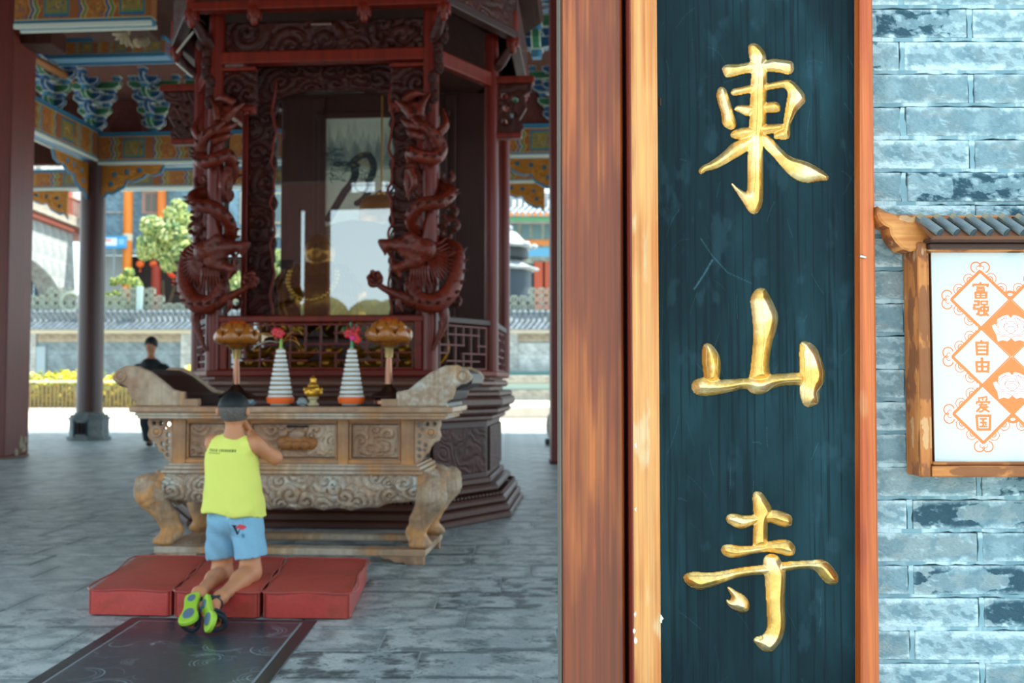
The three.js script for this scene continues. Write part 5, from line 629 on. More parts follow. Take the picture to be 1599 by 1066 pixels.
  const drop = (x, z, y = 3.86) => { const m = part('hanging_post', lathe([[0, -0.14], [0.02, -0.135], [0.03, -0.11], [0.026, -0.1], [0.045, -0.07], [0.052, -0.04], [0.045, 0], [0.03, 0.015], [0.045, 0.03], [0.045, 0.2]], 18).translate(x, y, z), lacqH, s); for (let k = 0; k < 6; k++) part('bud_petal', mv(new THREE.SphereGeometry(0.02, 8, 6).scale(1, 2.4, 0.5), 0, -0.05, 0.045).rotateY(k * Math.PI / 3).translate(x, y, z), lacqH, m); };
  E.forEach(([x, z]) => drop(x, z)); drop(-0.47, 0.2); drop(0.36, 0.2);
  // diagonal struts and openwork brackets under the corner eaves
  for (const [i, out] of [[1, 1], [0, 0], [2, 2], [7, 7]]) { const c = CORN[i], e = E[out]; part('eave_strut', sweep([V(c[0], 3.6, c[1]), V(lerp(c[0], e[0], 0.4), 3.66, lerp(c[1], e[1], 0.4)), V(e[0], 3.8, e[1])], [0.03, 0.045, 0.03], { sides: 8 }), carveR, s); }
  // carved hanging fillets outside the corner columns
  for (const k of [-1, 1]) { const f = []; for (let i = 0; i < 9; i++) f.push(mv(new THREE.SphereGeometry(0.05, 10, 8).scale(0.75, 1.1, 0.5), k * (0.93 - 0.012 * i + 0.02 * Math.sin(i * 2.1)), 3.72 - i * 0.075, 0.05 + 0.01 * (i % 2))); part('carved_fillet', f, carveR, s); }
  const sideBr = (k) => { const a = k > 0 ? [1.25, -0.7] : [-1.25, -0.7], pts = [[0, 0], [0.3, 0], [0.3, -0.06], [0.24, -0.1], [0.26, -0.2], [0.2, -0.3], [0.24, -0.36], [0.2, -0.42], [0, -0.42]], hs = [ring(0.08, -0.1, 0.03, 8), ring(0.17, -0.13, 0.028, 8), ring(0.09, -0.2, 0.028, 8), ring(0.15, -0.26, 0.025, 8), ring(0.08, -0.31, 0.026, 8)]; const p = k > 0 ? pts : pts.map(([x, y]) => [-x, y]).reverse(), h = k > 0 ? hs : hs.map((q) => q.map(([x, y]) => [-x, y])); const m = part('openwork_bracket', mv(ext(p, 0.05, 0.008, { holes: h }), a[0], 3.5, a[1] + 0.02), carveR, s); part('bracket_foot', bb(a[0] + (k > 0 ? 0 : -0.22), a[0] + (k > 0 ? 0.22 : 0), 3.05, 3.1, a[1] - 0.03, a[1] + 0.07, 0.015, true), lacqH, m); part('bracket_cap', bb(a[0] + (k > 0 ? 0 : -0.32), a[0] + (k > 0 ? 0.32 : 0), 3.5, 3.56, a[1] - 0.03, a[1] + 0.07, 0.01, true), lacqH, m); };
  sideBr(1); sideBr(-1);
  part('diagonal_strut', sweep([V(-1.06, 3.8, -0.1), V(-1.14, 3.72, -0.12), V(-1.21, 3.65, -0.14)], [0.009, 0.01, 0.009], { sides: 6 }), mat('#b0a89c', 0.5), s); part('diagonal_strut', sweep([V(-1.21, 3.57, -0.14), V(-1.13, 3.5, -0.12), V(-1.06, 3.44, -0.1)], [0.01, 0.01, 0.01], { sides: 6 }), mat('#b0a89c', 0.5), s);
  // ---- dragons wound round the two front columns; picture points, then how far in front of the column ----
  const dragon = (k) => {
    const d = new THREE.Group(); d.name = 'dragon'; shrine.add(d); d.userData.label = k > 0 ? 'right carved dragon, head turned to the middle' : 'left carved dragon, mirrored';
    const q = (x, y, z) => { const [a, b] = sl(x, y); return V(k * a, b, z); }, add = (n, g) => part(n, g, dragonM, d);
    const body = [[636, 168, 0.1], [655, 196, 0.14], [680, 214, 0.15], [692, 236, 0.1], [684, 252, 0.13], [660, 250, 0.16], [646, 240, 0.1], [652, 268, -0.05], [684, 288, -0.09], [706, 302, 0.02], [692, 320, 0.12], [664, 326, 0.14], [646, 344, 0.08], [656, 366, -0.07], [686, 376, -0.1], [712, 392, 0.0], [716, 424, 0.06], [708, 456, 0.1], [686, 476, 0.14], [662, 472, 0.15], [650, 452, 0.14], [656, 430, 0.13], [676, 408, 0.13]];
    const rad = [0.012, 0.03, 0.045, 0.055, 0.058, 0.05, 0.045, 0.05, 0.055, 0.05, 0.055, 0.055, 0.05, 0.05, 0.055, 0.06, 0.062, 0.068, 0.075, 0.07, 0.06, 0.05, 0.045];
    const pts = body.map((b) => q(...b)); add('body', sweep(pts, rad, { sides: 12, seg: 150 }));
    { const c = new THREE.CatmullRomCurve3(pts); for (let i = 3; i < 46; i++) { const t = i / 48, p = c.getPoint(t), T = c.getTangent(t), ax = V(k * 0.83, p.y, 0), o = p.clone().sub(ax); o.addScaledVector(T, -o.dot(T)).normalize(); const r = rad[Math.min(rad.length - 1, Math.round(t * (rad.length - 1)))]; const m = new THREE.ConeGeometry(0.022, 0.06, 5); m.applyQuaternion(new THREE.Quaternion().setFromUnitVectors(V(0, 1, 0), o.clone().addScaledVector(T, -0.5).normalize())); add('spine', mv(m, p.x + o.x * (r + 0.012), p.y + o.y * (r + 0.012), p.z + o.z * (r + 0.012))); } }
    // head in profile, jaws open
    const E2 = []; const C = (a, b, r1, r2) => E2.push(cone(q(...a).toArray(), q(...b).toArray(), r1, r2));
    C([612, 388, 0.22], [640, 390, 0.22], 0.038, 0.055); C([640, 390, 0.22], [672, 396, 0.2], 0.06, 0.085); C([604, 384, 0.22], [612, 390, 0.22], 0.02, 0.034); C([626, 424, 0.21], [660, 414, 0.2], 0.03, 0.05); C([622, 416, 0.21], [634, 436, 0.2], 0.02, 0.018); C([650, 378, 0.25], [662, 384, 0.25], 0.04, 0.03); C([612, 404, 0.23], [612, 396, 0.23], 0.01, 0.016); C([640, 404, 0.24], [664, 412, 0.22], 0.022, 0.03);
    add('head', skin(blend(E2, 0.03), [Math.min(k * 0.42, k * 1.0), 1.7, 0.05], [Math.max(k * 0.42, k * 1.0), 2.2, 0.36], 0.01));
    add('eye', mv(new THREE.SphereGeometry(0.02, 10, 8), ...q(646, 386, 0.275).toArray()));
    add('horn', sweep([q(662, 392, 0.2), q(690, 402, 0.18), q(708, 404, 0.16), q(716, 398, 0.15)], [0.024, 0.018, 0.012, 0.005])); add('horn', sweep([q(664, 382, 0.18), q(690, 386, 0.16), q(704, 376, 0.14)], [0.02, 0.014, 0.004]));
    const mane = []; for (let i = 0; i < 13; i++) { const a = -0.9 + i * 0.17; mane.push(sweep([q(672, 404, 0.17), q(672 + 20 * Math.cos(a), 404 + 18 * Math.sin(a) + 8, 0.17), q(674 + 40 * Math.cos(a + 0.2), 410 + 42 * Math.sin(a + 0.25), 0.13)], [0.024, 0.02, 0.003], { sides: 6 })); } for (let i = 0; i < 7; i++) mane.push(sweep([q(652 + i * 4, 420, 0.2), q(650 + i * 4.5, 436, 0.2), q(646 + i * 6, 456, 0.17)], [0.014, 0.012, 0.003], { sides: 6 })); add('mane', mane);
    add('whisker', sweep([q(616, 398, 0.24), q(622, 412, 0.26), q(618, 432, 0.25)], [0.01, 0.008, 0.003], { sides: 6 }));
    // foreleg reaching inward with the pearl in its claw
    add('foreleg', sweep([q(656, 476, 0.16), q(634, 466, 0.2), q(612, 456, 0.22), q(600, 448, 0.22)], [0.05, 0.038, 0.024, 0.022]));
    const claw = []; for (let i = 0; i < 5; i++) { const a = 2.2 + i * 1.05; claw.push(sweep([q(602, 449, 0.22), q(597 + 11 * Math.cos(a) * 0.8, 441 + 11 * Math.sin(a), 0.25), q(597 + 9 * Math.cos(a + 0.7), 441 + 9 * Math.sin(a + 0.7), 0.28)], [0.018, 0.02, 0.006], { sides: 7 })); } claw.push(new THREE.TorusGeometry(0.042, 0.018, 8, 20).translate(...q(597, 441, 0.22).toArray())); add('claw', claw); add('pearl', mv(new THREE.SphereGeometry(0.028, 14, 10), ...q(597, 441, 0.23).toArray()));
    add('knee_flame', sweep([q(634, 468, 0.2), q(632, 480, 0.2), q(638, 490, 0.18)], [0.03, 0.022, 0.004])); add('hind_leg', sweep([q(692, 470, 0.08), q(698, 500, 0.06), q(690, 525, 0.06), q(680, 548, 0.07)], [0.05, 0.035, 0.024, 0.012]));
    // tail flames at the top and clouds behind
    const fl = []; for (const [a, b, c] of [[[650, 190, 0.13], [636, 172, 0.12], [620, 160, 0.1]], [[660, 188, 0.13], [664, 168, 0.12], [676, 150, 0.08]], [[664, 206, 0.14], [644, 200, 0.13], [630, 190, 0.1]], [[668, 222, 0.14], [648, 214, 0.13], [638, 208, 0.1]], [[688, 216, 0.12], [700, 200, 0.1], [694, 172, 0.06]], [[636, 160, 0.1], [652, 152, 0.12], [668, 152, 0.1]], [[646, 260, 0.1], [642, 290, 0.12], [644, 318, 0.1]], [[644, 268, 0.12], [652, 292, 0.13], [638, 312, 0.1]]]) fl.push(sweep([q(...a), q(...b), q(...c)], [0.034, 0.03, 0.006])); add('tail_flames', fl);
    const cl = []; reseed(61); for (const [x, y] of [[706, 330], [708, 352], [698, 366], [712, 440], [712, 470], [640, 470], [700, 276], [656, 300], [690, 345], [650, 400]]) { cl.push(mv(new THREE.TorusGeometry(rnd(0.03, 0.045), 0.017, 6, 14, 5), ...q(x, y, -0.02).toArray(), 0, 0, rnd(0, 6))); cl.push(mv(new THREE.SphereGeometry(0.022, 8, 6), ...q(x + 5, y + 6, 0).toArray())); } add('clouds', cl);
  };
  dragon(1); dragon(-1);
}
const inS = (x, y, z) => V(x, y, z).applyAxisAngle(V(0, 1, 0), ROT).add(SPOS);
// painted screen at the back of the shrine: ink hills and a pine
{
  const t = canvasTex(640, 1280, (g, w, h) => {
    g.fillStyle = '#d6d2bd'; g.fillRect(0, 0, w, h); reseed(15); for (let i = 0; i < 900; i++) { g.fillStyle = `rgba(${rnd() < 0.5 ? '190,188,168' : '226,220,198'},0.12)`; g.beginPath(); g.arc(rnd(0, w), rnd(0, h), rnd(4, 40), 0, 7); g.fill(); }
    g.save(); g.translate(0, -210); for (let k = 0; k < 5; k++) { g.fillStyle = `rgba(82,96,96,${0.16 + k * 0.05})`; g.beginPath(); g.moveTo(0, 330 + k * 26); let x = 0; while (x < w) { const s = rnd(30, 70), p = rnd(40, 130); g.quadraticCurveTo(x + s * 0.4, 330 + k * 26 - p * 0.3, x + s * 0.6, 330 + k * 26 - p); g.quadraticCurveTo(x + s * 0.8, 330 + k * 26 - p * 0.4, x + s * 1.3, 335 + k * 26); x += s * 1.3; } g.lineTo(w, 400 + k * 20); g.lineTo(0, 400 + k * 20); g.fill(); } g.restore();
    { g.fillStyle = 'rgba(88,82,62,0.85)'; g.beginPath(); g.moveTo(0, 560); g.quadraticCurveTo(160, 500, 320, 550); g.quadraticCurveTo(480, 520, w, 500); g.lineTo(w, h); g.lineTo(0, h); g.fill(); }
    const limb = (pts, wd, col) => { g.strokeStyle = col; g.lineCap = 'round'; g.lineJoin = 'round'; for (let j = 0; j < 3; j++) { g.lineWidth = wd * (1 - j * 0.28); g.beginPath(); g.moveTo(...pts[0]); for (let i = 1; i + 1 < pts.length; i += 2) g.quadraticCurveTo(...pts[i], ...pts[i + 1]); g.stroke(); } };
    g.save(); g.translate(0, -245); g.scale(1, 0.78); const D = '#132a33'; limb([[20, 980], [70, 880], [110, 800], [190, 700], [160, 640]], 44, D); limb([[180, 880], [260, 830], [240, 740], [300, 640], [240, 560], [180, 560], [150, 620]], 40, D); limb([[230, 860], [340, 840], [420, 760], [480, 700], [520, 600], [560, 540], [590, 480]], 52, D); limb([[300, 820], [380, 760], [400, 680], [460, 600]], 32, D); limb([[420, 820], [520, 800], [600, 860]], 28, D); limb([[60, 620], [120, 610], [180, 630]], 30, D);
    for (let i = 0; i < 260; i++) { const [x, y] = [[70, 610], [130, 640], [560, 520], [600, 470], [30, 540], [500, 660], [240, 700], [600, 640], [60, 700]][(rnd(0, 9)) | 0]; g.strokeStyle = ['#1d4048', '#2e5a5e', '#16303a', '#6f7f6a'][(rnd(0, 4)) | 0]; g.lineWidth = rnd(2, 6); g.beginPath(); const a = rnd(0, 6.3), r = rnd(10, 60), X = x + rnd(-40, 40), Y = y + rnd(-30, 30); g.moveTo(X, Y); g.lineTo(X + r * Math.cos(a), Y + r * 0.5 * Math.sin(a)); g.stroke(); }
    for (let i = 0; i < 30; i++) { g.fillStyle = `rgba(176,128,40,${rnd(0.1, 0.4)})`; g.beginPath(); g.ellipse(rnd(150, 260), rnd(540, 640), rnd(6, 20), rnd(4, 10), 0, 0, 7); g.fill(); }
    g.restore(); for (let i = 0; i < 60; i++) { g.strokeStyle = `rgba(60,80,82,${rnd(0.2, 0.5)})`; g.lineWidth = rnd(2, 7); g.beginPath(); const x = rnd(0, w), y = rnd(940, 1270); g.moveTo(x, y); g.quadraticCurveTo(x + rnd(10, 60), y - rnd(10, 60), x + rnd(40, 120), y + rnd(-10, 30)); g.stroke(); }
  });
  const o = thing('painted_screen', 'pale painted screen of misty hills and a dark pine inside the shrine', 'painting', inS(0, 1.16, -2.2), ROT), W2 = 1.14; o.userData.kind = undefined;
  part('panel', (() => { const g = new THREE.BoxGeometry(W2, 2.45, 0.03).translate(0, 1.28, 0); return g; })(), mat('#ffffff', 0.8, { map: t }), o); for (const k of [-1, 1]) part('frame', bb(k * (W2 / 2 + 0.03) - 0.035, k * (W2 / 2 + 0.03) + 0.035, 0.02, 2.56, -0.03, 0.04, 0.008), lacqD, o); part('frame', bb(-0.66, 0.66, 2.5, 2.56, -0.03, 0.04, 0.008), lacqD, o);
  delete o.userData.kind;
}
// bell-shaped lamp hanging in front of the painting
{ const o = thing('hanging_lamp', 'bronze bell-shaped lamp hanging in the shrine before the painting', 'lamp', inS(0.2, 2.5, -1.2), ROT), m = mat('#a8702c', 0.3, { metalness: 0.7 }); part('shade', lathe([[0.001, 0.2], [0.12, 0.19], [0.17, 0.16], [0.19, 0.1], [0.2, 0.0], [0.195, 0], [0.18, 0.1], [0.16, 0.15], [0.1, 0.175]], 32), m, o); part('rod', sweep([[0, 0.19, 0], [0, 0.8, 0], [0, 1.44, 0]], [0.008, 0.008], { sides: 8 }), m, o); part('cap', lathe([[0, 0.25], [0.03, 0.24], [0.04, 0.2], [0, 0.19]], 16), m, o); }
// gilded laughing seated statue with prayer beads
{
  const o = thing('seated_statue', 'gilded seated laughing statue with big belly and prayer beads in the shrine', 'statue', inS(-0.3, 1.16, -1.05), ROT), SC = o.scale.setScalar(0.8), gm = mat('#b57a1e', 0.3, { metalness: 0.75, map: spotT }), red = mat('#6d1a1a', 0.5);
  part('seat', [mv(rb(1.0, 0.36, 0.8, 0.05), 0, 0.18, 0)], lacqD, o);
  const B = [ell([0, 0.74, 0.08], [0.32, 0.3, 0.3]), ell([0, 1.0, 0.0], [0.26, 0.2, 0.22]), cone([-0.24, 1.06, 0], [-0.42, 0.8, 0.12], 0.11, 0.09), cone([-0.42, 0.8, 0.12], [-0.3, 0.66, 0.32], 0.09, 0.07), cone([0.24, 1.06, 0], [0.44, 0.82, 0.12], 0.11, 0.09), cone([0.44, 0.82, 0.12], [0.36, 0.66, 0.32], 0.09, 0.07), cone([-0.2, 0.5, 0.1], [-0.46, 0.5, 0.3], 0.15, 0.12), cone([-0.46, 0.5, 0.3], [-0.1, 0.44, 0.42], 0.12, 0.08), cone([0.2, 0.5, 0.1], [0.44, 0.58, 0.3], 0.15, 0.12), cone([0.44, 0.58, 0.3], [0.4, 0.42, 0.38], 0.12, 0.09), cone([0, 1.14, 0.02], [0, 1.22, 0.04], 0.1, 0.12), ell([0, 1.32, 0.04], [0.135, 0.155, 0.14]), ell([-0.06, 1.27, 0.13], [0.055, 0.05, 0.05]), ell([0.06, 1.27, 0.13], [0.055, 0.05, 0.05]), ell([0, 1.3, 0.18], [0.028, 0.03, 0.03]), ell([-0.14, 1.28, 0.02], [0.03, 0.085, 0.03]), ell([0.14, 1.28, 0.02], [0.03, 0.085, 0.03]), ell([0, 1.21, 0.14], [0.06, 0.04, 0.04])];
  part('figure', skin(blend(B, 0.05), [-0.65, 0.33, -0.36], [0.65, 1.52, 0.62], 0.02), gm, o);
  const robe = []; for (let k = 0; k < 5; k++) for (const s of [-1, 1]) robe.push(sweep([[s * (0.2 + 0.05 * k), 1.12 - 0.02 * k, 0.1], [s * (0.3 + 0.04 * k), 0.85, 0.3], [s * (0.22 + 0.07 * k), 0.58, 0.4], [s * (0.1 + 0.1 * k), 0.42, 0.5]], [0.015, 0.026, 0.026, 0.012])); part('robe_folds', robe, gm, o); part('sash', sweep([[-0.4, 0.58, 0.36], [-0.15, 0.5, 0.48], [0.15, 0.5, 0.48], [0.4, 0.6, 0.36]], [0.03, 0.03]), red, o);
  for (let k = 0; k < 22; k++) { const a = -0.3 + k / 21 * 3.75; part('bead', new THREE.SphereGeometry(0.027, 10, 8).translate(0.26 * Math.cos(a), 0.98 - 0.24 * Math.sin(a), 0.29 + 0.1 * Math.sin(a)), mat('#d9a23a', 0.25, { metalness: 0.7 }), o); }
  const ingot = (x, z, l) => { const g = sweep([[-0.13, 0.07, 0], [-0.07, 0.03, 0], [0.07, 0.03, 0], [0.13, 0.07, 0]], [0.012, 0.05, 0.05, 0.012]), h = mv(new THREE.SphereGeometry(0.05, 12, 8), 0, 0.05, 0); solo('gold_ingot', [g, h], gm, l, 'ingot', inS(x, 1.17, z), undefined); }; ingot(-0.55, -0.55, 'gold boat-shaped ingot at the left foot of the statue'); ingot(0.4, -0.55, 'gold boat-shaped ingot at the right foot of the statue');
  { // heaped gold ingots, seen through the lattice below the glass
    const src = scene.getObjectByName('gold_ingot_001'), L = 'small gold boat-shaped ingot in the heap behind the shrine lattice', G = 'gold ingots heaped behind the lattice'; reseed(19);
    for (let k = 0; k < 14; k++) { const c = copy(src, L, G); c.position.copy(inS(-0.6 + (k % 7) * 0.2 + rnd(-0.03, 0.03), 1.17 + (k > 6 ? 0.1 : 0), -0.24 - (k > 6 ? 0.03 : 0) + rnd(-0.02, 0.02))); c.rotation.y = rnd(-0.4, 0.4); c.rotation.z = rnd(-0.1, 0.1); c.scale.setScalar(rnd(0.7, 0.9)); } }
  const hoop = (x, z, l) => solo('gold_hoop', new THREE.TorusGeometry(0.17, 0.022, 8, 28).rotateY(0.3).translate(0, 0.18, 0), gm, l, 'hoop', inS(x, 1.17, z)); hoop(0.72, -0.5, 'upright gold hoop leaning beside the statue inside the glass');
}
// ================= the kneeling boy and the man standing beyond =================
const skinM = mat('#cc875e', 0.55, { sheen: 0.2 }), manSkin = mat('#b77c5c', 0.6);
{
  // joints from the photograph; the boy faces the altar (away from the camera)
  const base = F(365, 935); const J = (x, y, d) => P(x, y, d).sub(base).toArray(), o = thing('person', 'boy in yellow tank top and pale blue shorts kneeling with hands raised to his face', 'person', base);
  const hipL = J(347, 815, 4.84), hipR = J(388, 815, 4.82), kneeL = J(347, 895, 4.9), kneeR = J(391, 893, 4.78), ankL = J(311, 926, 4.42), ankR = J(345, 932, 4.42);
  const chest = J(362, 715, 4.86), neck = J(365, 680, 4.84), head = J(365, 640, 4.84), shL = J(334, 692, 4.87), shR = J(398, 694, 4.82), elL = J(340, 722, 5.02), elR = J(429, 714, 4.9), wrL = J(362, 668, 5.06), wrR = J(388, 672, 5.06);
  const heelL = J(304, 942, 4.36), toeL = J(297, 977, 4.21), heelR = J(332, 942, 4.35), toeR = J(340, 977, 4.2);
  const hr = 0.068, hc = [head[0], head[1], head[2]];
  const B = [cone(hipL, kneeL, 0.06, 0.046), cone(hipR, kneeR, 0.06, 0.046), cone(kneeL, ankL, 0.046, 0.026), cone(kneeR, ankR, 0.047, 0.026), ...[[kneeL, ankL], [kneeR, ankR]].map(([k, a]) => ell(k.map((v, i) => lerp(v, a[i], 0.33) + (i === 1 ? 0.006 : 0)), [0.04, 0.04, 0.062])),
    ell([(hipL[0] + hipR[0]) / 2, hipL[1] + 0.02, hipL[2]], [0.095, 0.08, 0.075]), cone([(hipL[0] + hipR[0]) / 2, hipL[1] + 0.03, hipL[2]], chest, 0.07, 0.066), ell([chest[0], chest[1] - 0.0, chest[2]], [0.098, 0.09, 0.06]), cone(shL, shR, 0.034, 0.036), cone([chest[0], chest[1] + 0.05, chest[2]], neck, 0.06, 0.036), cone(neck, [head[0], head[1] - 0.02, head[2]], 0.036, 0.036),
    cone(shL, elL, 0.036, 0.029), cone(elL, wrL, 0.029, 0.02), cone(shR, elR, 0.038, 0.03), cone(elR, wrR, 0.03, 0.021), cone(ankL, heelL, 0.026, 0.026), cone(ankR, heelR, 0.026, 0.026), cone(heelL, toeL, 0.026, 0.017), cone(heelR, toeR, 0.026, 0.017)];
  const skull = [ell([hc[0], hc[1] + 0.008, hc[2]], [0.066, 0.072, 0.08]), ell([hc[0], hc[1] - 0.03, hc[2] - 0.03], [0.048, 0.052, 0.055]), cone([hc[0], hc[1] - 0.015, hc[2] - 0.083], [hc[0], hc[1] - 0.025, hc[2] - 0.088], 0.008, 0.012), ell([hc[0], hc[1] - 0.048, hc[2] - 0.076], [0.02, 0.008, 0.01])];
  // praying hands in front of the face: palm, four fingers, thumb on each side
  const hands = []; for (const s of [-1, 1]) { const w = s < 0 ? wrL : wrR, pc = [hc[0] + s * 0.012, hc[1] - 0.035, hc[2] - 0.115]; hands.push(cone(w, [pc[0], pc[1] - 0.015, pc[2]], 0.02, 0.017), cone([pc[0], pc[1] - 0.02, pc[2] + 0.01], [pc[0], pc[1] + 0.015, pc[2] - 0.004], 0.014, 0.012)); for (let k = 0; k < 4; k++) { const dz = 0.016 - k * 0.012, L = [0.045, 0.055, 0.058, 0.05][k]; hands.push(cone([pc[0], pc[1] + 0.012, pc[2] + dz], [pc[0] - s * 0.003, pc[1] + 0.012 + L * 0.55, pc[2] + dz - 0.006], 0.0075, 0.007), cone([pc[0] - s * 0.003, pc[1] + 0.012 + L * 0.55, pc[2] + dz - 0.006], [pc[0] - s * 0.006, pc[1] + 0.012 + L, pc[2] + dz - 0.004], 0.007, 0.006)); } hands.push(cone([pc[0], pc[1] - 0.01, pc[2] + 0.012], [pc[0] - s * 0.004, pc[1] + 0.022, pc[2] + 0.03], 0.009, 0.007)); }
  const body = blend(B, 0.035), all = (x, y, z) => { let d = body(x, y, z); let q = 1e9; for (const f of skull) q = smin(q, f(x, y, z), 0.03); d = smin(d, q, 0.02); if (y > 0.66 && z < hc[2] + 0.03) for (const f of hands) d = smin(d, f(x, y, z), 0.008); return d; };
  part('body', skin(all, [-0.26, -0.01, -0.34], [0.26, 1.03, 0.7], 0.0095), skinM, o);
  // ears
  for (const s of [-1, 1]) part('ear', mv(new THREE.SphereGeometry(0.024, 12, 10).scale(0.5, 1, 0.75), hc[0] + s * 0.07, hc[1] - 0.006, hc[2] + 0.012, 0, s * 0.35), mat('#c98a68', 0.5), o);
  for (const s of [-1, 1]) part('eye', mv(new THREE.SphereGeometry(0.009, 8, 6), hc[0] + s * 0.026, hc[1] + 0.008, hc[2] - 0.073), mat('#1e1512', 0.3), o);
  // hair: dark cap above, close-cropped below
  const cap = (g0, g1, t) => skin((x, y, z) => { let q = 1e9; for (const f of skull) q = smin(q, f(x, y, z), 0.03); const yy = y - hc[1], zz = z - hc[2]; return Math.max(q - t - 0.0012 * Math.sin(x * 400) * Math.sin(y * 380) * Math.sin(z * 390), g0(yy, zz), g1(yy, zz)); }, [hc[0] - 0.1, hc[1] - 0.1, hc[2] - 0.12], [hc[0] + 0.1, hc[1] + 0.11, hc[2] + 0.11], 0.004);
  const hairT = tex(128, 128, (u, v) => 0.5 + 0.5 * fb(u, v, 30, 30, 3, 3));
  part('hair', cap((y, z) => 0.016 - y + Math.max(0, -z) * 0.3, (y, z) => -1, 0.0085), mat('#15181c', 0.6, { map: rep(hairT, 8, 8), sheen: 0.4 }), o); part('cropped_hair', cap((y, z) => -0.05 - y - z * 0.12, (y, z) => Math.max(y - 0.022, -z - 0.03), 0.004), mat('#8a8079', 0.9, { map: rep(hairT, 12, 12) }), o);
  // tank top: loose shell round the trunk with neck and arm openings
  const hem = J(365, 800, 4.85)[1], T = [ell([chest[0], chest[1] + 0.0, chest[2]], [0.118, 0.125, 0.094]), cone(shL.map((v, i) => v + [0.01, -0.006, 0][i]), shR.map((v, i) => v + [-0.022, -0.006, 0][i]), 0.042, 0.042), (x, y, z) => { const t = clamp((chest[1] + 0.02 - y) / (chest[1] - hem)), cx = lerp(chest[0] - 0.001, chest[0] + 0.018, t), rx = lerp(0.114, 0.148, t), rz = lerp(0.09, 0.13, t), k = Math.pow(Math.pow(Math.abs((x - cx) / rx), 2.6) + Math.pow(Math.abs((z - chest[2] - 0.012 * t) / rz), 2.6), 1 / 2.6); return Math.max((k - 1) * rz, y - chest[1] - 0.02); }], Tf = blend(T, 0.03);
  const fold = (x, y, z) => 0.0025 * Math.sin(y * 60 + 14 * (x - chest[0]) + 3 * Math.sin(x * 24)) * sstep(chest[1] - 0.02, hem, y) + 0.002 * Math.sin((x + y * 0.4) * 75);
  const skinCut = (x, y, z) => Math.min(cone([shR[0] + 0.022, shR[1] + 0.02, shR[2]], [elR[0], shR[1] - 0.05, elR[2]], 0.05, 0.055)(x, y, z), cone([shL[0] - 0.026, shL[1] + 0.02, shL[2]], [shL[0] - 0.09, shL[1] - 0.05, shL[2] - 0.1], 0.045, 0.05)(x, y, z), ell([neck[0], neck[1] + 0.045, neck[2]], [0.058, 0.058, 0.09])(x, y, z));
  const tg = skin((x, y, z) => Math.max(Tf(x, y, z) + fold(x, y, z), -skinCut(x, y, z), hem - y - 0.006 * Math.sin((x - chest[0]) * 40) - 0.012 * (x - chest[0]) / 0.1), [-0.22, hem - 0.05, -0.2 + chest[2]], [0.22, neck[1] + 0.06, chest[2] + 0.2], 0.0065);
  { const p = tg.attributes.position, u = tg.attributes.uv; for (let i = 0; i < p.count; i++) u.setXY(i, (p.getX(i) - chest[0]) / 0.4 + 0.5, (p.getY(i) - hem) / 0.44); }
  const shirtT = canvasTex(512, 512, (g) => { g.fillStyle = '#ebec70'; g.fillRect(0, 0, 512, 512); reseed(8); for (let i = 0; i < 4000; i++) { g.fillStyle = `rgba(${rnd() < 0.5 ? '222,226,92' : '244,246,150'},0.15)`; g.fillRect(rnd(0, 512), rnd(0, 512), 3, 3); } g.fillStyle = 'rgba(70,90,40,0.85)'; g.font = 'bold 17px sans-serif'; g.save(); g.translate(136, 150); g.rotate(0.02); g.scale(1.38, 1.25); for (const [x, w] of [[0, 5], [8, 4], [15, 6], [24, 4], [31, 3], [38, 6], [52, 4], [60, 7], [70, 6], [79, 8], [90, 6], [99, 7], [109, 9], [121, 6]]) { g.fillRect(x, 0, w, 11); g.clearRect; } g.fillStyle = 'rgba(100,118,46,0.7)'; for (let x = 0; x < 58; x += 5) g.fillRect(x, 15, 3.4, 5); g.restore(); });
  part('tank_top', tg, mat('#ffffff', 0.8, { map: shirtT, sheen: 0.3 }), o).userData.label = 'yellow tank top with small dark print';
  // shorts
  const waist = hem + 0.045, S = [ell([(hipL[0] + hipR[0]) / 2, hipL[1] + 0.02, hipL[2] + 0.012], [0.118, 0.085, 0.098]), cone([hipL[0] + 0.004, hipL[1], hipL[2]], [kneeL[0] - 0.006, kneeL[1] + 0.03, kneeL[2] - 0.01], 0.077, 0.078), cone([hipR[0] - 0.004, hipR[1], hipR[2]], [kneeR[0] + 0.004, kneeR[1] + 0.03, kneeR[2] - 0.01], 0.075, 0.078), cone([hipL[0], waist - 0.02, hipL[2]], [hipR[0], waist - 0.02, hipR[2]], 0.06, 0.06)], Sf = blend(S, 0.025), shem = J(365, 872, 4.8)[1];
  const sg = skin((x, y, z) => { const mid = (hipL[0] + hipR[0]) / 2; return Math.max(Sf(x, y, z) + 0.002 * Math.sin(y * 70 + x * 60) + 0.0022 * Math.sin(x * 110 + y * 20), shem - y + 0.02 * (x - mid) / 0.1 * 0.6 + 0.002 * Math.sin(x * 190), y - waist - 0.01); }, [-0.22, shem - 0.05, hipL[2] - 0.2], [0.22, waist + 0.03, hipL[2] + 0.2], 0.0065);
  { const p = sg.attributes.position, u = sg.attributes.uv; for (let i = 0; i < p.count; i++) u.setXY(i, (p.getX(i) + 0.15) / 0.3, (p.getY(i) - shem + 0.02) / 0.3); }
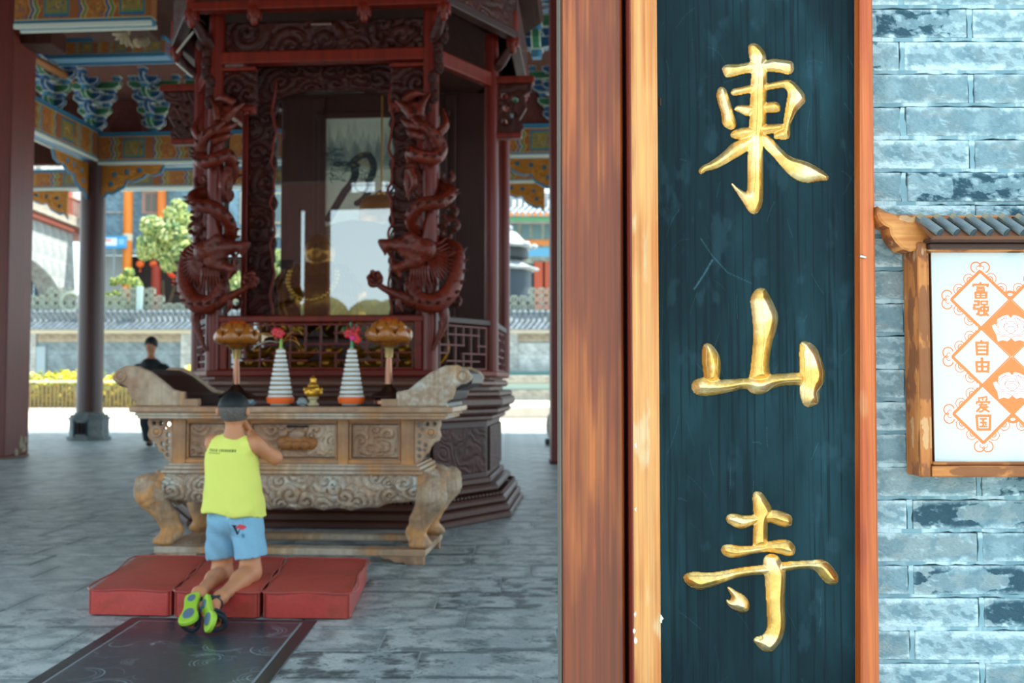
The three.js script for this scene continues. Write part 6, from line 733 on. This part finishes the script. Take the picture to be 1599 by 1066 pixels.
  const denim = canvasTex(512, 512, (g) => { g.fillStyle = '#86b7d2'; g.fillRect(0, 0, 512, 512); reseed(18); for (let i = 0; i < 6000; i++) { g.fillStyle = `rgba(${rnd() < 0.5 ? '110,165,198' : '168,208,226'},0.22)`; g.fillRect(rnd(0, 512), rnd(0, 512), 2, rnd(2, 7)); }
    g.strokeStyle = 'rgba(86,140,176,0.8)'; g.lineWidth = 3; g.beginPath(); g.moveTo(300, 120); g.lineTo(306, 270); g.lineTo(360, 290); g.lineTo(412, 260); g.lineTo(412, 120); g.stroke(); g.beginPath(); g.moveTo(70, 130); g.lineTo(76, 262); g.lineTo(200, 262); g.stroke(); g.fillStyle = 'rgba(212,230,238,0.9)'; g.fillRect(286, 120, 76, 16); g.beginPath(); g.arc(92, 128, 10, 0, 7); g.fill();
    g.fillStyle = '#16222e'; g.font = 'bold 92px serif'; g.save(); g.translate(318, 268); g.rotate(0.08); g.scale(1.4, 1.2); g.fillText('V', 0, 0); g.font = 'bold 46px serif'; g.fillText('s', 60, 12); g.restore(); g.fillStyle = '#d9474e'; for (let i = 0; i < 9; i++) { g.beginPath(); g.ellipse(396 + 30 * Math.cos(i * 0.9) * (i % 2 ? 1 : 0.5), 206 + 10 * Math.sin(i * 0.9), 15, 9, i, 0, 7); g.fill(); } });
  part('shorts', sg, mat('#ffffff', 0.85, { map: denim }), o).userData.label = 'pale blue shorts with a dark monogram and red flower on the pocket';
  // sandals: lime sole with grey pads, dark straps
  const sandal = (heel, toe, ank, sgn) => {
    const h = V(...heel), t = V(...toe), ax = t.clone().sub(h), L = ax.length() + 0.055; ax.normalize(); const out = V(0, 0, 1).addScaledVector(ax, -ax.z).normalize().applyAxisAngle(ax, sgn * 0.25), side = V(0, 0, 0).crossVectors(ax, out).normalize(), ctr = h.clone().add(t).multiplyScalar(0.5).addScaledVector(out, 0.031);
    const so = new THREE.Group(); so.name = 'sandal'; o.add(so); const mtx = new THREE.Matrix4().makeBasis(side, ax.clone().negate(), out).setPosition(ctr); so.applyMatrix4(mtx); so.updateMatrix();
    const oln = [[0, L / 2], [0.024, L * 0.46], [0.029, L * 0.32], [0.025, L * 0.1], [0.027, -L * 0.1], [0.036, -L * 0.28], [0.033, -L * 0.42], [0.014, -L / 2], [-0.014, -L / 2], [-0.034, -L * 0.42], [-0.037, -L * 0.28], [-0.027, -L * 0.1], [-0.025, L * 0.1], [-0.029, L * 0.32], [-0.024, L * 0.46]].map(([x, y]) => [x * 1.12, y]);
    part('sole', ext(oln, 0.02, 0.005, { curved: true, seg: 2 }), mat('#a6cf3c', 0.5), so); const pad = mat('#5f7488', 0.7); part('sole_pad', mv(ext(ring(0, L * 0.29, 1, 18).map(([x, y]) => [x * 0.017, (y - L * 0.29) * 0.025 + L * 0.29]), 0.006, 0.002), 0, 0, 0.011), pad, so); part('sole_pad', mv(ext(ring(0, -L * 0.23, 1, 18).map(([x, y]) => [x * 0.024, (y + L * 0.23) * 0.036 - L * 0.23]), 0.006, 0.002), 0, 0, 0.011), pad, so);
    const st = mat('#1e2b34', 0.6); for (const [y, r] of [[L * 0.36, 0.034], [-L * 0.12, 0.036], [-L * 0.3, 0.038]]) part('strap', sweep(Array.from({ length: 7 }, (_, i) => { const a = Math.PI * i / 6; return [r * Math.cos(a), y, -0.006 - 0.062 * Math.sin(a)]; }), [0.009, 0.009], { flat: 0.5, sides: 6 }), st, so);
    part('heel_strap', sweep([[-0.03, L * 0.3, -0.01], [-0.032, L * 0.42, -0.045], [0, L * 0.5, -0.055], [0.032, L * 0.42, -0.045], [0.03, L * 0.3, -0.01]], [0.011, 0.011], { flat: 0.5, sides: 6 }), st, so); part('buckle', mv(rb(0.008, 0.016, 0.014, 0.002), sgn * 0.035, L * 0.12, -0.03), mat('#2f7fa6', 0.5), so);
  };
  sandal(heelL, toeL, ankL, -1); sandal(heelR, toeR, ankR, 1);
}
{ // man seen from behind beyond the altar
  const b = F(238, 697), J = (x, y) => P(x, y, -b.z).sub(b).toArray(), o = thing('person', 'man in dark shirt and trousers standing with his back turned beyond the altar', 'person', b);
  const hd = J(236, 538), nk = J(236, 562), sL = J(215, 577), sR = J(257, 577), hpL = J(226, 625), hpR = J(246, 625), kL = J(228, 660), kR = J(245, 660), aL = J(232, 692), aR = J(246, 694), eL = J(207, 605), eR = J(264, 605), wL = J(214, 625), wR = J(258, 625);
  const f = blend([ell([hd[0], hd[1], hd[2]], [0.095, 0.125, 0.11]), cone(nk, hd, 0.06, 0.055), cone(sL, sR, 0.07, 0.07), cone([nk[0], nk[1] - 0.1, nk[2]], J(236, 620), 0.15, 0.14), cone(hpL, kL, 0.1, 0.07), cone(hpR, kR, 0.1, 0.07), cone(kL, aL, 0.07, 0.045), cone(kR, aR, 0.07, 0.045), cone(sL, eL, 0.055, 0.042), cone(eL, wL, 0.042, 0.03), cone(sR, eR, 0.055, 0.042), cone(eR, wR, 0.042, 0.03), cone(wL, J(219, 632), 0.035, 0.03), cone(wR, J(253, 632), 0.035, 0.03)], 0.06);
  part('body', skin(f, [-0.5, 0.0, -0.35], [0.5, 2.0, 0.35], 0.022), manSkin, o);
  const dk = mat('#15191d', 0.8), sh = blend([cone([sL[0] + 0.02, sL[1], sL[2]], [sR[0] - 0.02, sR[1], sR[2]], 0.09, 0.09), cone([nk[0], nk[1] - 0.12, nk[2]], J(236, 630), 0.175, 0.17), cone(sL, eL, 0.08, 0.065), cone(sR, eR, 0.08, 0.065)], 0.07); part('shirt', skin((x, y, z) => Math.max(sh(x, y, z), y - nk[1] - 0.025), [-0.55, 0.7, -0.35], [0.55, 1.65, 0.35], 0.02), dk, o);
  const tr = blend([cone(hpL, kL, 0.125, 0.095), cone(hpR, kR, 0.125, 0.095), cone(kL, aL, 0.095, 0.075), cone(kR, aR, 0.095, 0.075)], 0.04); part('trousers', skin((x, y, z) => Math.max(tr(x, y, z), 0.09 - y), [-0.4, 0.04, -0.3], [0.4, 0.98, 0.3], 0.02), mat('#1b2730', 0.85), o);
  part('hair', skin((x, y, z) => Math.max(ell([hd[0], hd[1] + 0.02, hd[2] - 0.01], [0.108, 0.125, 0.118])(x, y, z), hd[1] - 0.07 - y), [hd[0] - 0.15, hd[1] - 0.15, hd[2] - 0.15], [hd[0] + 0.15, hd[1] + 0.2, hd[2] + 0.15], 0.014), mat('#0d0f12', 0.7), o);
  for (const [a, s] of [[aL, -1], [aR, 1]]) part('shoe', mv(new THREE.SphereGeometry(0.06, 12, 8).scale(0.8, 0.7, 2), a[0], 0.045, a[2] - 0.05), mat('#17191c', 0.6), o);
}
// ================= the sunlit court beyond the pavilion =================
const pavT = tex(256, 256, (u, v) => { const a = fb(u, v, 8, 8, 9, 4); return mixc(hex('#b9b2a4'), hex('#d2ccc0'), a); });
struct('ground_back', bb(-48, 48, -0.3, -0.004, -90, -24, 0.005), mat('#ffffff', 0.9, { map: rep(pavT, 0.5, 0.5) }));
const wallGrey = mat('#93a5ad', 0.9, { map: spotT }), whiteW = mat('#cfd3cf', 0.85, { map: spotT }), tileM = mat('#8d9ba3', 0.7, { map: spotT }), glaze = mat('#b9c4b2', 0.6, { map: spotT }), orangeW = mat('#d0701f', 0.5, { map: grainT }), vermilion = mat('#b23a22', 0.5, { map: grainT });
{ // boundary wall with tiled coping and pierced glazed crest
  const d = 46, ph = d / 1555, o = thing('boundary_wall', 'grey boundary wall with round-tile coping and pierced pale crest across the court', 'wall', [0, 0, -d]);
  const X = (x) => (x - 799.5) * ph, Y = (y) => P(800, y, d).y, xa = X(-120), xb = X(1750);
  part('wall_face', bb(xa, xb, 0, Y(522), -0.2, 0.2, 0.01), wallGrey, o); part('pale_panel', bb(X(735), xb, 0, Y(536), 0.2, 0.23, 0.01), mat('#dde3e0', 0.85, { map: spotT }), o); part('pale_frieze', bb(xa, xb, Y(534), Y(520), 0.2, 0.24, 0.01), mat('#b9ab96', 0.9, { map: spotT }), o); part('cornice', bb(xa, xb, Y(521), Y(515), -0.3, 0.45, 0.02), mat('#c8c3b4', 0.9), o);
  for (const x of [52, 294, 800]) part('pier', bb(X(x) - 0.25, X(x) + 0.25, 0, Y(520), 0.2, 0.34, 0.02), whiteW, o); part('panel', bb(X(40), X(75), 0, Y(541), 0.2, 0.3, 0.01), mat('#93a5ac', 0.9), o);
  const y0 = Y(515), y1 = Y(489), seg = []; part('coping_bed', mv(ext([[-0.75, 0], [0.75, 0], [0, y1 - y0]], xb - xa, 0.01), (xa + xb) / 2, y0, 0, 0, Math.PI / 2), tileM, o);
  for (let x = xa; x < xb; x += 0.26) seg.push(mv(new THREE.CylinderGeometry(0.07, 0.07, 1.08, 6), x, (y0 + y1) / 2 + 0.05, 0.4, 0.78)); const sm = part('coping_tiles', seg, tileM, o); sm.userData.kind = 'stuff'; part('ridge', bb(xa, xb, y1 - 0.03, y1 + 0.12, -0.12, 0.12, 0.03), tileM, o);
  // crest of square frets, stepping up and down
  const yc = Y(489) + 0.12, fret = []; reseed(33); for (let x = X(30); x < xb - 0.5; x += 0.42) { const n = 1 + Math.round(1 + Math.sin(x * 1.7) * 0.9 + rnd(-0.3, 0.3)); for (let k = 0; k < n; k++) { const y = yc + k * 0.36; fret.push(bb(x, x + 0.36, y, y + 0.07, -0.06, 0.06, 0.01), bb(x, x + 0.36, y + 0.27, y + 0.34, -0.06, 0.06, 0.01), bb(x, x + 0.07, y, y + 0.34, -0.06, 0.06, 0.01), bb(x + 0.29, x + 0.36, y, y + 0.34, -0.06, 0.06, 0.01), bb(x + 0.14, x + 0.22, y + 0.1, y + 0.24, -0.05, 0.05, 0.01)); } }
  const f = part('pierced_crest', fret, glaze, o); f.userData.kind = 'stuff'; for (const [x, y] of [[219, 448], [131, 470]]) part('crest_post', bb(X(x) - 0.13, X(x) + 0.13, yc, Y(y), 0.08, 0.3, 0.04), mat('#9db4b2', 0.6), o); part('crest_roundel', mv(new THREE.TorusGeometry(0.42, 0.09, 8, 24), X(110), Y(472), 0.1), glaze, o);
}
{ // flower bed behind a slatted fence
  const d = 40, ph = d / 1555, X = (x) => (x - 799.5) * ph, Y = (y) => P(800, y, d).y, o = thing('slat_fence', 'low pale wooden slat fence before the yellow flower bed', 'fence', [0, 0, -d]), m = mat('#a3875f', 0.85, { map: grainT }), g = [], xa = X(-40), xb = X(330); reseed(12);
  for (let x = xa; x < xb; x += 0.16) g.push(bb(x, x + 0.08, 0.06, Y(600) + rnd(-0.03, 0.05), -0.02, 0.02, 0.01)); const s = part('slats', g, m, o); s.userData.kind = 'stuff'; part('rail', bb(xa, xb, Y(597), Y(593.5), -0.04, 0.05, 0.01, true), mat('#e4d6b8', 0.8), o); part('rail', bb(xa, xb, Y(640), Y(635), -0.05, -0.02, 0.01, true), m, o); part('kerb', bb(xa, xb, 0, 0.1, 0.1, 0.5, 0.03), mat('#d5d0c4', 0.9), o);
  const bed = thing('flower_bed', 'bed of yellow flowering bushes behind the slat fence', 'flower bed', [0, 0, -d - 1.4]); const leafs = [new THREE.Color('#7a8a2e'), new THREE.Color('#c7b526'), new THREE.Color('#e2cf3a'), new THREE.Color('#5d7a33'), new THREE.Color('#e9e2a8')], im = new THREE.InstancedMesh(new THREE.IcosahedronGeometry(0.09, 0).scale(1, 0.55, 1), mat('#ffffff', 0.8), 5200), M = new THREE.Matrix4(), e = new THREE.Euler();
  for (let i = 0; i < 5200; i++) { const x = rnd(xa, xb), hump = 0.55 * (0.5 + 0.5 * Math.sin(x * 1.3)) * (0.5 + 0.5 * Math.sin(x * 0.53 + 1)), y = rnd(0.2, Math.pow(rnd(0, 1), 0.5) * (1.6 + hump)); M.makeRotationFromEuler(e.set(rnd(0, 6), rnd(0, 6), rnd(0, 6))).setPosition(x, y, rnd(-1, 1)); im.setMatrixAt(i, M); im.setColorAt(i, leafs[y > 1.05 ? (rnd() < 0.25 ? 0 : rnd() < 0.8 ? (rnd() < 0.5 ? 1 : 2) : 4) : (rnd() < 0.5 ? 0 : rnd() < 0.5 ? 3 : 1)]); }
  im.name = 'blossom'; im.userData.kind = 'stuff'; im.castShadow = im.receiveShadow = true; bed.add(im);
}
{ // right: raised pavement, long stone bench, and roofs
  const d = 43.5, Y = (y, q = d) => P(800, y, q).y, X = (x, q = d) => (x - 799.5) / 1555 * q; struct('ground_terrace', bb(X(690), 40, 0, Y(625), -60, -31, 0.02), mat('#ffffff', 0.9, { map: rep(pavT, 0.5, 0.5) }));
  const o = thing('stone_bench', 'long low pale stone bench with a dark green groove at the right gap', 'bench', [X(820), Y(625), -d - 0.5]), m = mat('#c9c4b4', 0.9, { map: spotT }); part('seat', bb(-4, 6, Y(597) - Y(625), Y(586) - Y(625), -0.6, 0.5, 0.04), m, o); part('plinth', bb(-4, 6, 0, Y(608) - Y(625), -0.4, 0.42, 0.04), m, o); part('riser', bb(-3.9, 5.9, Y(608) - Y(625), Y(597) - Y(625), -0.4, 0.3, 0.02), mat('#9fb4ac', 0.85), o); part('groove', bb(-4, 6, Y(586) - Y(625), Y(579) - Y(625), -0.6, 0.2, 0.01), mat('#3f6b6b', 0.6), o);
  const s = thing('stone_lantern_foot', 'pale rounded stone foot beside the shrine pedestal in the sun', 'stone', F(766, 630)); part('body', lathe([[0, 0], [0.42, 0], [0.4, 0.12], [0.28, 0.2], [0.26, 0.55], [0.4, 0.65], [0.42, 0.8], [0.25, 0.95], [0, 0.98]], 20), whiteW, s);
  const roof = (label, x, y, d2, w, dep, h, col, ends) => { const p = P(x, y, d2), r = thing('tiled_roof', label, 'roof', p, 0); const n = Math.round(w / 0.36), t = []; part('roof_slope', mv(ext([[-dep, -0.1], [dep, -0.1], [dep, 0], [0, h], [-dep, 0]], w, 0.02), 0, 0, 0, 0, Math.PI / 2), col, r); const L = Math.hypot(dep, h); for (let k = 0; k <= n; k++) part('tile_roll', mv(new THREE.CylinderGeometry(0.09, 0.09, L, 8), -w / 2 + k * w / n, h / 2 + 0.05, dep / 2, Math.PI / 2 - Math.atan2(h, dep)), col, r); for (let k = 0; k <= n; k++) part('tile_end', mv(new THREE.CylinderGeometry(0.12, 0.12, 0.06, 10).rotateX(Math.PI / 2), -w / 2 + k * w / n, 0.02, dep + 0.06), ends, r); part('ridge', bb(-w / 2, w / 2, h - 0.05, h + 0.25, -0.15, 0.15, 0.04), col, r); return r; };
  const pale = mat('#c3cdd2', 0.6, { map: spotT });
  const r1 = roof('long pale tiled roof with orange tile ends in the right gap', 830, 342, 62, 9, 1.6, 1.35, pale, mat('#d8843c', 0.6)); part('green_fascia', bb(-4.5, 4.5, -0.35, -0.12, 1.2, 1.5, 0.02), mat('#4d8b5e', 0.6), r1);
  const h = thing('painted_hall', 'pale painted hall wall with red and blue panels under the right roof', 'building', P(830, 600, 63)); h.position.y = 0; const hy = (y) => P(830, y, 63).y, hx = (x) => (x - 830) / 1555 * 63; part('wall', bb(-5, 5, 0, hy(346), -1.5, -0.2, 0.02), mat('#b3bcae', 0.8, { map: spotT }), h); for (let k = 0; k < 12; k++) part('window', bb(-4.4 + k * 0.75, -3.85 + k * 0.75, hy(372), hy(350), -0.22, -0.15, 0.02), mat('#5c7a80', 0.4), h); part('orange_band', bb(-5, 5, hy(382), hy(374), -0.22, -0.12, 0.02), mat('#d07e3e', 0.6), h); part('blue_band', bb(-5, 5, hy(400), hy(386), -0.22, -0.12, 0.02), mat('#5fa3c9', 0.6), h); part('dark_base', bb(-5, 5, 0, hy(412), -0.22, -0.14, 0.02), mat('#23292c', 0.6), h); for (const x of [812, 843, 856]) part('red_door', bb(hx(x) - 0.35, hx(x) + 0.35, 0, hy(x > 840 ? 408 : 450), -0.2, 0.0, 0.03), mat('#a8492c', 0.6), h);
  // two-tiered pavilion-shaped burner with curved eaves
  const u = thing('incense_burner', 'grey tiered incense burner with upcurved double roof in the right gap', 'burner', P(792, 600, 52)); u.position.y = 0; const uy = (y) => P(800, y, 52).y, ur = (px) => px / 1555 * 52; const tier2 = (yb, yt, r) => [[0, yt], [r * 0.35, yt - 0.02], [r * 0.7, lerp(yb, yt, 0.42)], [r * 1.02, yb + 0.14], [r * 1.05, yb + 0.08], [r, yb], [r * 0.5, yb], [0, yb]];
  part('upper_roof', lathe(tier2(uy(388), uy(362), ur(40)), 8), pale, u); part('lower_roof', lathe(tier2(uy(423), uy(402), ur(48)), 8), pale, u); const dk = mat('#252d31', 0.6); part('upper_body', mv(new THREE.CylinderGeometry(ur(32), ur(34), uy(388) - uy(404), 8), 0, (uy(388) + uy(404)) / 2, 0), dk, u); part('lower_body', mv(new THREE.CylinderGeometry(ur(38), ur(38), uy(420) - uy(470), 8), 0, (uy(420) + uy(470)) / 2, 0), mat('#2b3a45', 0.6), u); part('finial', lathe([[0, 0], [0.25, 0.1], [0.3, 0.3], [0.1, 0.5], [0.12, 0.7], [0, 1]], 12).translate(0, uy(364), 0), pale, u); part('foot', mv(new THREE.CylinderGeometry(ur(30), ur(34), uy(470), 8), 0, uy(470) / 2, 0), dk, u); for (const k of [0, 1, 2, 3, 4, 5, 6, 7]) part('eave_tip', mv(new THREE.SphereGeometry(0.2, 8, 6).scale(1, 0.7, 1), ur(40) * 1.05, uy(385), 0).rotateY(k * Math.PI / 4), pale, u);
}
{ // left: arched building with a balcony, its front running away to the right
  const a = P(-60, 600, 46), b = P(128, 600, 60); a.y = b.y = 0; const dir = b.clone().sub(a), L = dir.length(); dir.normalize(); const yaw = Math.atan2(-dir.z, dir.x), o = thing('arched_building', 'grey building with a big arch and red railed balcony at left', 'building', a, yaw);
  const at = (px, py) => { const r = ray(px, py), n = V(-dir.z, 0, dir.x), t = a.clone().sub(V(0, EYE, 0)).dot(n) / r.dot(n), h = V(0, EYE, 0).addScaledVector(r, t); return [h.clone().sub(a).dot(dir), h.y]; };
  const grey = mat('#c3cccc', 0.9, { map: spotT }), x0 = 0, [xe] = at(100, 450), [, yb] = at(45, 336); const arch = []; const [ax, ay] = at(78, 470), [, atop] = at(43, 395); for (let i = 0; i <= 14; i++) { const t = Math.PI / 2 * i / 14; arch.push([ax * Math.sin(t) * 1.0, lerp(ay, atop, Math.cos(t))]); }
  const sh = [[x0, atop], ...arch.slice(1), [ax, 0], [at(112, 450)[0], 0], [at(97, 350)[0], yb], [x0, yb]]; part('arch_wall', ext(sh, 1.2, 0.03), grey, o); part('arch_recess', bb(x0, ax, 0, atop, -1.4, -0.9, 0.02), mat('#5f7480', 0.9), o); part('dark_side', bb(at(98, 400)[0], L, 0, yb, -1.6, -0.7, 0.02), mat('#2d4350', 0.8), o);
  part('balcony_slab', bb(x0, L, yb, yb + 0.55, -1, 1.0, 0.04), mat('#c6bfae', 0.85, { map: spotT }), o); part('balcony_beam', bb(x0, L, yb - 0.35, yb, -0.8, 0.9, 0.04), mat('#7c4030', 0.7), o);
  const rail = []; for (let x = 0.2; x < L; x += 0.28) rail.push(bb(x, x + 0.07, yb + 0.55, yb + 1.5, 0.8, 0.87, 0.01)); const rl = part('balusters', rail, mat('#9a5a44', 0.6), o); rl.userData.kind = 'stuff'; part('hand_rail', bb(x0, L, yb + 1.5, yb + 1.62, 0.76, 0.92, 0.02), mat('#a0604a', 0.6), o);
  const [gx0] = at(70, 300), [gx1, gy] = at(118, 262); part('upper_wall', bb(x0, L + 1.2, yb + 0.5, gy, -1.2, -0.6, 0.02), whiteW, o); const yt = at(60, 262)[1]; part('shutter', bb(at(46, 300)[0], at(69, 300)[0], yb + 0.55, at(58, 278)[1], -0.6, -0.45, 0.02), mat('#c0651f', 0.5, { map: grainT }), o); part('shutter_lintel', bb(at(44, 300)[0], at(69, 300)[0], at(58, 278)[1], yt, -0.6, -0.35, 0.02), mat('#9aa3a5', 0.8, { bumpMap: reliefT, bumpScale: 0.05 }), o); part('red_door', bb(at(107, 300)[0], at(124, 300)[0], yb + 0.55, at(114, 295)[1], -0.6, -0.4, 0.02), mat('#b0402f', 0.6), o);
  part('gable', mv(ext([[0, 0], [2.6, 0], [2.6, 1.6], [2.2, 2.6], [1.3, 3.0], [0.4, 2.6], [0, 1.6]], 0.4, 0.03), at(72, 300)[0], yb + 1.4, -0.5), whiteW, o);
}
{ // left centre: slate blue hall with orange columns
  const d = 58, ph = d / 1555, X = (x) => (x - 215) * ph, Y = (y) => P(215, y, d).y, o = thing('blue_hall', 'slate blue brick hall with orange columns and a small window behind the tree', 'building', [P(215, 600, d).x, 0, -d]);
  const bl = mat('#8fb4c8', 0.85, { map: spotT }); part('wall', bb(X(142), X(600), Y(392), Y(180), -1, 0, 0.02), bl, o); part('wall_band', bb(X(150), X(205), Y(333), Y(330), 0, 0.1, 0.01), whiteW, o); part('beam', bb(X(140), X(600), Y(398), Y(390), -0.2, 0.6, 0.03), mat('#8ea7b0', 0.8), o); part('dark_opening', bb(X(190), X(600), 0, Y(398), -1.2, -0.5, 0.02), mat('#2b2422', 0.8), o); part('grey_panel', bb(X(150), X(190), 0, Y(398), -1, -0.3, 0.02), mat('#a3adb0', 0.85), o);
  const col = (x, y0, y1, m, z) => part('column', mv(new THREE.CylinderGeometry(0.26, 0.26, Y(y1) - Y(y0), 18), X(x), (Y(y0) + Y(y1)) / 2, z), m, o); col(204, 470, 262, mat('#e07f1e', 0.4), 0.8); col(252, 345, 290, mat('#d8741d', 0.4), 0.4); col(249, 600, 418, vermilion, 0.8); part('column_band', mv(new THREE.CylinderGeometry(0.28, 0.28, 0.4, 18), X(204), Y(374), 0.8), mat('#d9cdb0', 0.6), o); part('column_foot', mv(new THREE.CylinderGeometry(0.27, 0.27, 4.8, 18), X(204), 2.4, 0.8), vermilion, o);
  const w = part('window', bb(X(218), X(246), Y(334), Y(295), 0, 0.12, 0.02), mat('#a9877a', 0.7), o); for (const x of [224, 234]) part('pane', bb(X(x), X(x + 8), Y(331), Y(303), 0.1, 0.16, 0.01), mat('#5f5a54', 0.3), w); part('hood', bb(X(216), X(248), Y(297), Y(291), 0, 0.5, 0.03), mat('#5a6a72', 0.7), w);
  const e = part('painted_eave', bb(X(232), X(330), Y(282), Y(250), 0.1, 1.6, 0.05), mat('#5d7a9c', 0.6, { bumpMap: reliefT, bumpScale: 0.05 }), o); for (let k = 0; k < 8; k++) part('rafter_end', bb(X(236 + k * 9), X(240 + k * 9), Y(278 - k * 2), Y(270 - k * 2), 1.5, 1.9, 0.03), k % 2 ? creamM : greenM, e); part('roof', mv(ext([[X(150), Y(262)], [X(232), Y(246)], [X(340), Y(225)], [X(340), Y(200)], [X(150), Y(225)]], 3, 0.05), 0, 0, -0.5), mat('#b9c9d3', 0.7, { map: spotT }), o);
  for (const x of [330, 372, 425, 470, 520]) { const w2 = part('window', bb(X(x), X(x + 24), Y(350), Y(300), 0, 0.12, 0.02), mat('#c4b9a0', 0.7), o); for (const k of [2, 13]) part('pane', bb(X(x + k), X(x + k + 9), Y(346), Y(304), 0.1, 0.16, 0.01), mat('#6b7f86', 0.3), w2); } part('white_band', bb(X(290), X(600), Y(372), Y(356), 0, 0.3, 0.03), whiteW, o);
  const sg = canvasTex(256, 128, (g) => { g.fillStyle = '#3aa0d8'; g.fillRect(0, 0, 256, 128); g.fillStyle = '#e7f1f4'; g.fillRect(30, 22, 130, 78); g.fillStyle = '#e08c86'; g.fillRect(44, 34, 60, 22); g.fillStyle = '#8cc3e4'; g.fillRect(176, 30, 60, 60); }); const ss = thing('blue_sign', 'bright blue notice sign with a pale field on the slate hall', 'sign', P(178, 378, d - 1.2)); part('board', new THREE.BoxGeometry(1.45, 0.7, 0.08), mat('#ffffff', 0.5, { map: sg }), ss); part('post', bb(-0.05, 0.05, -8.2, -0.34, -0.06, -0.02, 0.01), mat('#8f9a9c', 0.5), ss);
}
function foliageTree(name, label, cat, pos, blobs, n, size, cols, trunk) {
  const o = thing(name, label, cat, pos); part('trunk', trunk.map((t) => sweep(t[0], t[1], { sides: 7 })), mat('#4a3a2c', 0.9), o);
  const im = new THREE.InstancedMesh(new THREE.IcosahedronGeometry(size, 0).scale(1, 0.35, 0.6), mat('#ffffff', 0.7), n), M = new THREE.Matrix4(), e = new THREE.Euler(), C = cols.map((c) => new THREE.Color(c));
  for (let i = 0; i < n; i++) { const [x, y, z, r] = blobs[Math.floor(rnd(0, blobs.length))], v = V(rnd(-1, 1), rnd(-1, 1), rnd(-1, 1)).normalize().multiplyScalar(r * Math.pow(rnd(0.3, 1), 0.4)); M.makeRotationFromEuler(e.set(rnd(0, 6), rnd(0, 6), rnd(0, 6))).setPosition(x + v.x, y + v.y * 0.8, z + v.z); im.setMatrixAt(i, M); im.setColorAt(i, C[Math.floor(rnd(0, C.length))]); }
  im.name = 'foliage'; im.userData.kind = 'stuff'; im.castShadow = im.receiveShadow = true; o.add(im);
}
reseed(55);
{ const p = P(252, 600, 52); p.y = 0; const s = 52 / 1555, B = (x, y, r) => [(x - 252) * s, P(252, y, 52).y, rnd(-0.5, 0.5), r * s]; foliageTree('garden_tree', 'broad pale green leafy tree before the slate blue hall, left of the shrine', 'tree', p, [B(270, 335, 17), B(240, 355, 20), B(268, 365, 24), B(232, 382, 18), B(255, 390, 24), B(285, 345, 18), B(285, 390, 20), B(222, 395, 12), B(275, 322, 12), B(260, 410, 16), B(290, 410, 14)], 6500, 0.15, ['#8f9f55', '#b3b96e', '#6f8a4a', '#c9cc93', '#4f6f45'], [[[[0, 0, 0], [0.1, 3, 0], [0, 6.5, 0]], [0.18, 0.14, 0.08]], [[[0.05, 4.5, 0], [0.6, 6, 0.1], [0.9, 7.5, 0]], [0.1, 0.07, 0.04]]]); }
{ const p = P(425, 600, 51); p.y = 0; const s = 51 / 1555, B = (x, y, r) => [(x - 425) * s, P(425, y, 51).y, rnd(-0.4, 0.4), r * s]; foliageTree('garden_tree', 'pale leafy tree seen through the shrine glass and past the left dragon', 'tree', p, [B(420, 440, 22), B(440, 420, 22), B(405, 430, 18), B(380, 445, 16), B(360, 430, 14), B(425, 400, 14), B(455, 445, 18), B(365, 455, 16)], 3200, 0.15, ['#8f9f55', '#b3b96e', '#6f8a4a', '#c9cc93', '#4f6f45'], [[[[0, 0, 0], [0.1, 2.5, 0], [0, 5, 0]], [0.18, 0.14, 0.08]]]); }
{ const p = P(190, 600, 50); p.y = 0; const s = 50 / 1555, B = (x, y, r) => [(x - 190) * s, P(190, y, 50).y, rnd(-0.2, 0.2), r * s]; foliageTree('bonsai_tree', 'small cloud-pruned tree above the pale crest, left of the garden tree', 'tree', p, [B(188, 437, 9), B(205, 440, 10), B(175, 440, 7), B(182, 462, 10), B(170, 470, 8), B(196, 425, 8), B(214, 446, 6), B(165, 462, 6), B(190, 472, 6)], 1500, 0.11, ['#9aa84a', '#b6b95e', '#5f7c46', '#4b6a43'], [[[[0, 0, 0], [-0.2, 3, 0], [0.1, 4.6, 0], [0.2, 5.6, 0]], [0.12, 0.1, 0.07, 0.04]]]); }
for (const [x, y, d, c, l] of [[271, 426, 57.2, '#d8401f', 'red paper lantern hanging low, right of the vermilion column'], [219, 412, 57.2, '#e5641f', 'orange paper lantern under the garden tree, left of the vermilion column'], [240, 412, 57.2, '#dd5a20', 'orange paper lantern under the garden tree, just left of the trunk']]) { const o = thing('paper_lantern', l, 'lantern', P(x, y, d), 0, undefined), s = x > 260 ? 1 : 0.65; part('globe', lathe([[0.1, -0.3], [0.28, -0.2], [0.36, 0], [0.28, 0.2], [0.1, 0.3]], 14).scale(s, s, s), mat(c, 0.6), o); part('tassel', mv(new THREE.ConeGeometry(0.08 * s, 0.4 * s, 6), 0, -0.5 * s, 0), mat(c, 0.7), o); part('cord', mv(new THREE.CylinderGeometry(0.015, 0.015, P(x, 397, d).y - P(x, y, d).y - 0.28 * s, 5), 0, (P(x, 397, d).y - P(x, y, d).y + 0.28 * s) / 2, 0), mat('#3b2a1f', 0.8), o); }
renderer.render(scene, camera);
